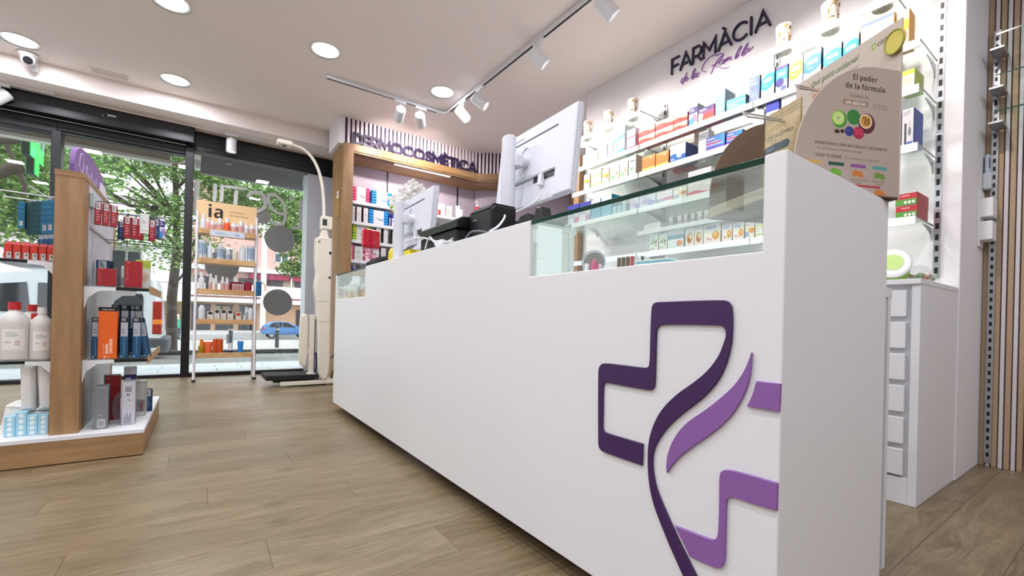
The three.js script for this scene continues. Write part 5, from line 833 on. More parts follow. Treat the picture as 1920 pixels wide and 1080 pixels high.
// goods on the aisle side of the island
const hang = (name, kind, label, x, y, z, w, h, d, turn) => { const o = solo(name, label, 'carton', carton(w, h, d, kind, true).translate(0, -h, 0), PRINT, [x, y, z], turn); o.rotation.x = -0.06; return o; };
{
  const r = thing('peg_hooks', 'dark double peg hooks holding hanging packets on the island', 'hooks');
  part(r, 'bar', [rod([-0.42, 1.172, -2.86], [-0.2, 1.178, -2.86], 0.0022), rod([-0.42, 1.13, -2.92], [-0.18, 1.135, -2.92], 0.0022), rod([-0.42, 1.165, -3.1], [-0.16, 1.17, -3.1], 0.0022), rod([-0.42, 1.035, -3.2], [-0.14, 1.04, -3.2], 0.0022), rod([-0.42, 1.035, -3.32], [-0.13, 1.04, -3.32], 0.0022)], M(0x3a3434, 0.4));
  part(r, 'price_clip', bx(-0.205, -0.178, 1.165, 1.185, -2.87, -2.85, 0.001), MAT.black); part(r, 'backing_bar', [bx(-0.43, -0.415, 1.17, 1.18, -3.4, -2.8), bx(-0.43, -0.415, 1.035, 1.045, -3.4, -2.8)], MAT.steel);
  const rows = [['bandred', -0.398], ['bandred', -0.372], ['bandred', -0.345]];
  rows.forEach(([k, x], i) => hang('hanging_box', k, 'red hanging bandage packet near the oak post, ' + ORD[i] + ' from the post', x, 1.162, -2.84 - i * 0.012, 0.024, 0.104, 0.018, 0.25));
  hang('hanging_box', 'bandblue', 'dark blue hanging packet between the red ones', -0.325, 1.1, -2.94, 0.026, 0.09, 0.02, 0.3);
  [-0.3, -0.272, -0.25, -0.205].forEach((x, i) => hang('hanging_box', 'bandred', 'red hanging bandage packet on the front hook, ' + ORD[i] + ' after the blue packet', x, 1.12, -2.9 - i * 0.006, 0.026, 0.106, 0.02, 0.25));
  const wb = hang('hanging_box', 'white', 'blank white hanging packet in front of red ones', -0.23, 1.14, -2.86, 0.034, 0.1, 0.008, 0.15);
  hang('hanging_box', 'bandblue', 'blue hanging packet outermost on the hooks', -0.19, 1.13, -2.93, 0.024, 0.1, 0.02, 0.3); hang('hanging_box', 'violetblue', 'violet hanging packet behind the outermost blue one', -0.176, 1.165, -3.1, 0.024, 0.11, 0.02, 0.3);
  const gp = thing('green_support', 'clear bag with dark green elastic supports under the packets', 'bag', [-0.31, 0.93, -3.06]); part(gp, 'supports', [bx(-0.06, -0.01, -0.06, 0.04, -0.01, 0.01, 0.008), bx(0.0, 0.05, -0.07, 0.04, -0.01, 0.01, 0.008)], M(0x3b5a54, 0.5)); part(gp, 'bag_film', bx(-0.07, 0.06, -0.08, 0.06, -0.014, 0.014, 0.006), MAT.clearPlastic); part(gp, 'hanger', rod([-0.005, 0.06, 0], [-0.005, 0.1, 0], 0.002), MAT.black);
  solo('glove_box', 'red carton on the upper island shelf, beside the oak post', 'carton', carton(0.068, 0.082, 0.1, 'redglove'), PRINT, [-0.356, 0.769, -2.8], 0.1);
  solo('glove_box', 'red carton on the upper island shelf, at its outer end', 'carton', carton(0.066, 0.135, 0.1, 'redglove'), PRINT, [-0.263, 0.769, -2.8], 0.12).scale.y = 0.92;
  solo('kit_box', 'dark blue carton behind the first red carton', 'carton', carton(0.05, 0.13, 0.05, 'bandblue'), PRINT, [-0.38, 0.769, -2.92], -0.2); solo('kit_box', 'crumpled grey and white carton between the red cartons', 'carton', carton(0.05, 0.11, 0.08, 'greybox'), PRINT, [-0.315, 0.769, -2.95], 0.5); solo('kit_box', 'green and cream carton behind the outer red carton', 'carton', carton(0.06, 0.15, 0.05, 'limebox'), PRINT, [-0.24, 0.769, -2.97], 0.1);
  const bandTex = canvasTex(256, 1024, (g) => { R_(g, '#e9641a', 0, 0, 256, 1024); R_(g, '#17120f', 0, 0, 256, 72); T_(g, 'FARMALASTIC', '#e9e2dc', 44, 50, 'bold 26px sans-serif'); T_(g, 'BODY & SPORT', '#f4c9a8', 84, 930, '30px sans-serif', -Math.PI / 2); T_(g, 'BANDA', '#fff4ea', 140, 930, 'bold 58px sans-serif', -Math.PI / 2); T_(g, 'CINTURÓN', '#fff4ea', 198, 930, 'bold 58px sans-serif', -Math.PI / 2); oval(g, '#fff', 94, 986, 14, 14); oval(g, '#e9641a', 94, 986, 6, 6); bars(g, '#f9d9c4', 116, 982, 70, 1, 9); });
  const bb = thing('belt_box', 'tall orange carton reading BANDA CINTURÓN with black top', 'carton', [-0.343, 0.4365, -2.78], 0.04);
  const bg_ = carton(0.066, 0.236, 0.08, 'orange'); part(bb, 'carton_body', bg_, M(0xe9641a, 0.45)); part(bb, 'printed_front', new THREE.PlaneGeometry(0.063, 0.233).translate(0, 0.118, 0.0404), M(0xffffff, 0.45, { map: bandTex })); part(bb, 'black_top', bx(-0.0335, 0.0335, 0.22, 0.237, -0.0405, 0.0402), MAT.black);
  const mk = (x, z, lean, lab, y = 0.4365) => { const o = solo('stocking_box', lab, 'carton', carton(0.03, 0.19, 0.09, 'farma'), PRINT, [x, y, z], 0.06); o.rotation.z = lean; };
  mk(-0.386, -2.8, 0, 'blue stocking carton squeezed between the post and the orange carton'); mk(-0.288, -2.8, 0, 'blue stocking carton standing upright next to the orange carton'); mk(-0.243, -2.8, 0, 'blue stocking carton standing upright, second after the orange carton'); mk(-0.205, -2.86, 0.16, 'blue stocking carton leaning outwards at the shelf end');
  [-0.34, -0.305, -0.27, -0.236].forEach((x, i) => { const o = solo('stocking_box', 'black-topped stocking carton in the back row of the lower island shelf, ' + ORD[i] + ' from the post', 'carton', carton(0.031, 0.252, 0.1, 'farma'), PRINT, [x, 0.4365, -2.98], 0.05); if (i === 3) o.rotation.z = 0.08; });
  const c1 = solo('brace_box', 'upright grey carton with barcode on the island base', 'carton', carton(0.047, 0.188, 0.13, 'greycarton'), PRINT, [-0.36, 0.1195, -2.79], 0.08);
  const c2 = solo('brace_box', 'upright whitish carton with city skyline print on the island base', 'carton', carton(0.05, 0.2, 0.12, 'whitecarton'), PRINT, [-0.268, 0.1195, -2.83], 0.05);
  solo('brace_box', 'dark red carton behind the grey carton on the island base', 'carton', carton(0.06, 0.22, 0.06, 'redglove'), PRINT, [-0.345, 0.1195, -2.95], 0.2); solo('brace_box', 'small grey carton with four black squares on the island base', 'carton', carton(0.055, 0.18, 0.05, 'greybox'), PRINT, [-0.245, 0.1195, -3.0], -0.1);
  solo('brace_box', 'violet carton tilted at the back of the island base', 'carton', carton(0.05, 0.25, 0.1, 'violetblue'), PRINT, [-0.285, 0.1195, -3.02], 0.1); solo('brace_box', 'blue carton at the back edge of the island base', 'carton', carton(0.04, 0.12, 0.06, 'bandblue'), PRINT, [-0.225, 0.1195, -3.12], 0.3);
  solo('crumpled_bag', 'crumpled clear bag between the cartons on the island base', 'bag', new THREE.SphereGeometry(1, 10, 8).scale(0.03, 0.07, 0.04).translate(0, 0.07, 0), MAT.clearPlastic, [-0.31, 0.1195, -2.89]);
}
let budT = null;
function budTex() {
  if (!budT) { budT = canvasTex(256, 256, (g) => { R_(g, '#9fd4e6', 0, 0, 256, 256); for (let i = 0; i < 4; i++) oval(g, '#e6f1f2', 128, 30 + i * 50, 60, 20); }); budT.repeat.set(8, 8); budT.wrapS = budT.wrapT = THREE.RepeatWrapping; }
  return budT;
}
// goods on the entrance side of the island
{
  const bar = thing('peg_hooks', 'white peg hooks holding the teal tights packets', 'hooks');
  part(bar, 'bar', [rod([-0.514, 1.16, -2.84], [-0.74, 1.165, -2.84], 0.0025), rod([-0.514, 1.16, -3.0], [-0.74, 1.165, -3.0], 0.0025), rod([-0.514, 1.16, -3.2], [-0.74, 1.165, -3.2], 0.0025)], MAT.white); part(bar, 'tag_holder', at(bx(0, 0.09, 0, 0.003, -0.008, 0.008), -0.64, 1.21, -2.9, 0, 0, -0.6), MAT.white);
  [-0.555, -0.579, -0.603, -0.625, -0.645].forEach((x, i) => { const o = thing('tights_packet', (i < 2 ? 'blue' : 'dark teal') + ' tights packet in clear film on the entrance side, ' + ORD[i] + ' from oak post', 'packet', [x, 1.155, -2.84 - i * 0.03], 0.1); part(o, 'packet', carton(0.022, 0.15, 0.02, i < 2 ? 'tights' : 'tealdark', true).translate(0, -0.16, 0), PRINT); part(o, 'film_header', bx(-0.011, 0.011, -0.03, 0.002, -0.002, 0.002, 0.001), MAT.clearPlastic); });
  for (let i = 0; i < 6; i++) hang('tights_packet', 'farma', 'dark blue packet in the lower row behind the teal tights, ' + ORD[i] + ' from the post', -0.535 - i * 0.026, 1.07, -3.05 - i * 0.04, 0.024, 0.13, 0.022, 0.1);
  solo('tights_packet', 'teal box with red top hanging outermost on the entrance side', 'carton', carton(0.024, 0.12, 0.03, 'tights').translate(0, -0.12, 0), PRINT, [-0.668, 1.14, -2.95]);
  for (let i = 0; i < 6; i++) { const o = thing('plaster_box', 'red-orange packet with raised red flap on the entrance-side shelf, ' + ORD[i] + ' from the post', 'carton', [-0.537 - i * 0.0255, 0.867, -2.79], 0); part(o, 'carton_body', carton(0.0235, 0.062, 0.06, 'orangered'), PRINT); part(o, 'flap', at(bx(-0.011, 0.011, 0, 0.016, -0.001, 0.001), 0, 0.061, 0.01, 0, -0.5, 0.15), M(0xb92c2c, 0.5)); }
  const hdpe = M(0xe9e6df, 0.4, { physical: true, transmission: 0.2, thickness: 0 }), label = canvasTex(256, 256, (g) => { R_(g, '#eceae4', 0, 0, 256, 256); bars(g, '#8aa08f', 40, 40, 150, 4, 6, 16); g.strokeStyle = '#b2282e'; g.lineWidth = 5; g.strokeRect(150, 150, 40, 40); R_(g, '#222', 168, 156, 5, 20); R_(g, '#222', 168, 180, 5, 5); bars(g, '#9a9a9a', 30, 150, 90, 2); });
  const bot = (name, lab, pos, r, h, capM, sq) => { const t = thing(name, lab, 'bottle', pos, 0.2); part(t, 'bottle_body', lathe([[0, 0], [r * 0.94, 0], [r, 0.008], [r, h * 0.63], [r * 0.96, h * 0.69], [r * 0.84, h * 0.75], [r * 0.62, h * 0.8], [r * 0.42, h * 0.835], [r * 0.37, h * 0.86], [r * 0.37, h * 0.9], [0, h * 0.9]], 32), hdpe); part(t, 'cap', cyl(r * 0.42, r * 0.4, h * 0.87, h, 0, 0, 28), capM); const lb = new THREE.CylinderGeometry(r * 1.006, r * 1.006, h * 0.36, 20, 1, true, -0.75, 1.5).translate(0, h * 0.36, 0); part(t, 'label', lb, M(0xffffff, 0.5, { map: label })); };
  const red = M(0xc02228, 0.4);
  bot('water_bottle', 'white plastic bottle with red screw cap on the entrance-side shelf', [-0.645, 0.437, -2.78], 0.047, 0.247, red); bot('alcohol_bottle', 'white plastic bottle with white cap and hazard mark on its label', [-0.562, 0.437, -2.78], 0.037, 0.228, MAT.white); bot('water_bottle', 'white bottle with red cap half hidden behind two others', [-0.605, 0.437, -2.9], 0.042, 0.2, red); bot('water_bottle', 'white bottle with red cap farther back on the entrance side', [-0.66, 0.437, -3.1], 0.047, 0.24, red);
  // cotton packs: soft stacks on the base
  const cot = M(0xeeebe7, 0.85, { bumpMap: grainTex, bumpScale: 0.001 }), cw = (lab, x, z, w, h, d) => { const g = new RoundedBoxGeometry(w, h, d, 12, 0.02), p = g.attributes.position; for (let i = 0; i < p.count; i++) { const a = vnoise(p.getX(i) * 60 + x * 90, p.getY(i) * 60 + 7) - 0.5, b = vnoise(p.getZ(i) * 60, p.getY(i) * 70 + 31) - 0.5; p.setX(i, p.getX(i) + a * 0.016); p.setZ(i, p.getZ(i) + b * 0.022); } g.computeVertexNormals(); return solo('cotton_pack', lab, 'cotton pack', g.translate(0, h / 2, 0), cot, [x, 0, z], 0); };
  const t1 = cw('tall white cotton pack against the oak post on the base', -0.546, -2.82, 0.052, 0.208, 0.1), t2 = cw('tall white cotton pack farther from the oak post', -0.6, -2.82, 0.054, 0.208, 0.1); t1.position.y = t2.position.y = 0.212;
  for (let i = 0; i < 4; i++) { const o = solo('cotton_buds', 'small pale blue pack under the white cotton packs, ' + ORD[i] + ' from the post', 'packet', carton(0.032, i === 2 ? 0.1 : 0.085, 0.05, 'seafood'), PRINT, [-0.54 - i * 0.033, 0.1195, -2.75], 0); o.material = M(0xffffff, 0.4, { map: budTex() }); }
  const t3 = cw('loose white cotton pack at the outer end of the base', -0.655, -2.84, 0.06, 0.13, 0.12); t3.position.y = 0.12; t3.rotation.z = -0.2;
  const s1 = solo('cotton_pack', 'flat white cotton pack lying over the pale blue packs', 'cotton pack', new RoundedBoxGeometry(0.15, 0.09, 0.06, 4, 0.015).translate(0, 0.045, 0), cot, [-0.58, 0.1195, -2.82]);
}
// ---------------------------------------------------------------- ladder shelf with the "ia" board in the window
{
  const Zs = -5.25, t = thing('ladder_shelf', 'white ladder shelf with pine boards before the window', 'shelf unit'), wl = M(0xeceaec, 0.5);
  for (const x of [-0.032, 0.468]) { part(t, 'upright', [rod([x, 0.012, -5.2], [x, 1.645, -5.3], 0.012, 0.012, 4)], wl); part(t, 'foot', bx(x - 0.016, x + 0.016, 0, 0.018, -5.26, -5.16, 0.003), MAT.blackMatt); part(t, 'upright', [rod([x, 0.012, -5.42], [x, 1.62, -5.36], 0.01, 0.01, 4)], wl); }
  const ys = [1.475, 1.19, 0.89, 0.597, 0.268];
  for (const y of ys) part(t, 'pine_board', [bx(-0.022, 0.458, y - 0.05, y, -5.262, -5.246, 0.002), bx(-0.022, 0.458, y - 0.05, y - 0.036, -5.41, -5.262)], MAT.pine);
  const ia = canvasTex(1024, 384, (g) => { R_(g, '#ecc995', 0, 0, 1024, 384); T_(g, 'ia', '#241a1c', 170, 300, 'bold 330px sans-serif'); T_(g, 'La marca', '#54463c', 545, 170, '62px sans-serif'); T_(g, 'de farmacia', '#54463c', 545, 240, '62px sans-serif'); });
  const hb = thing('ia_sign', 'cream board printed ia La marca de farmacia on the ladder shelf', 'sign', [0.213, 1.555, -5.33]);
  const gb = bx(-0.255, 0.255, 0, 0.2, -0.006, 0.006, 0.001), pu = gb.attributes.position, uu = gb.attributes.uv; for (let i = 0; i < pu.count; i++) uu.setXY(i, (pu.getX(i) + 0.255) / 0.51, pu.getY(i) / 0.2);
  part(hb, 'board', gb, M(0xffffff, 0.6, { map: ia })); part(hb, 'leg', [bx(-0.2, -0.18, -0.115, 0, -0.004, 0.004), bx(0.18, 0.2, -0.115, 0, -0.004, 0.004)], wl);
  const tk = canvasTex(512, 128, (g) => { R_(g, '#cfd8e4', 0, 0, 512, 128); bars(g, '#6f8fb2', 70, 44, 230, 2, 9, 24); T_(g, 'ia', '#2f7fb8', 370, 90, 'bold 72px sans-serif'); });
  const tg = bx(-0.145, 0.145, 0, 0.056, -0.002, 0.002), tp = tg.attributes.position, tu = tg.attributes.uv; for (let i = 0; i < tp.count; i++) tu.setXY(i, (tp.getX(i) + 0.145) / 0.29, tp.getY(i) / 0.056);
  const tc = thing('shelf_ticket', 'pale blue ticket with ia clipped to the top pine board', 'ticket', [0.215, 1.41, -5.241]); part(tc, 'card', tg, M(0xffffff, 0.4, { map: tk }));
  const G = { clear: M(0xdfe6ea, 0.2), w: MAT.white, o: M(0xe8623a, 0.4), pk: M(0xf0a9a4, 0.4) };
  const bottle = (lab, x, y, w, h, kind, cap, capM = MAT.white) => { w *= 1.12; h *= 1.1; const r = w / 2, q = thing('cosmetic_bottle', lab, 'bottle', [x, y + 0.0, -5.3]), hb_ = h * (1 - cap); part(q, 'bottle_body', kind.isMaterial ? lathe([[0, 0], [r, 0], [r, hb_ * 0.92], [r * 0.8, hb_], [0, hb_]], 20) : wrap(new THREE.CylinderGeometry(r, r, hb_, 20).translate(0, hb_ / 2, 0), kind), kind.isMaterial ? kind : PRINT); if (cap) part(q, 'cap', cyl(r * 0.6, r * 0.5, hb_, h, 0, 0, 16), capM); };
  const N = (u, v) => 0;
  // top board: orange striped goods
  [[0.015, 0.04, 0.13, G.clear], [0.052, 0.04, 0.1, G.pk], [0.09, 0.045, 0.085, 'stripeOrange'], [0.15, 0.05, 0.11, 'stripeOrange'], [0.21, 0.05, 0.12, G.o], [0.27, 0.055, 0.085, 'stripeOrange'], [0.33, 0.05, 0.11, 'stripeOrange'], [0.375, 0.035, 0.1, G.clear], [0.425, 0.05, 0.09, 'stripeOrange']].forEach(([x, w, h, k], i) => bottle((k === G.clear ? 'clear' : k === G.pk ? 'pink' : k === G.o ? 'solid orange' : 'orange striped') + ' bottle on the topmost pine board, ' + ORD[i] + ' from the door post', x, 1.44, w, h + 0.03, k, 0.28));
  [[0.015, 0.06, 0.16, 'stripeBlue', 0], [0.075, 0.04, 0.16, G.clear, 0.25], [0.16, 0.055, 0.15, 'stripeBlue', 0.2], [0.225, 0.045, 0.1, 'stripeBlue', 0.3], [0.285, 0.05, 0.09, M(0xd9d6c8, 0.4), 0], [0.35, 0.055, 0.15, G.clear, 0.15], [0.42, 0.06, 0.15, 'stripeBlue', 0]].forEach(([x, w, h, k, c], i) => bottle((k === 'stripeBlue' ? 'blue striped' : k === G.clear ? 'clear' : 'cream') + ' container on the second pine board, ' + ORD[i] + ' from the door post', x, 1.155, w, h + 0.03, k, c));
  [[0.012, 0.045, 0.15, MAT.white, 0.3], [0.055, 0.02, 0.13, M(0x5a6468, 0.4), 0.1], [0.085, 0.035, 0.14, 'stripeAmber', 0.4], [0.13, 0.03, 0.13, 'stripeAmber', 0.4], [0.185, 0.035, 0.12, 'stripeOrange', 0.3], [0.222, 0.035, 0.115, 'stripeOrange', 0.3]].forEach(([x, w, h, k, c], i) => bottle((k === 'stripeAmber' ? 'amber striped toothbrush pot' : k === 'stripeOrange' ? 'orange striped dropper' : k === MAT.white ? 'white bottle' : 'dark tube') + ' on the third pine board, ' + ORD[i] + ' from the door post', x, 0.855, w, h + 0.03, k, c));
  for (let i = 0; i < 5; i++) bottle('small cream striped tube on the third pine board, ' + ORD[i] + ' from the droppers', 0.275 + i * 0.021, 0.855, 0.016, 0.09, 'stripeOrange', 0);
  const pb = (lab, x, c, w, h) => { const q = thing('fabric_pouch', lab, 'pouch', [x, 0.855, -5.33]); part(q, 'pouch_body', new RoundedBoxGeometry(w, h, 0.04, 4, 0.018).translate(0, h / 2, 0), M(c, 0.8)); part(q, 'zip', bx(-w * 0.4, w * 0.4, h - 0.002, h + 0.003, -0.003, 0.003), MAT.black); };
  pb('dark red fabric pouch on the third pine board', 0.405, 0x9a1f3a, 0.07, 0.13); pb('second dark red pouch behind the cream tubes', 0.3, 0x8a1c34, 0.12, 0.12); 
  const hp_ = thing('hanging_pouch', 'blue pouch with orange strap hanging on the ladder upright', 'pouch', [0.492, 0.99, -5.22]); part(hp_, 'pouch_body', new RoundedBoxGeometry(0.05, 0.15, 0.04, 4, 0.016).translate(0, -0.075, 0), M(0x1f5f92, 0.8)); part(hp_, 'strap', tube([[0.02, 0, 0], [0.05, -0.03, 0], [0.06, -0.08, 0], [0.045, -0.09, 0]], 0.005, 16), M(0xe0882e, 0.6)); part(hp_, 'loop', rod([0, 0, 0], [-0.022, 0.06, -0.03], 0.002), MAT.black);
  // fourth board: small black-topped cartons, jars and kraft boxes
  [[0.09, 'blacktop', 0.05, 0.075], [0.145, 'blacktop', 0.045, 0.095], [0.198, 'blacktop', 0.045, 0.095], [0.255, 'blacktop', 0.05, 0.093], [0.326, 'redtop', 0.046, 0.075]].forEach(([x, k, w, h], i) => solo('cosmetic_box', 'small cream carton with ' + (k === 'redtop' ? 'red' : 'black') + ' top on the fourth pine board' + (k === 'redtop' ? '' : ', ' + ORD[i] + ' from the door post'), 'carton', carton(w, h + 0.035, 0.04, k), PRINT, [x, 0.562, -5.29]));
  for (let i = 0; i < 3; i++) solo('kraft_box', 'beige carton in the back row of the fourth pine board, ' + ORD[i] + ' from the door post', 'carton', carton(0.065, 0.165, 0.04, 'white'), M([0xb8aa98, 0xa89c8c, 0xb0a18c][i], 0.7), [0.14 + i * 0.085, 0.562, -5.36]);
  bottle('white rounded bottle on the fourth pine board by the door post', 0.02, 0.562, 0.048, 0.155, G.clear, 0.1); bottle('white rounded bottle at the far end of the fourth pine board', 0.43, 0.562, 0.045, 0.145, G.clear, 0.1); bottle('grey-capped bottle on the fourth pine board', 0.385, 0.562, 0.035, 0.095, G.clear, 0.25, M(0x8a8d92, 0.4)); bottle('grey bottle behind the grey-capped one', 0.395, 0.562, 0.04, 0.15, M(0xa7abb0, 0.4), 0.3);
  // lowest board: sun care
  bottle('amber oil bottle on the lowest pine board', 0.025, 0.232, 0.05, 0.15, M(0xc79a1c, 0.2, { physical: true, transmission: 0.4, thickness: 0 }), 0.35, M(0xe0821c, 0.3)); 
  const tt = tubeOf(0.14, 0.07, 'sun_tube', 'wide orange sun cream tube on the lowest pine board', [0.078, 0.233, -5.3], M(0xd8561c, 0.4), M(0xd8561c, 0.4)); 
  bottle('tall orange sun bottle on the lowest pine board, beside the tube', 0.135, 0.232, 0.036, 0.175, M(0xc9501a, 0.4), 0.12); bottle('tall orange sun bottle on the lowest pine board, second from the tube', 0.175, 0.232, 0.05, 0.175, M(0xc4521c, 0.4), 0.12);
  bottle('small navy bottle with white pump on the lowest pine board', 0.265, 0.232, 0.055, 0.115, M(0x14204a, 0.3), 0.55); tubeOf(0.145, 0.05, 'sun_tube', 'bright blue sun cream tube on the lowest pine board', [0.35, 0.233, -5.3], M(0x1f7fd0, 0.4), M(0x1a6cb4, 0.4));
}
// ---------------------------------------------------------------- beige weighing and measuring column
{
  const b = M(0xe3dcca, 0.35), t = thing('body_scale', 'tall beige weighing machine with curved height arm beside the counter', 'scale');
  const Z = -4.5;
  part(t, 'base_plate', [bx(0.61, 1.08, 0.012, 0.05, Z - 0.16, Z + 0.02, 0.006), bx(0.63, 0.67, 0, 0.02, Z - 0.12, Z, 0.003), bx(1.0, 1.04, 0, 0.02, Z - 0.12, Z, 0.003)], b);
  part(t, 'platform', extrude([[0.49, 0.075], [0.505, 0.066], [0.93, 0.066], [0.93, 0.106], [0.49, 0.112]], 0.32, 0.005).translate(0, 0, Z - 0.3), MAT.blackMatt); part(t, 'platform_foot', bx(0.56, 0.88, 0.04, 0.067, Z - 0.26, Z - 0.02, 0.004), MAT.black);
  const col = extrude(chaikin([[0.925, 0.05], [0.918, 0.4], [0.9, 0.8], [0.888, 0.86], [0.882, 0.96], [0.9, 1.06], [0.882, 1.14], [0.882, 1.38], [0.89, 1.395], [1.02, 1.395], [1.026, 1.38], [1.026, 0.8], [1.03, 0.45], [1.035, 0.05]], 2), 0.12, 0.014).translate(0, 0, Z - 0.09); part(t, 'column', col, b);
  part(t, 'seam', [bx(0.884, 1.0, 0.79, 0.793, Z + 0.03, Z + 0.031), bx(0.9, 1.02, 0.6, 0.603, Z + 0.03, Z + 0.031)], M(0x8f8878, 0.6));
  part(t, 'screw_badge', cyl(0.012, 0.012, 0, 0.004, 0, 0, 18).rotateX(Math.PI / 2).translate(0.905, 1.35, Z + 0.028), M(0xa08a5a, 0.4)); part(t, 'printer_slot', bx(0.995, 1.018, 1.24, 1.265, Z + 0.029, Z + 0.032), MAT.black); part(t, 'button', cyl(0.01, 0.01, 0, 0.005, 0, 0, 18).rotateX(Math.PI / 2).translate(1.005, 1.02, Z + 0.03), MAT.black);
  part(t, 'neck', extrude([[0.915, 1.39], [1.0, 1.39], [0.985, 1.47], [0.945, 1.49]], 0.07, 0.008).translate(0, 0, Z - 0.07), b);
  const hd = new THREE.Group(); hd.name = 'display_head'; t.add(hd); part(hd, 'casing', extrude([[0.925, 1.475], [1.015, 1.475], [1.025, 1.49], [1.025, 1.6], [0.935, 1.605], [0.925, 1.59]], 0.08, 0.008).translate(0, 0, Z - 0.07), b); part(hd, 'screen', bx(0.935, 0.975, 1.51, 1.57, Z + 0.0095, Z + 0.012), M(0x2f3a34, 0.2));
  part(t, 'arm', tube([[0.955, 1.58, Z - 0.03], [0.948, 1.75, Z - 0.03], [0.93, 1.9, Z - 0.03], [0.895, 2.03, Z - 0.03], [0.84, 2.13, Z - 0.03], [0.76, 2.195, Z - 0.03], [0.66, 2.215, Z - 0.03]], 0.014, 48, 12), b);
  part(t, 'sensor_head', [new RoundedBoxGeometry(0.13, 0.05, 0.09, 4, 0.02).translate(0.605, 2.212, Z - 0.03)], b); part(t, 'sensor_eye', cyl(0.018, 0.018, -0.004, 0, 0, 0, 20).translate(0.6, 2.187, Z - 0.02), MAT.black);
  const gr = thing('handle_panel', 'folded beige panel on a post standing on the scale platform', 'panel', [0, 0, 0]);
  part(gr, 'panel_board', extrude(chaikin([[0.775, 0.2], [0.79, 0.185], [0.84, 0.17], [0.84, 0.66], [0.81, 0.672], [0.775, 0.655], [0.765, 0.6], [0.765, 0.25]], 2), 0.04, 0.008).translate(0, 0, Z - 0.06), b); part(gr, 'post', bx(0.853, 0.895, 0.106, 0.665, Z - 0.07, Z - 0.02, 0.004), b); part(gr, 'back_strip', bx(0.897, 0.907, 0.12, 0.62, Z - 0.06, Z - 0.04, 0.002), M(0x6a6f76, 0.5)); part(gr, 'socket', bx(0.84, 0.91, 0.104, 0.116, Z - 0.09, Z, 0.003), b); part(gr, 'bracket', bx(0.84, 0.855, 0.3, 0.34, Z - 0.05, Z - 0.03), b);
  solo('cable', 'dark blue cable hanging behind the scale panel', 'cable', tube([[0.91, 0.31, Z - 0.02], [0.915, 0.2, Z - 0.01], [0.91, 0.1, Z - 0.01], [0.93, 0.052, Z + 0.0]], 0.008, 20), M(0x23265a, 0.5));
  solo('cable', 'black cable loop on the floor behind the scale', 'cable', tube([[1.05, 0.25, -4.54], [1.09, 0.28, -4.55], [1.11, 0.2, -4.55], [1.07, 0.1, -4.55], [1.06, 0.05, -4.55]], 0.006, 24), MAT.black);
}

// ---------------------------------------------------------------- lettering and dots stuck on the shop window
{
  const gv = M(0xb4b6b4, 0.8), t = thing('window_lettering', 'grey mirrored vinyl lettering on the window above the ladder shelf', 'lettering'), Z = -5.648;
  const dv = M(0x7f8280, 0.8); let nl = 0; const L = (w, ...st) => part(t, 'letter', strokeGeo(st, w, 0.002).translate(0, 0, Z + 0.0006 * nl++), gv);
  L(0.045, [[-.043, 2.007], [-.054, 1.687]]);
  L(0.034, [[.111, 1.998], [.107, 1.841]]); L(0.034, [[.172, 1.999], [.168, 1.846]]);
  L(0.03, [[.203, 2.002], [.388, 2.009]]); L(0.036, [[.3, 1.964], [.293, 1.816]]);
  L(0.036, curve([[.414, 1.935], [.434, 1.974], [.479, 1.994], [.541, 1.982], [.573, 1.928], [.569, 1.845], [.524, 1.796], [.489, 1.779]], 4));
  L(0.032, curve([[.608, 1.988], [.645, 1.998], [.693, 1.979], [.742, 1.934], [.771, 1.854], [.774, 1.746], [.743, 1.681], [.689, 1.667], [.635, 1.701]], 4), curve([[.608, 1.982], [.604, 1.928], [.632, 1.855], [.686, 1.805], [.751, 1.791]], 4));
  L(0.042, [[.828, 1.98], [.829, 1.979]]); L(0.036, [[.935, 1.967], [.939, 1.672]]); L(0.024, curve([[.936, 1.672], [.897, 1.654], [.842, 1.652]], 3));
  const dot = (u, lab) => solo('window_dot', lab, 'sticker', cyl(u[2], u[2], 0, 0.002, 0, 0, 48).rotateX(Math.PI / 2), dv, [u[0], u[1], Z - 0.004]);
  dot([0.73, 1.51, 0.155], 'upper round grey sticker on the window by the pillar'); dot([0.725, 0.795, 0.148], 'lower round grey sticker on the window by the pillar'); dot([0.19, 1.16, 0.155], 'round grey sticker behind the third pine board'); dot([0.55, 1.74, 0.085], 'small grey sticker beside the ia board');
}
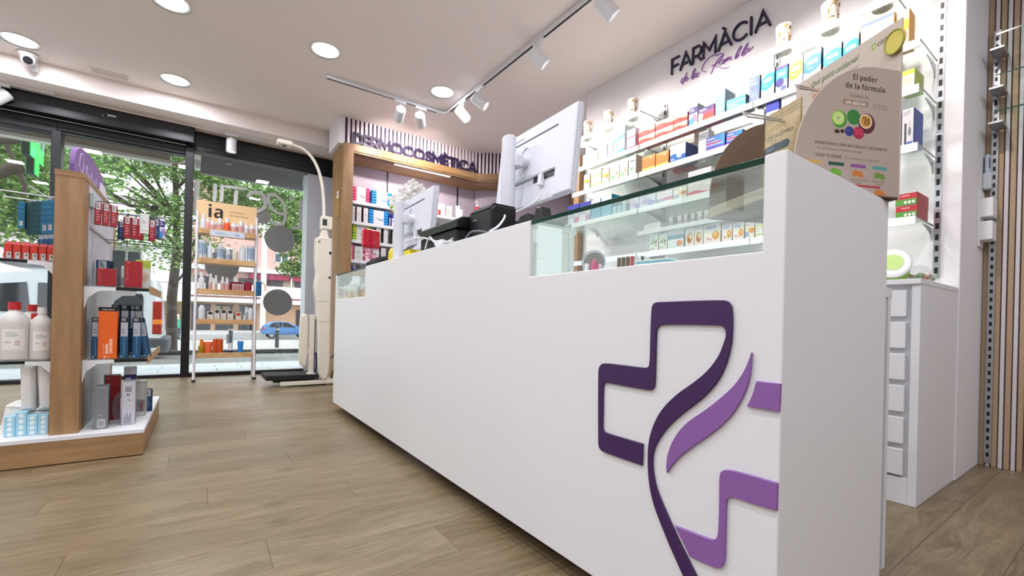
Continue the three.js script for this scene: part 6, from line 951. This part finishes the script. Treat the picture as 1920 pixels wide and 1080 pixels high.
// ---------------------------------------------------------------- canopy and pharmacy cross outside the shop
struct('canopy', bx(-3.5, 1.4, 2.52, 2.62, -6.7, -5.88), M(0xb9b2a6, 0.8));
{
  const b = thing('canopy_beam', 'beige beam with pale lower edge under the canopy outside the entrance', 'beam'); part(b, 'beam_face', bx(-3.4, -0.3, 2.36, 2.52, -6.45, -6.38, 0.004), M(0x9a9184, 0.8)); part(b, 'lower_edge', bx(-3.4, -0.29, 2.325, 2.362, -6.47, -6.36, 0.006), M(0xc9c6bd, 0.7));
  part(b, 'plate', bx(-1.72, -1.42, 2.34, 2.46, -6.375, -6.37, 0.002), MAT.grey);
  const s = thing('sign_box', 'grey back of a shop sign hanging outside above the window', 'sign', [0, 0, 0]); part(s, 'sign_back', bx(-0.02, 1.06, 2.24, 2.46, -6.26, -6.2, 0.006), M(0x7d7f82, 0.7)); part(s, 'end_cap', bx(-0.075, -0.02, 2.27, 2.37, -6.24, -6.14, 0.01), M(0xdde0e0, 0.5)); part(s, 'end_cap', bx(1.04, 1.1, 2.28, 2.38, -6.2, -6.1, 0.01), M(0xdde0e0, 0.5)); part(s, 'hanger', [bx(0.1, 0.12, 2.4, 2.54, -6.25, -6.22), bx(0.9, 0.92, 2.4, 2.54, -6.25, -6.22)], MAT.steel);
  const c = thing('pharmacy_cross', 'green glowing pharmacy cross sign on a bracket outside the entrance', 'cross sign', [-1.45, 2.31, -6.84], Math.PI / 2);
  const a = 0.24, q = 0.08, cr = [[-q, -a], [q, -a], [q, -q], [a, -q], [a, q], [q, q], [q, a], [-q, a], [-q, q], [-a, q], [-a, -q], [-q, -q]];
  part(c, 'housing', extrude(cr, 0.065, 0.006).translate(0, 0, -0.069), M(0x2f4f47, 0.5));
  part(c, 'light_face', extrude(cr.map(([x, y]) => [x * 0.97, y * 0.97]), 0.004).translate(0, 0, -0.003), M(0x10c040, 0.5, { emissive: 0x10e048, emissiveIntensity: 0.9 }));
  for (let i = 0; i < 9; i++) part(c, 'led_rib', bx(-a * 0.3, a * 0.3, -a + 0.02 + i * 0.05, -a + 0.024 + i * 0.05, 0, 0.003), M(0x0a8a34, 0.5));
  part(c, 'bracket', [bx(-0.02, 0.02, 0.2, 0.32, -0.06, -0.04), bx(-0.35, 0.05, 0.17, 0.2, -0.06, -0.04), bx(0.2, 0.26, 0.04, 0.18, -0.11, 0.0)], MAT.grey);
  const l = new THREE.PointLight(0x30ff60, 0.25); l.position.set(0, 0, 0.1); c.add(l);
}
// ---------------------------------------------------------------- the street, sloping gently away
const SL = 0.038, gy = (z) => -0.03 - SL * (-z - 5.9);
const onSlope = (o) => { o.position.set(0, -0.03, -5.9); o.rotation.x = -SL; return o; };
{
  const pv = structGroup('pavement_1'); onSlope(pv);
  part(pv, 'bed', bx(-9, 7, -0.3, -0.03, -2.55, 0.02), M(0x6d6d6a, 0.9));
  const ms = [0xa6a9ac, 0xa0a3a6, 0xacaeb0].map((c) => M(c, 0.8)), g = bx(-0.296, 0.296, -0.04, 0, -0.196, 0.196, 0.005);
  for (let r = 0; r < 6; r++) for (let k = 0; k < 16; k++) { const o = part(pv, 'paver', g, ms[Math.floor(rnd() * 3)]); o.position.set(-4.9 + k * 0.6 + (r % 2) * 0.3, 0, -0.2 - r * 0.4); }
  part(pv, 'kerb', bx(-20, 20, -0.2, 0.0, -2.62, -2.46, 0.01), M(0x858583, 0.8));
  const rd = structGroup('street'); onSlope(rd);
  const asp = dataTex(256, 256, (u, v) => { const n = 128 + 50 * vnoise(u * 8, v * 8) + 30 * rnd(); return [n, n, n * 0.98]; });
  asp.repeat.set(0.3, 0.3);
  part(rd, 'asphalt', bx(-40, 40, -0.3, -0.09, -8.1, -2.6), M(0xa0a09e, 0.9, { map: asp })); part(rd, 'asphalt', bx(-40, 60, -0.3, -0.06, -41, -30), M(0xb0b0ae, 0.9, { map: asp }));
  part(rd, 'kerb', bx(-40, 40, -0.3, 0.02, -8.35, -8.1, 0.01), M(0x303132, 0.8));
  const pm = structGroup('pavement_2'); onSlope(pm); part(pm, 'promenade', bx(-40, 50, -0.3, 0.0, -30, -8.35), M(0x94928d, 0.9)); part(pm, 'grid_joint', Array.from({ length: 14 }, (_, i) => bx(-40, 50, 0, 0.002, -9.8 - i * 1.4, -9.77 - i * 1.4)), M(0x9a968f, 0.9));
  struct('pavement_3', bx(-60, 70, -2.5, -1.02, -56, -46), M(0xa6a4a2, 0.9));
}
// ---------------------------------------------------------------- houses across the street
function house(name, label, x0, x1, y1, z, wallM, opts) {
  const t = thing(name, label, 'building');
  part(t, 'wall', bx(x0, x1, -1.1, y1, z - 8, z), wallM);
  const fr = M(0xe9e9e6, 0.6), gl = M(0x39444a, 0.15), band = M(0xe8e8e8, 0.7);
  opts(t, { fr, gl, band, win: (cx, cy, w, h) => { const f = part(t, 'window', [bx(cx - w / 2, cx + w / 2, cy - h / 2, cy - h / 2 + 0.08, z, z + 0.08), bx(cx - w / 2, cx + w / 2, cy + h / 2 - 0.08, cy + h / 2, z, z + 0.08), bx(cx - w / 2, cx - w / 2 + 0.08, cy - h / 2, cy + h / 2, z, z + 0.08), bx(cx + w / 2 - 0.08, cx + w / 2, cy - h / 2, cy + h / 2, z, z + 0.08), bx(cx - 0.05, cx + 0.05, cy - h / 2, cy + h / 2, z, z + 0.07)], fr); const p = new THREE.Mesh(bx(cx - w / 2 + 0.06, cx + w / 2 - 0.06, cy - h / 2 + 0.06, cy + h / 2 - 0.06, z + 0.01, z + 0.04), gl); p.name = 'pane'; f.add(lit(p)); } });
  return t;
}
const brickTex = dataTex(256, 256, (u, v) => { const r = Math.floor(v * 16), m = ((v * 16) % 1 < 0.14) || (((u * 8 + (r % 2) * 0.5) % 1) < 0.06); const n = vnoise(u * 40, v * 40) * 26; return m ? [206, 172, 166] : [206 - n * 0.6, 160 - n * 0.6, 150 - n * 0.6]; });
brickTex.repeat.set(0.6, 0.6);
{
  const brick = M(0xffffff, 0.85, { map: brickTex });
  house('brick_building', 'pink brick apartment building with white balcony bands behind the ladder shelf', -1.0, 34, 13, -52, brick, (t, o) => {
    part(t, 'ground_floor', bx(-1, 34, -1.1, 1.7, -52, -51.9), M(0xa9866c, 0.8)); part(t, 'slab', bx(-1.2, 34, 1.7, 2.1, -52, -50.9), o.band); part(t, 'parapet', bx(-1.2, 34, 2.3, 3.45, -51.1, -50.9), o.band); part(t, 'slab', bx(-1.2, 34, 4.75, 5.15, -52, -51.0), o.band); part(t, 'slab', bx(-1.2, 34, 9.2, 9.5, -52, -51.2), o.band); part(t, 'parapet', bx(-1.2, 34, 9.5, 10.3, -51.4, -51.2), o.band);
    part(t, 'awning', bx(4, 34, 4.15, 4.7, -51.9, -51.2), M(0x8a2e48, 0.8)); part(t, 'balcony_wall', bx(-1, 34, 3.4, 4.2, -52, -51.95), M(0xb3a892, 0.8));
    for (let i = 0; i < 9; i++) { part(t, 'dark_window', bx(5.3 + i * 2.9, 7.1 + i * 2.9, 3.5, 4.1, -51.95, -51.9), M(0x3d3038, 0.4)); o.win(6.9 + i * 2.35, 6.5, 1.35, 1.05); o.win(6.9 + i * 2.35, 11.3, 1.35, 1.2); }
    for (let i = 0; i < 3; i++) { o.win(0.4 + i * 1.7, 6.5, 1.2, 1.05); part(t, 'dark_window', bx(-0.5 + i * 1.8, 0.9 + i * 1.8, 3.5, 4.2, -51.95, -51.9), M(0x3d3038, 0.4)); part(t, 'shop_opening', bx(-0.6 + i * 1.9, 0.9 + i * 1.9, -1.0, 1.5, -51.9, -51.85), M(0x2c2f33, 0.4)); }
    part(t, 'door', bx(8.4, 10, -1, 1.2, -51.9, -51.85), M(0x33262a, 0.5)); part(t, 'door', bx(4.2, 4.7, -1, 1.5, -51.9, -51.85), M(0x5f2438, 0.5)); part(t, 'pillar', bx(4.95, 5.4, -1.1, 9.2, -50.8, -50.4), o.band); part(t, 'pillar', bx(14, 14.45, -1.1, 9.2, -50.8, -50.4), o.band); part(t, 'rail_post', bx(7.7, 7.8, 3.4, 4.7, -51.1, -51), o.band);
  });
  house('white_building', 'pale lilac-white building with brown garage door beside the tree trunk', -13, -1.3, 16, -50, M(0xd2cbd2, 0.8), (t, o) => {
    part(t, 'band', bx(-13, -1.3, 3.3, 3.7, -50, -49.8), o.band); part(t, 'band', bx(-13, -1.3, 6.4, 6.9, -50, -49.6), o.band); part(t, 'garage_door', bx(-3, -1.2, -1.1, 1.6, -50, -49.94), M(0x6b5a3c, 0.7)); part(t, 'cornice', bx(-13.2, -1.3, 10.2, 10.8, -50, -49.2), o.band); part(t, 'recess', bx(-6.5, -4.2, 4.2, 6.2, -50, -49.95), M(0x8a7a80, 0.6));
    for (let i = 0; i < 4; i++) { o.win(-11.5 + i * 2.6, 8.4, 1.3, 1.5); o.win(-11.5 + i * 2.6, 13, 1.3, 1.5); } for (let i = 0; i < 10; i++) part(t, 'shutter_slat', bx(-3, -1.2, -0.9 + i * 0.25, -0.86 + i * 0.25, -49.94, -49.92), M(0x4f4230, 0.7));
  });
  house('brick_building', 'salmon brick house with white window behind the orange packets', -34, -13.2, 12, -47, brick, (t, o) => { o.win(-16.4, 8.6, 2.0, 1.9); o.win(-21, 8.6, 2.0, 1.9); part(t, 'slab', bx(-34, -13, 10.6, 11.2, -47, -46.2), o.band); part(t, 'ground_floor', bx(-34, -13.2, -1.1, 5.6, -47, -46.8), M(0xd8c39c, 0.8)); part(t, 'white_frame', [bx(-34, -13.2, 5.6, 6.0, -46.8, -46.5), bx(-17.6, -17.2, 1, 5.6, -46.8, -46.6), bx(-13.6, -13.2, 1, 5.6, -46.8, -46.6)], o.band); });
}
// ---------------------------------------------------------------- parked vehicles
function wheelSet(t, xs, z, r, w) { for (const x of xs) for (const zz of [z, z - w]) { const k = part(t, 'wheel', [new THREE.TorusGeometry(r * 0.78, r * 0.24, 12, 28).translate(x, r, zz)], MAT.blackMatt); const h = new THREE.Mesh(join([cyl(r * 0.55, r * 0.55, -0.04, 0.04, 0, 0, 20).rotateX(Math.PI / 2).translate(x, r, zz), ...[0, 1, 2, 3, 4].map((i) => bx(-0.03, 0.03, 0, r * 0.52, 0.03, 0.055).rotateZ(i * 1.257).translate(x, r, zz))]), MAT.steel); h.name = 'hub'; k.add(lit(h)); } }
{
  const v = thing('van', 'white delivery van parked outside with red tail light behind the oak island', 'van', [-0.66, -0.41, -12.1]);
  const side = chaikin([[-4.05, 0.35], [-4.1, 0.75], [-3.9, 0.98], [-3.1, 1.12], [-2.55, 1.66], [-2.2, 1.82], [-1.0, 1.86], [-0.2, 1.82], [-0.08, 1.7], [-0.02, 0.95], [0, 0.5], [-0.05, 0.32]], 2);
  part(v, 'van_body', extrude(side, 1.62, 0.05).translate(0, 0, -1.62), M(0xc4c7ca, 0.25));
  const gl = M(0x1c2428, 0.08); part(v, 'side_window', extrude([[-2.9, 1.0], [-2.42, 1.5], [-2.0, 1.56], [-1.95, 1.0]], 0.02).translate(0, 0, -0.005), gl); part(v, 'side_window', extrude([[-1.85, 1.0], [-1.85, 1.56], [-1.15, 1.57], [-1.1, 1.0]], 0.02).translate(0, 0, -0.005), gl);
  part(v, 'quarter_window', extrude(chaikin([[-0.98, 0.95], [-0.98, 1.52], [-0.42, 1.52], [-0.3, 1.46], [-0.3, 0.95]], 1), 0.02).translate(0, 0, -0.004), gl);
  part(v, 'tail_light', bx(-0.15, 0.012, 0.58, 1.28, -0.13, 0.012, 0.02), M(0x8e1a14, 0.2)); part(v, 'indicator', bx(-0.145, 0.016, 0.78, 0.9, -0.12, 0.016, 0.02), M(0xd9792a, 0.2));
  part(v, 'bumper', [bx(-0.55, 0.1, 0.16, 0.5, -0.1, 0.05, 0.05), bx(-0.1, 0.12, 0.16, 0.5, -1.62, 0.04, 0.05)], M(0x3a3d42, 0.6)); part(v, 'side_moulding', bx(-3.6, -0.5, 0.62, 0.72, 0, 0.03, 0.01), M(0x3a3d42, 0.6)); part(v, 'handle', [bx(-0.85, -0.45, 0.93, 0.99, 0, 0.03, 0.01), bx(-1.75, -1.5, 1.0, 1.05, 0, 0.03, 0.01)], MAT.blackMatt); part(v, 'fuel_cap', cyl(0.1, 0.1, 0, 0.02, 0, 0, 24).rotateX(Math.PI / 2).translate(-0.5, 0.82, 0.0), M(0x2a2d31, 0.5));
  part(v, 'roof_rail', bx(-2.0, -0.3, 1.87, 1.9, -0.2, -0.16, 0.01), MAT.grey); wheelSet(v, [-0.75, -3.3], -0.12, 0.31, 1.35);
  const c = thing('car', 'light blue hatchback parked across the street', 'car', [4.367, gy(-43) + 0.02, -43]);
  const cs = chaikin([[0.05, 0.3], [0, 0.6], [0.08, 0.92], [0.5, 1.3], [0.95, 1.46], [1.9, 1.46], [2.5, 1.2], [2.85, 0.98], [3.6, 0.86], [3.95, 0.66], [3.95, 0.34]], 2);
  part(c, 'car_body', extrude(cs, 1.65, 0.06).translate(0, 0, -1.65), M(0x48709f, 0.25)); part(c, 'side_window', extrude([[0.5, 0.98], [0.85, 1.36], [1.5, 1.4], [1.5, 0.98]], 0.03).translate(0, 0, -0.01), gl); part(c, 'side_window', extrude([[1.58, 0.98], [1.58, 1.4], [1.95, 1.38], [2.55, 0.98]], 0.03).translate(0, 0, -0.01), gl);
  part(c, 'trim_strip', bx(0.6, 3.4, 0.5, 0.55, 0, 0.02), M(0x35507a, 0.4)); part(c, 'mirror', bx(2.35, 2.5, 0.98, 1.08, 0, 0.14, 0.03), MAT.blackMatt); part(c, 'tail_light', bx(0.03, 0.2, 0.75, 0.95, -0.1, 0.02, 0.02), M(0xa0303a, 0.3)); wheelSet(c, [0.75, 3.2], -0.1, 0.3, 1.4);
}
// ---------------------------------------------------------------- street furniture and a passer-by
{
  const bo = thing('bollard', 'dark metal bollard standing before the blue car', 'bollard', [1.978, -.368, -15.4]);
  part(bo, 'post', lathe([[0, 0], [0.055, 0], [0.055, 0.62], [0.062, 0.63], [0.062, 0.72], [0.05, 0.74], [0, 0.74]], 18), M(0x3b3f44, 0.5)); part(bo, 'band', cyl(0.0565, 0.0565, 0.55, 0.59, 0, 0, 18), MAT.steel);
  copy(bo, [.768, gy(-15.4), -15.4], 0, 'dark metal bollard seen between the pine boards'); 
  const bn = thing('bench', 'low metal bench on the promenade seen through the ladder shelf', 'bench', [.301, gy(-24), -24]);
  part(bn, 'seat', [0, 1, 2].map((i) => bx(-0.9, 0.9, 0.42, 0.45, -0.25 + i * 0.16, -0.13 + i * 0.16, 0.006)), M(0xb9bcc0, 0.5)); part(bn, 'leg', [bx(-0.8, -0.74, 0, 0.42, -0.2, 0.2), bx(0.74, 0.8, 0, 0.42, -0.2, 0.2)], M(0x50555a, 0.5));
  // passer-by: one continuous surface from joined capsules
  const p = thing('person', 'person with white hair walking in a green coat beside the tree trunk', 'person', [-1.292, gy(-40) + 0.03, -40], 0.9);
  const B = [[[0, 0.95, 0], [0, 1.35, 0.02], 0.15, 0.17], [[0, 1.35, 0.02], [0, 1.5, 0.03], 0.08, 0.06], [[0, 1.6, 0.05], [0, 1.66, 0.05], 0.1, 0.1], [[0.09, 0.92, 0], [0.1, 0.5, 0.12], 0.1, 0.07], [[0.1, 0.5, 0.12], [0.1, 0.08, 0.05], 0.07, 0.045], [[0.1, 0.05, 0.04], [0.1, 0.04, 0.2], 0.045, 0.035], [[-0.09, 0.92, 0], [-0.1, 0.5, 0.02], 0.1, 0.07], [[-0.1, 0.5, 0.02], [-0.1, 0.1, -0.22], 0.07, 0.045], [[-0.1, 0.08, -0.22], [-0.1, 0.04, -0.08], 0.045, 0.035], [[0.2, 1.36, 0], [0.26, 1.08, -0.06], 0.065, 0.05], [[0.26, 1.08, -0.06], [0.25, 0.86, 0.04], 0.05, 0.035], [[-0.2, 1.36, 0], [-0.26, 1.1, 0.08], 0.065, 0.05], [[-0.26, 1.1, 0.08], [-0.22, 0.92, 0.2], 0.05, 0.035], [[0, 1.02, 0], [0, 0.82, 0], 0.2, 0.21]];
  const Rn = 56, mc = new MarchingCubes(Rn, M(0x2d3a44, 0.8), false, false, 60000), S = 0.95; mc.isolation = 0;
  for (let z = 0; z < Rn; z++) for (let y = 0; y < Rn; y++) for (let x = 0; x < Rn; x++) {
    const P_ = V((x / Rn * 2 - 1) * S, (y / Rn * 2 - 1) * S + 0.88, (z / Rn * 2 - 1) * S); let s = 0;
    for (const [a, b, r0, r1] of B) { const A = V(...a), d = V(...b).sub(A), k = THREE.MathUtils.clamp(P_.clone().sub(A).dot(d) / d.lengthSq(), 0, 1); s += Math.exp(-28 * (P_.distanceTo(A.addScaledVector(d, k)) - (r0 + (r1 - r0) * k))); }
    mc.field[x + y * Rn + z * Rn * Rn] = Math.log(s + 1e-30) / 28;
  }
  mc.update();
  const n = mc.count, bgm = new THREE.BufferGeometry(), pos = new Float32Array(n * 3); for (let i = 0; i < n * 3; i++) pos[i] = mc.positionArray[i] * S + (i % 3 === 1 ? 0.88 : 0);
  const col = new Float32Array(n * 3); for (let i = 0; i < n; i++) { const y = pos[3 * i + 1], c = y > 1.45 ? [0.62, 0.42, 0.33] : y > 0.78 ? [0.05, 0.3, 0.2] : y > 0.1 ? [0.06, 0.07, 0.09] : [0.03, 0.03, 0.03]; col.set(c, 3 * i); }
  bgm.setAttribute('position', new THREE.BufferAttribute(pos, 3)); bgm.setAttribute('color', new THREE.BufferAttribute(col, 3)); bgm.computeVertexNormals();
  const body = new THREE.Mesh(bgm, new THREE.MeshStandardMaterial({ vertexColors: true, roughness: 0.8 })); body.name = 'body'; p.add(lit(body));
  part(p, 'hair', new THREE.SphereGeometry(0.125, 16, 12, 0, 6.3, 0, 1.9).translate(0, 1.67, 0.02), M(0xe6e0d8, 0.8));
}
// ---------------------------------------------------------------- trees
{
  const bark = M(0x4a4038, 0.9), leafG = (() => { const g = new THREE.BufferGeometry(); const L = 0.06, W = 0.022; g.setAttribute('position', new THREE.BufferAttribute(new Float32Array([0, 0, 0, W, 0.01, L * 0.5, 0, -0.008, L, 0, 0, 0, 0, -0.008, L, -W, 0.01, L * 0.5]), 3)); g.computeVertexNormals(); return g; })();
  const leafM = M(0xffffff, 0.6, { physical: true, transmission: 0.35, thickness: 0, side: THREE.DoubleSide });
  const cols = [[0.1, 0.23, 0.04], [0.16, 0.32, 0.06], [0.25, 0.42, 0.09], [0.06, 0.14, 0.04], [0.34, 0.48, 0.15]].map((c) => new THREE.Color().setRGB(...c));
  function tree(label, x, z, h, r, clumps, n, trunkPts, branches, s = 1) {
    const t = thing('tree', label, 'tree', [x, gy(z), z]);
    const pts = trunkPts, gs = []; for (let i = 0; i + 1 < pts.length; i++) gs.push(rod(pts[i].slice(0, 3), pts[i + 1].slice(0, 3), pts[i][3], pts[i + 1][3], 10), new THREE.SphereGeometry(pts[i + 1][3], 10, 8).translate(...pts[i + 1].slice(0, 3)));
    part(t, 'trunk', gs, bark);
    const bs = branches.map((b) => tube(b.slice(0, -1), b[b.length - 1], 18, 7)); for (const c of clumps) bs.push(rod(c.from ?? [0, h * 0.5, 0], [c[0], c[1], c[2]], 0.03, 0.008, 6));
    part(t, 'branches', bs, bark);
    const im = new THREE.InstancedMesh(leafG, leafM, n), m4 = new THREE.Matrix4(), q = new THREE.Quaternion(), e = new THREE.Euler();
    for (let i = 0; i < n; i++) {
      const c = clumps[Math.floor(rnd() * clumps.length)]; let a, b, d; do { a = rr(-1, 1); b = rr(-1, 1); d = rr(-1, 1); } while (a * a + b * b + d * d > 1);
      const k = c[3]; e.set(rr(-0.9, 0.9), rr(0, 6.283), rr(-0.9, 0.9)); q.setFromEuler(e);
      m4.compose(V(c[0] + a * k * 1.25, c[1] + b * k * 0.62, c[2] + d * k), q, V(1, 1, 1).multiplyScalar(s * rr(0.8, 1.9))); im.setMatrixAt(i, m4); im.setColorAt(i, cols[Math.floor(rnd() * 5)]);
    }
    im.name = 'foliage'; im.userData.kind = 'stuff'; im.castShadow = im.receiveShadow = true; t.add(im);
  }
  const cl = (list) => list.map(([u, v, z, k]) => [u, v, z, k]);
  // tree by the van: trunk seen between the island and the door post
  const X2 = -.568, Z2 = -14.6, rel = (P_) => [P_[0] - X2, P_[1] - gy(Z2), P_[2] - Z2];
  const c2 = []; const seeds2 = [[-2.124, 3.809, -13], [-1.686, 4.288, -13.5], [-1.166, 4.304, -14], [-2.264, 3.104, -12.5], [-.567, 4.441, -14.5], [-.717, 3.284, -14], [-.478, 4.882, -15], [-.574, 2.606, -14.2], [-2.398, 3.367, -12], [-.822, 2.283, -14], [-1.375, 4.894, -14], [-2.052, 4.39, -13]];
  for (const s of seeds2) c2.push([...rel(s), rr(0.6, 1.1)]);
  tree('street tree with dark trunk between the island and the door post', X2, Z2, 7, 3, c2, 11500, [[0, 0, 0, 0.13], [-0.02, 1.4, 0, 0.115], [0.06, 2.6, 0, 0.1], [0.02, 4, 0, 0.07], [-0.1, 5.6, 0, 0.04]],
    [[[0.05, 2.3, 0], [0.5, 3.0, 0.1], [0.8, 4.0, 0.2], 0.045], [[0, 2.8, 0], [-0.6, 3.4, 0.2], [-1.6, 4.0, 0.6], 0.05], [[0.02, 1.7, 0], [0.35, 2.3, 0], [0.55, 3.0, 0], 0.03], [[0, 3.6, 0], [-1.0, 4.6, 0.4], [-2.4, 5.2, 1.0], 0.045], [[0, 4.2, 0], [0.6, 5.0, 0], [1.4, 5.3, 0.3], 0.04]]);
  // tree nearest the entrance, only its dark branches and leaves reach into view
  const X1 = -3.6, Z1 = -9.2, rel1 = (P_) => [P_[0] - X1, P_[1] - gy(Z1), P_[2] - Z1], c1 = [];
  for (const s of [[-2.189, 2.897, -9], [-2.058, 2.374, -9.5], [-2.157, 2.465, -9], [-2.101, 1.959, -8.6], [-1.934, 2.024, -9.2], [-2.204, 3.236, -9.6], [-1.838, 2.731, -9.8], [-2.541, 2.386, -9], [-2.641, 2.855, -9], [-1.936, 1.76, -9.5]]) c1.push([...rel1(s), rr(0.45, 0.75)]);
  tree('street tree reaching in with thick dark branches beside the green cross', X1, Z1, 4, 2, c1, 6500, [[0, 0, 0, 0.16], [0.05, 1.6, 0, 0.14], [0.1, 3.0, 0, 0.12], [0, 4.6, 0, 0.08]], [[[0.08, 2.7, 0], rel1([-2.143, 2.268, -8.2]), rel1([-1.967, 2.405, -8.2]), rel1([-1.866, 2.446, -8.2]), 0.07], [[0.08, 3.0, 0], rel1([-2.151, 2.712, -8.2]), rel1([-1.973, 2.756, -8.2]), rel1([-1.872, 2.795, -8.2]), 0.05], [rel1([-2.017, 2.705, -8.2]), rel1([-1.945, 2.509, -8.2]), rel1([-1.848, 2.228, -8.2]), 0.025], [rel1([-1.898, 2.419, -8.2]), rel1([-1.843, 2.195, -8.2]), rel1([-1.868, 2.055, -8.2]), 0.02]]);
  // tree beyond the right-hand pane
  const X3 = 3.28, Z3 = -13, rel3 = (P_) => [P_[0] - X3, P_[1] - gy(Z3), P_[2] - Z3], c3 = [];
  for (const s of [[.059, 4.169, -14], [.394, 4.003, -13.6], [.679, 3.899, -13.5], [.997, 3.711, -13], [1.353, 3.64, -13], [.241, 3.653, -14], [.811, 3.531, -13.6], [1.615, 3.2, -12.6], [2.027, 3.247, -12.5], [1.901, 2.672, -12.4], [2.094, 2.291, -12.4], [1.549, 2.906, -12.5], [2.4, 3.582, -12.5], [1.815, 3.68, -12.8], [2.014, 1.825, -12.6]]) c3.push([...rel3(s), rr(0.35, 0.7)]);
  tree('street tree with hanging leaves behind the window lettering', X3, Z3, 5, 2.5, c3, 10000, [[0, 0, 0, 0.14], [0, 1.8, 0, 0.12], [-0.1, 3.6, 0, 0.09], [-0.3, 5, 0, 0.05]], [[[0, 2.6, 0], [-0.8, 3.4, 0], [-2.2, 3.9, -0.3], 0.04], [[0, 3.2, 0], [-0.6, 3.5, 0.2], [-1.2, 3.2, 0.3], 0.025], [rel3([-1.051, 4.032, -12.6]), rel3([-.777, 4.037, -12.6]), rel3([-.493, 3.97, -12.6]), rel3([-.107, 4.208, -12.8]), 0.04]]);
}
settleLabels();
scene.traverse((o) => { if (o.isLight && o.shadow && !o.isRectAreaLight) o.castShadow = true; });
renderer.render(scene, camera);
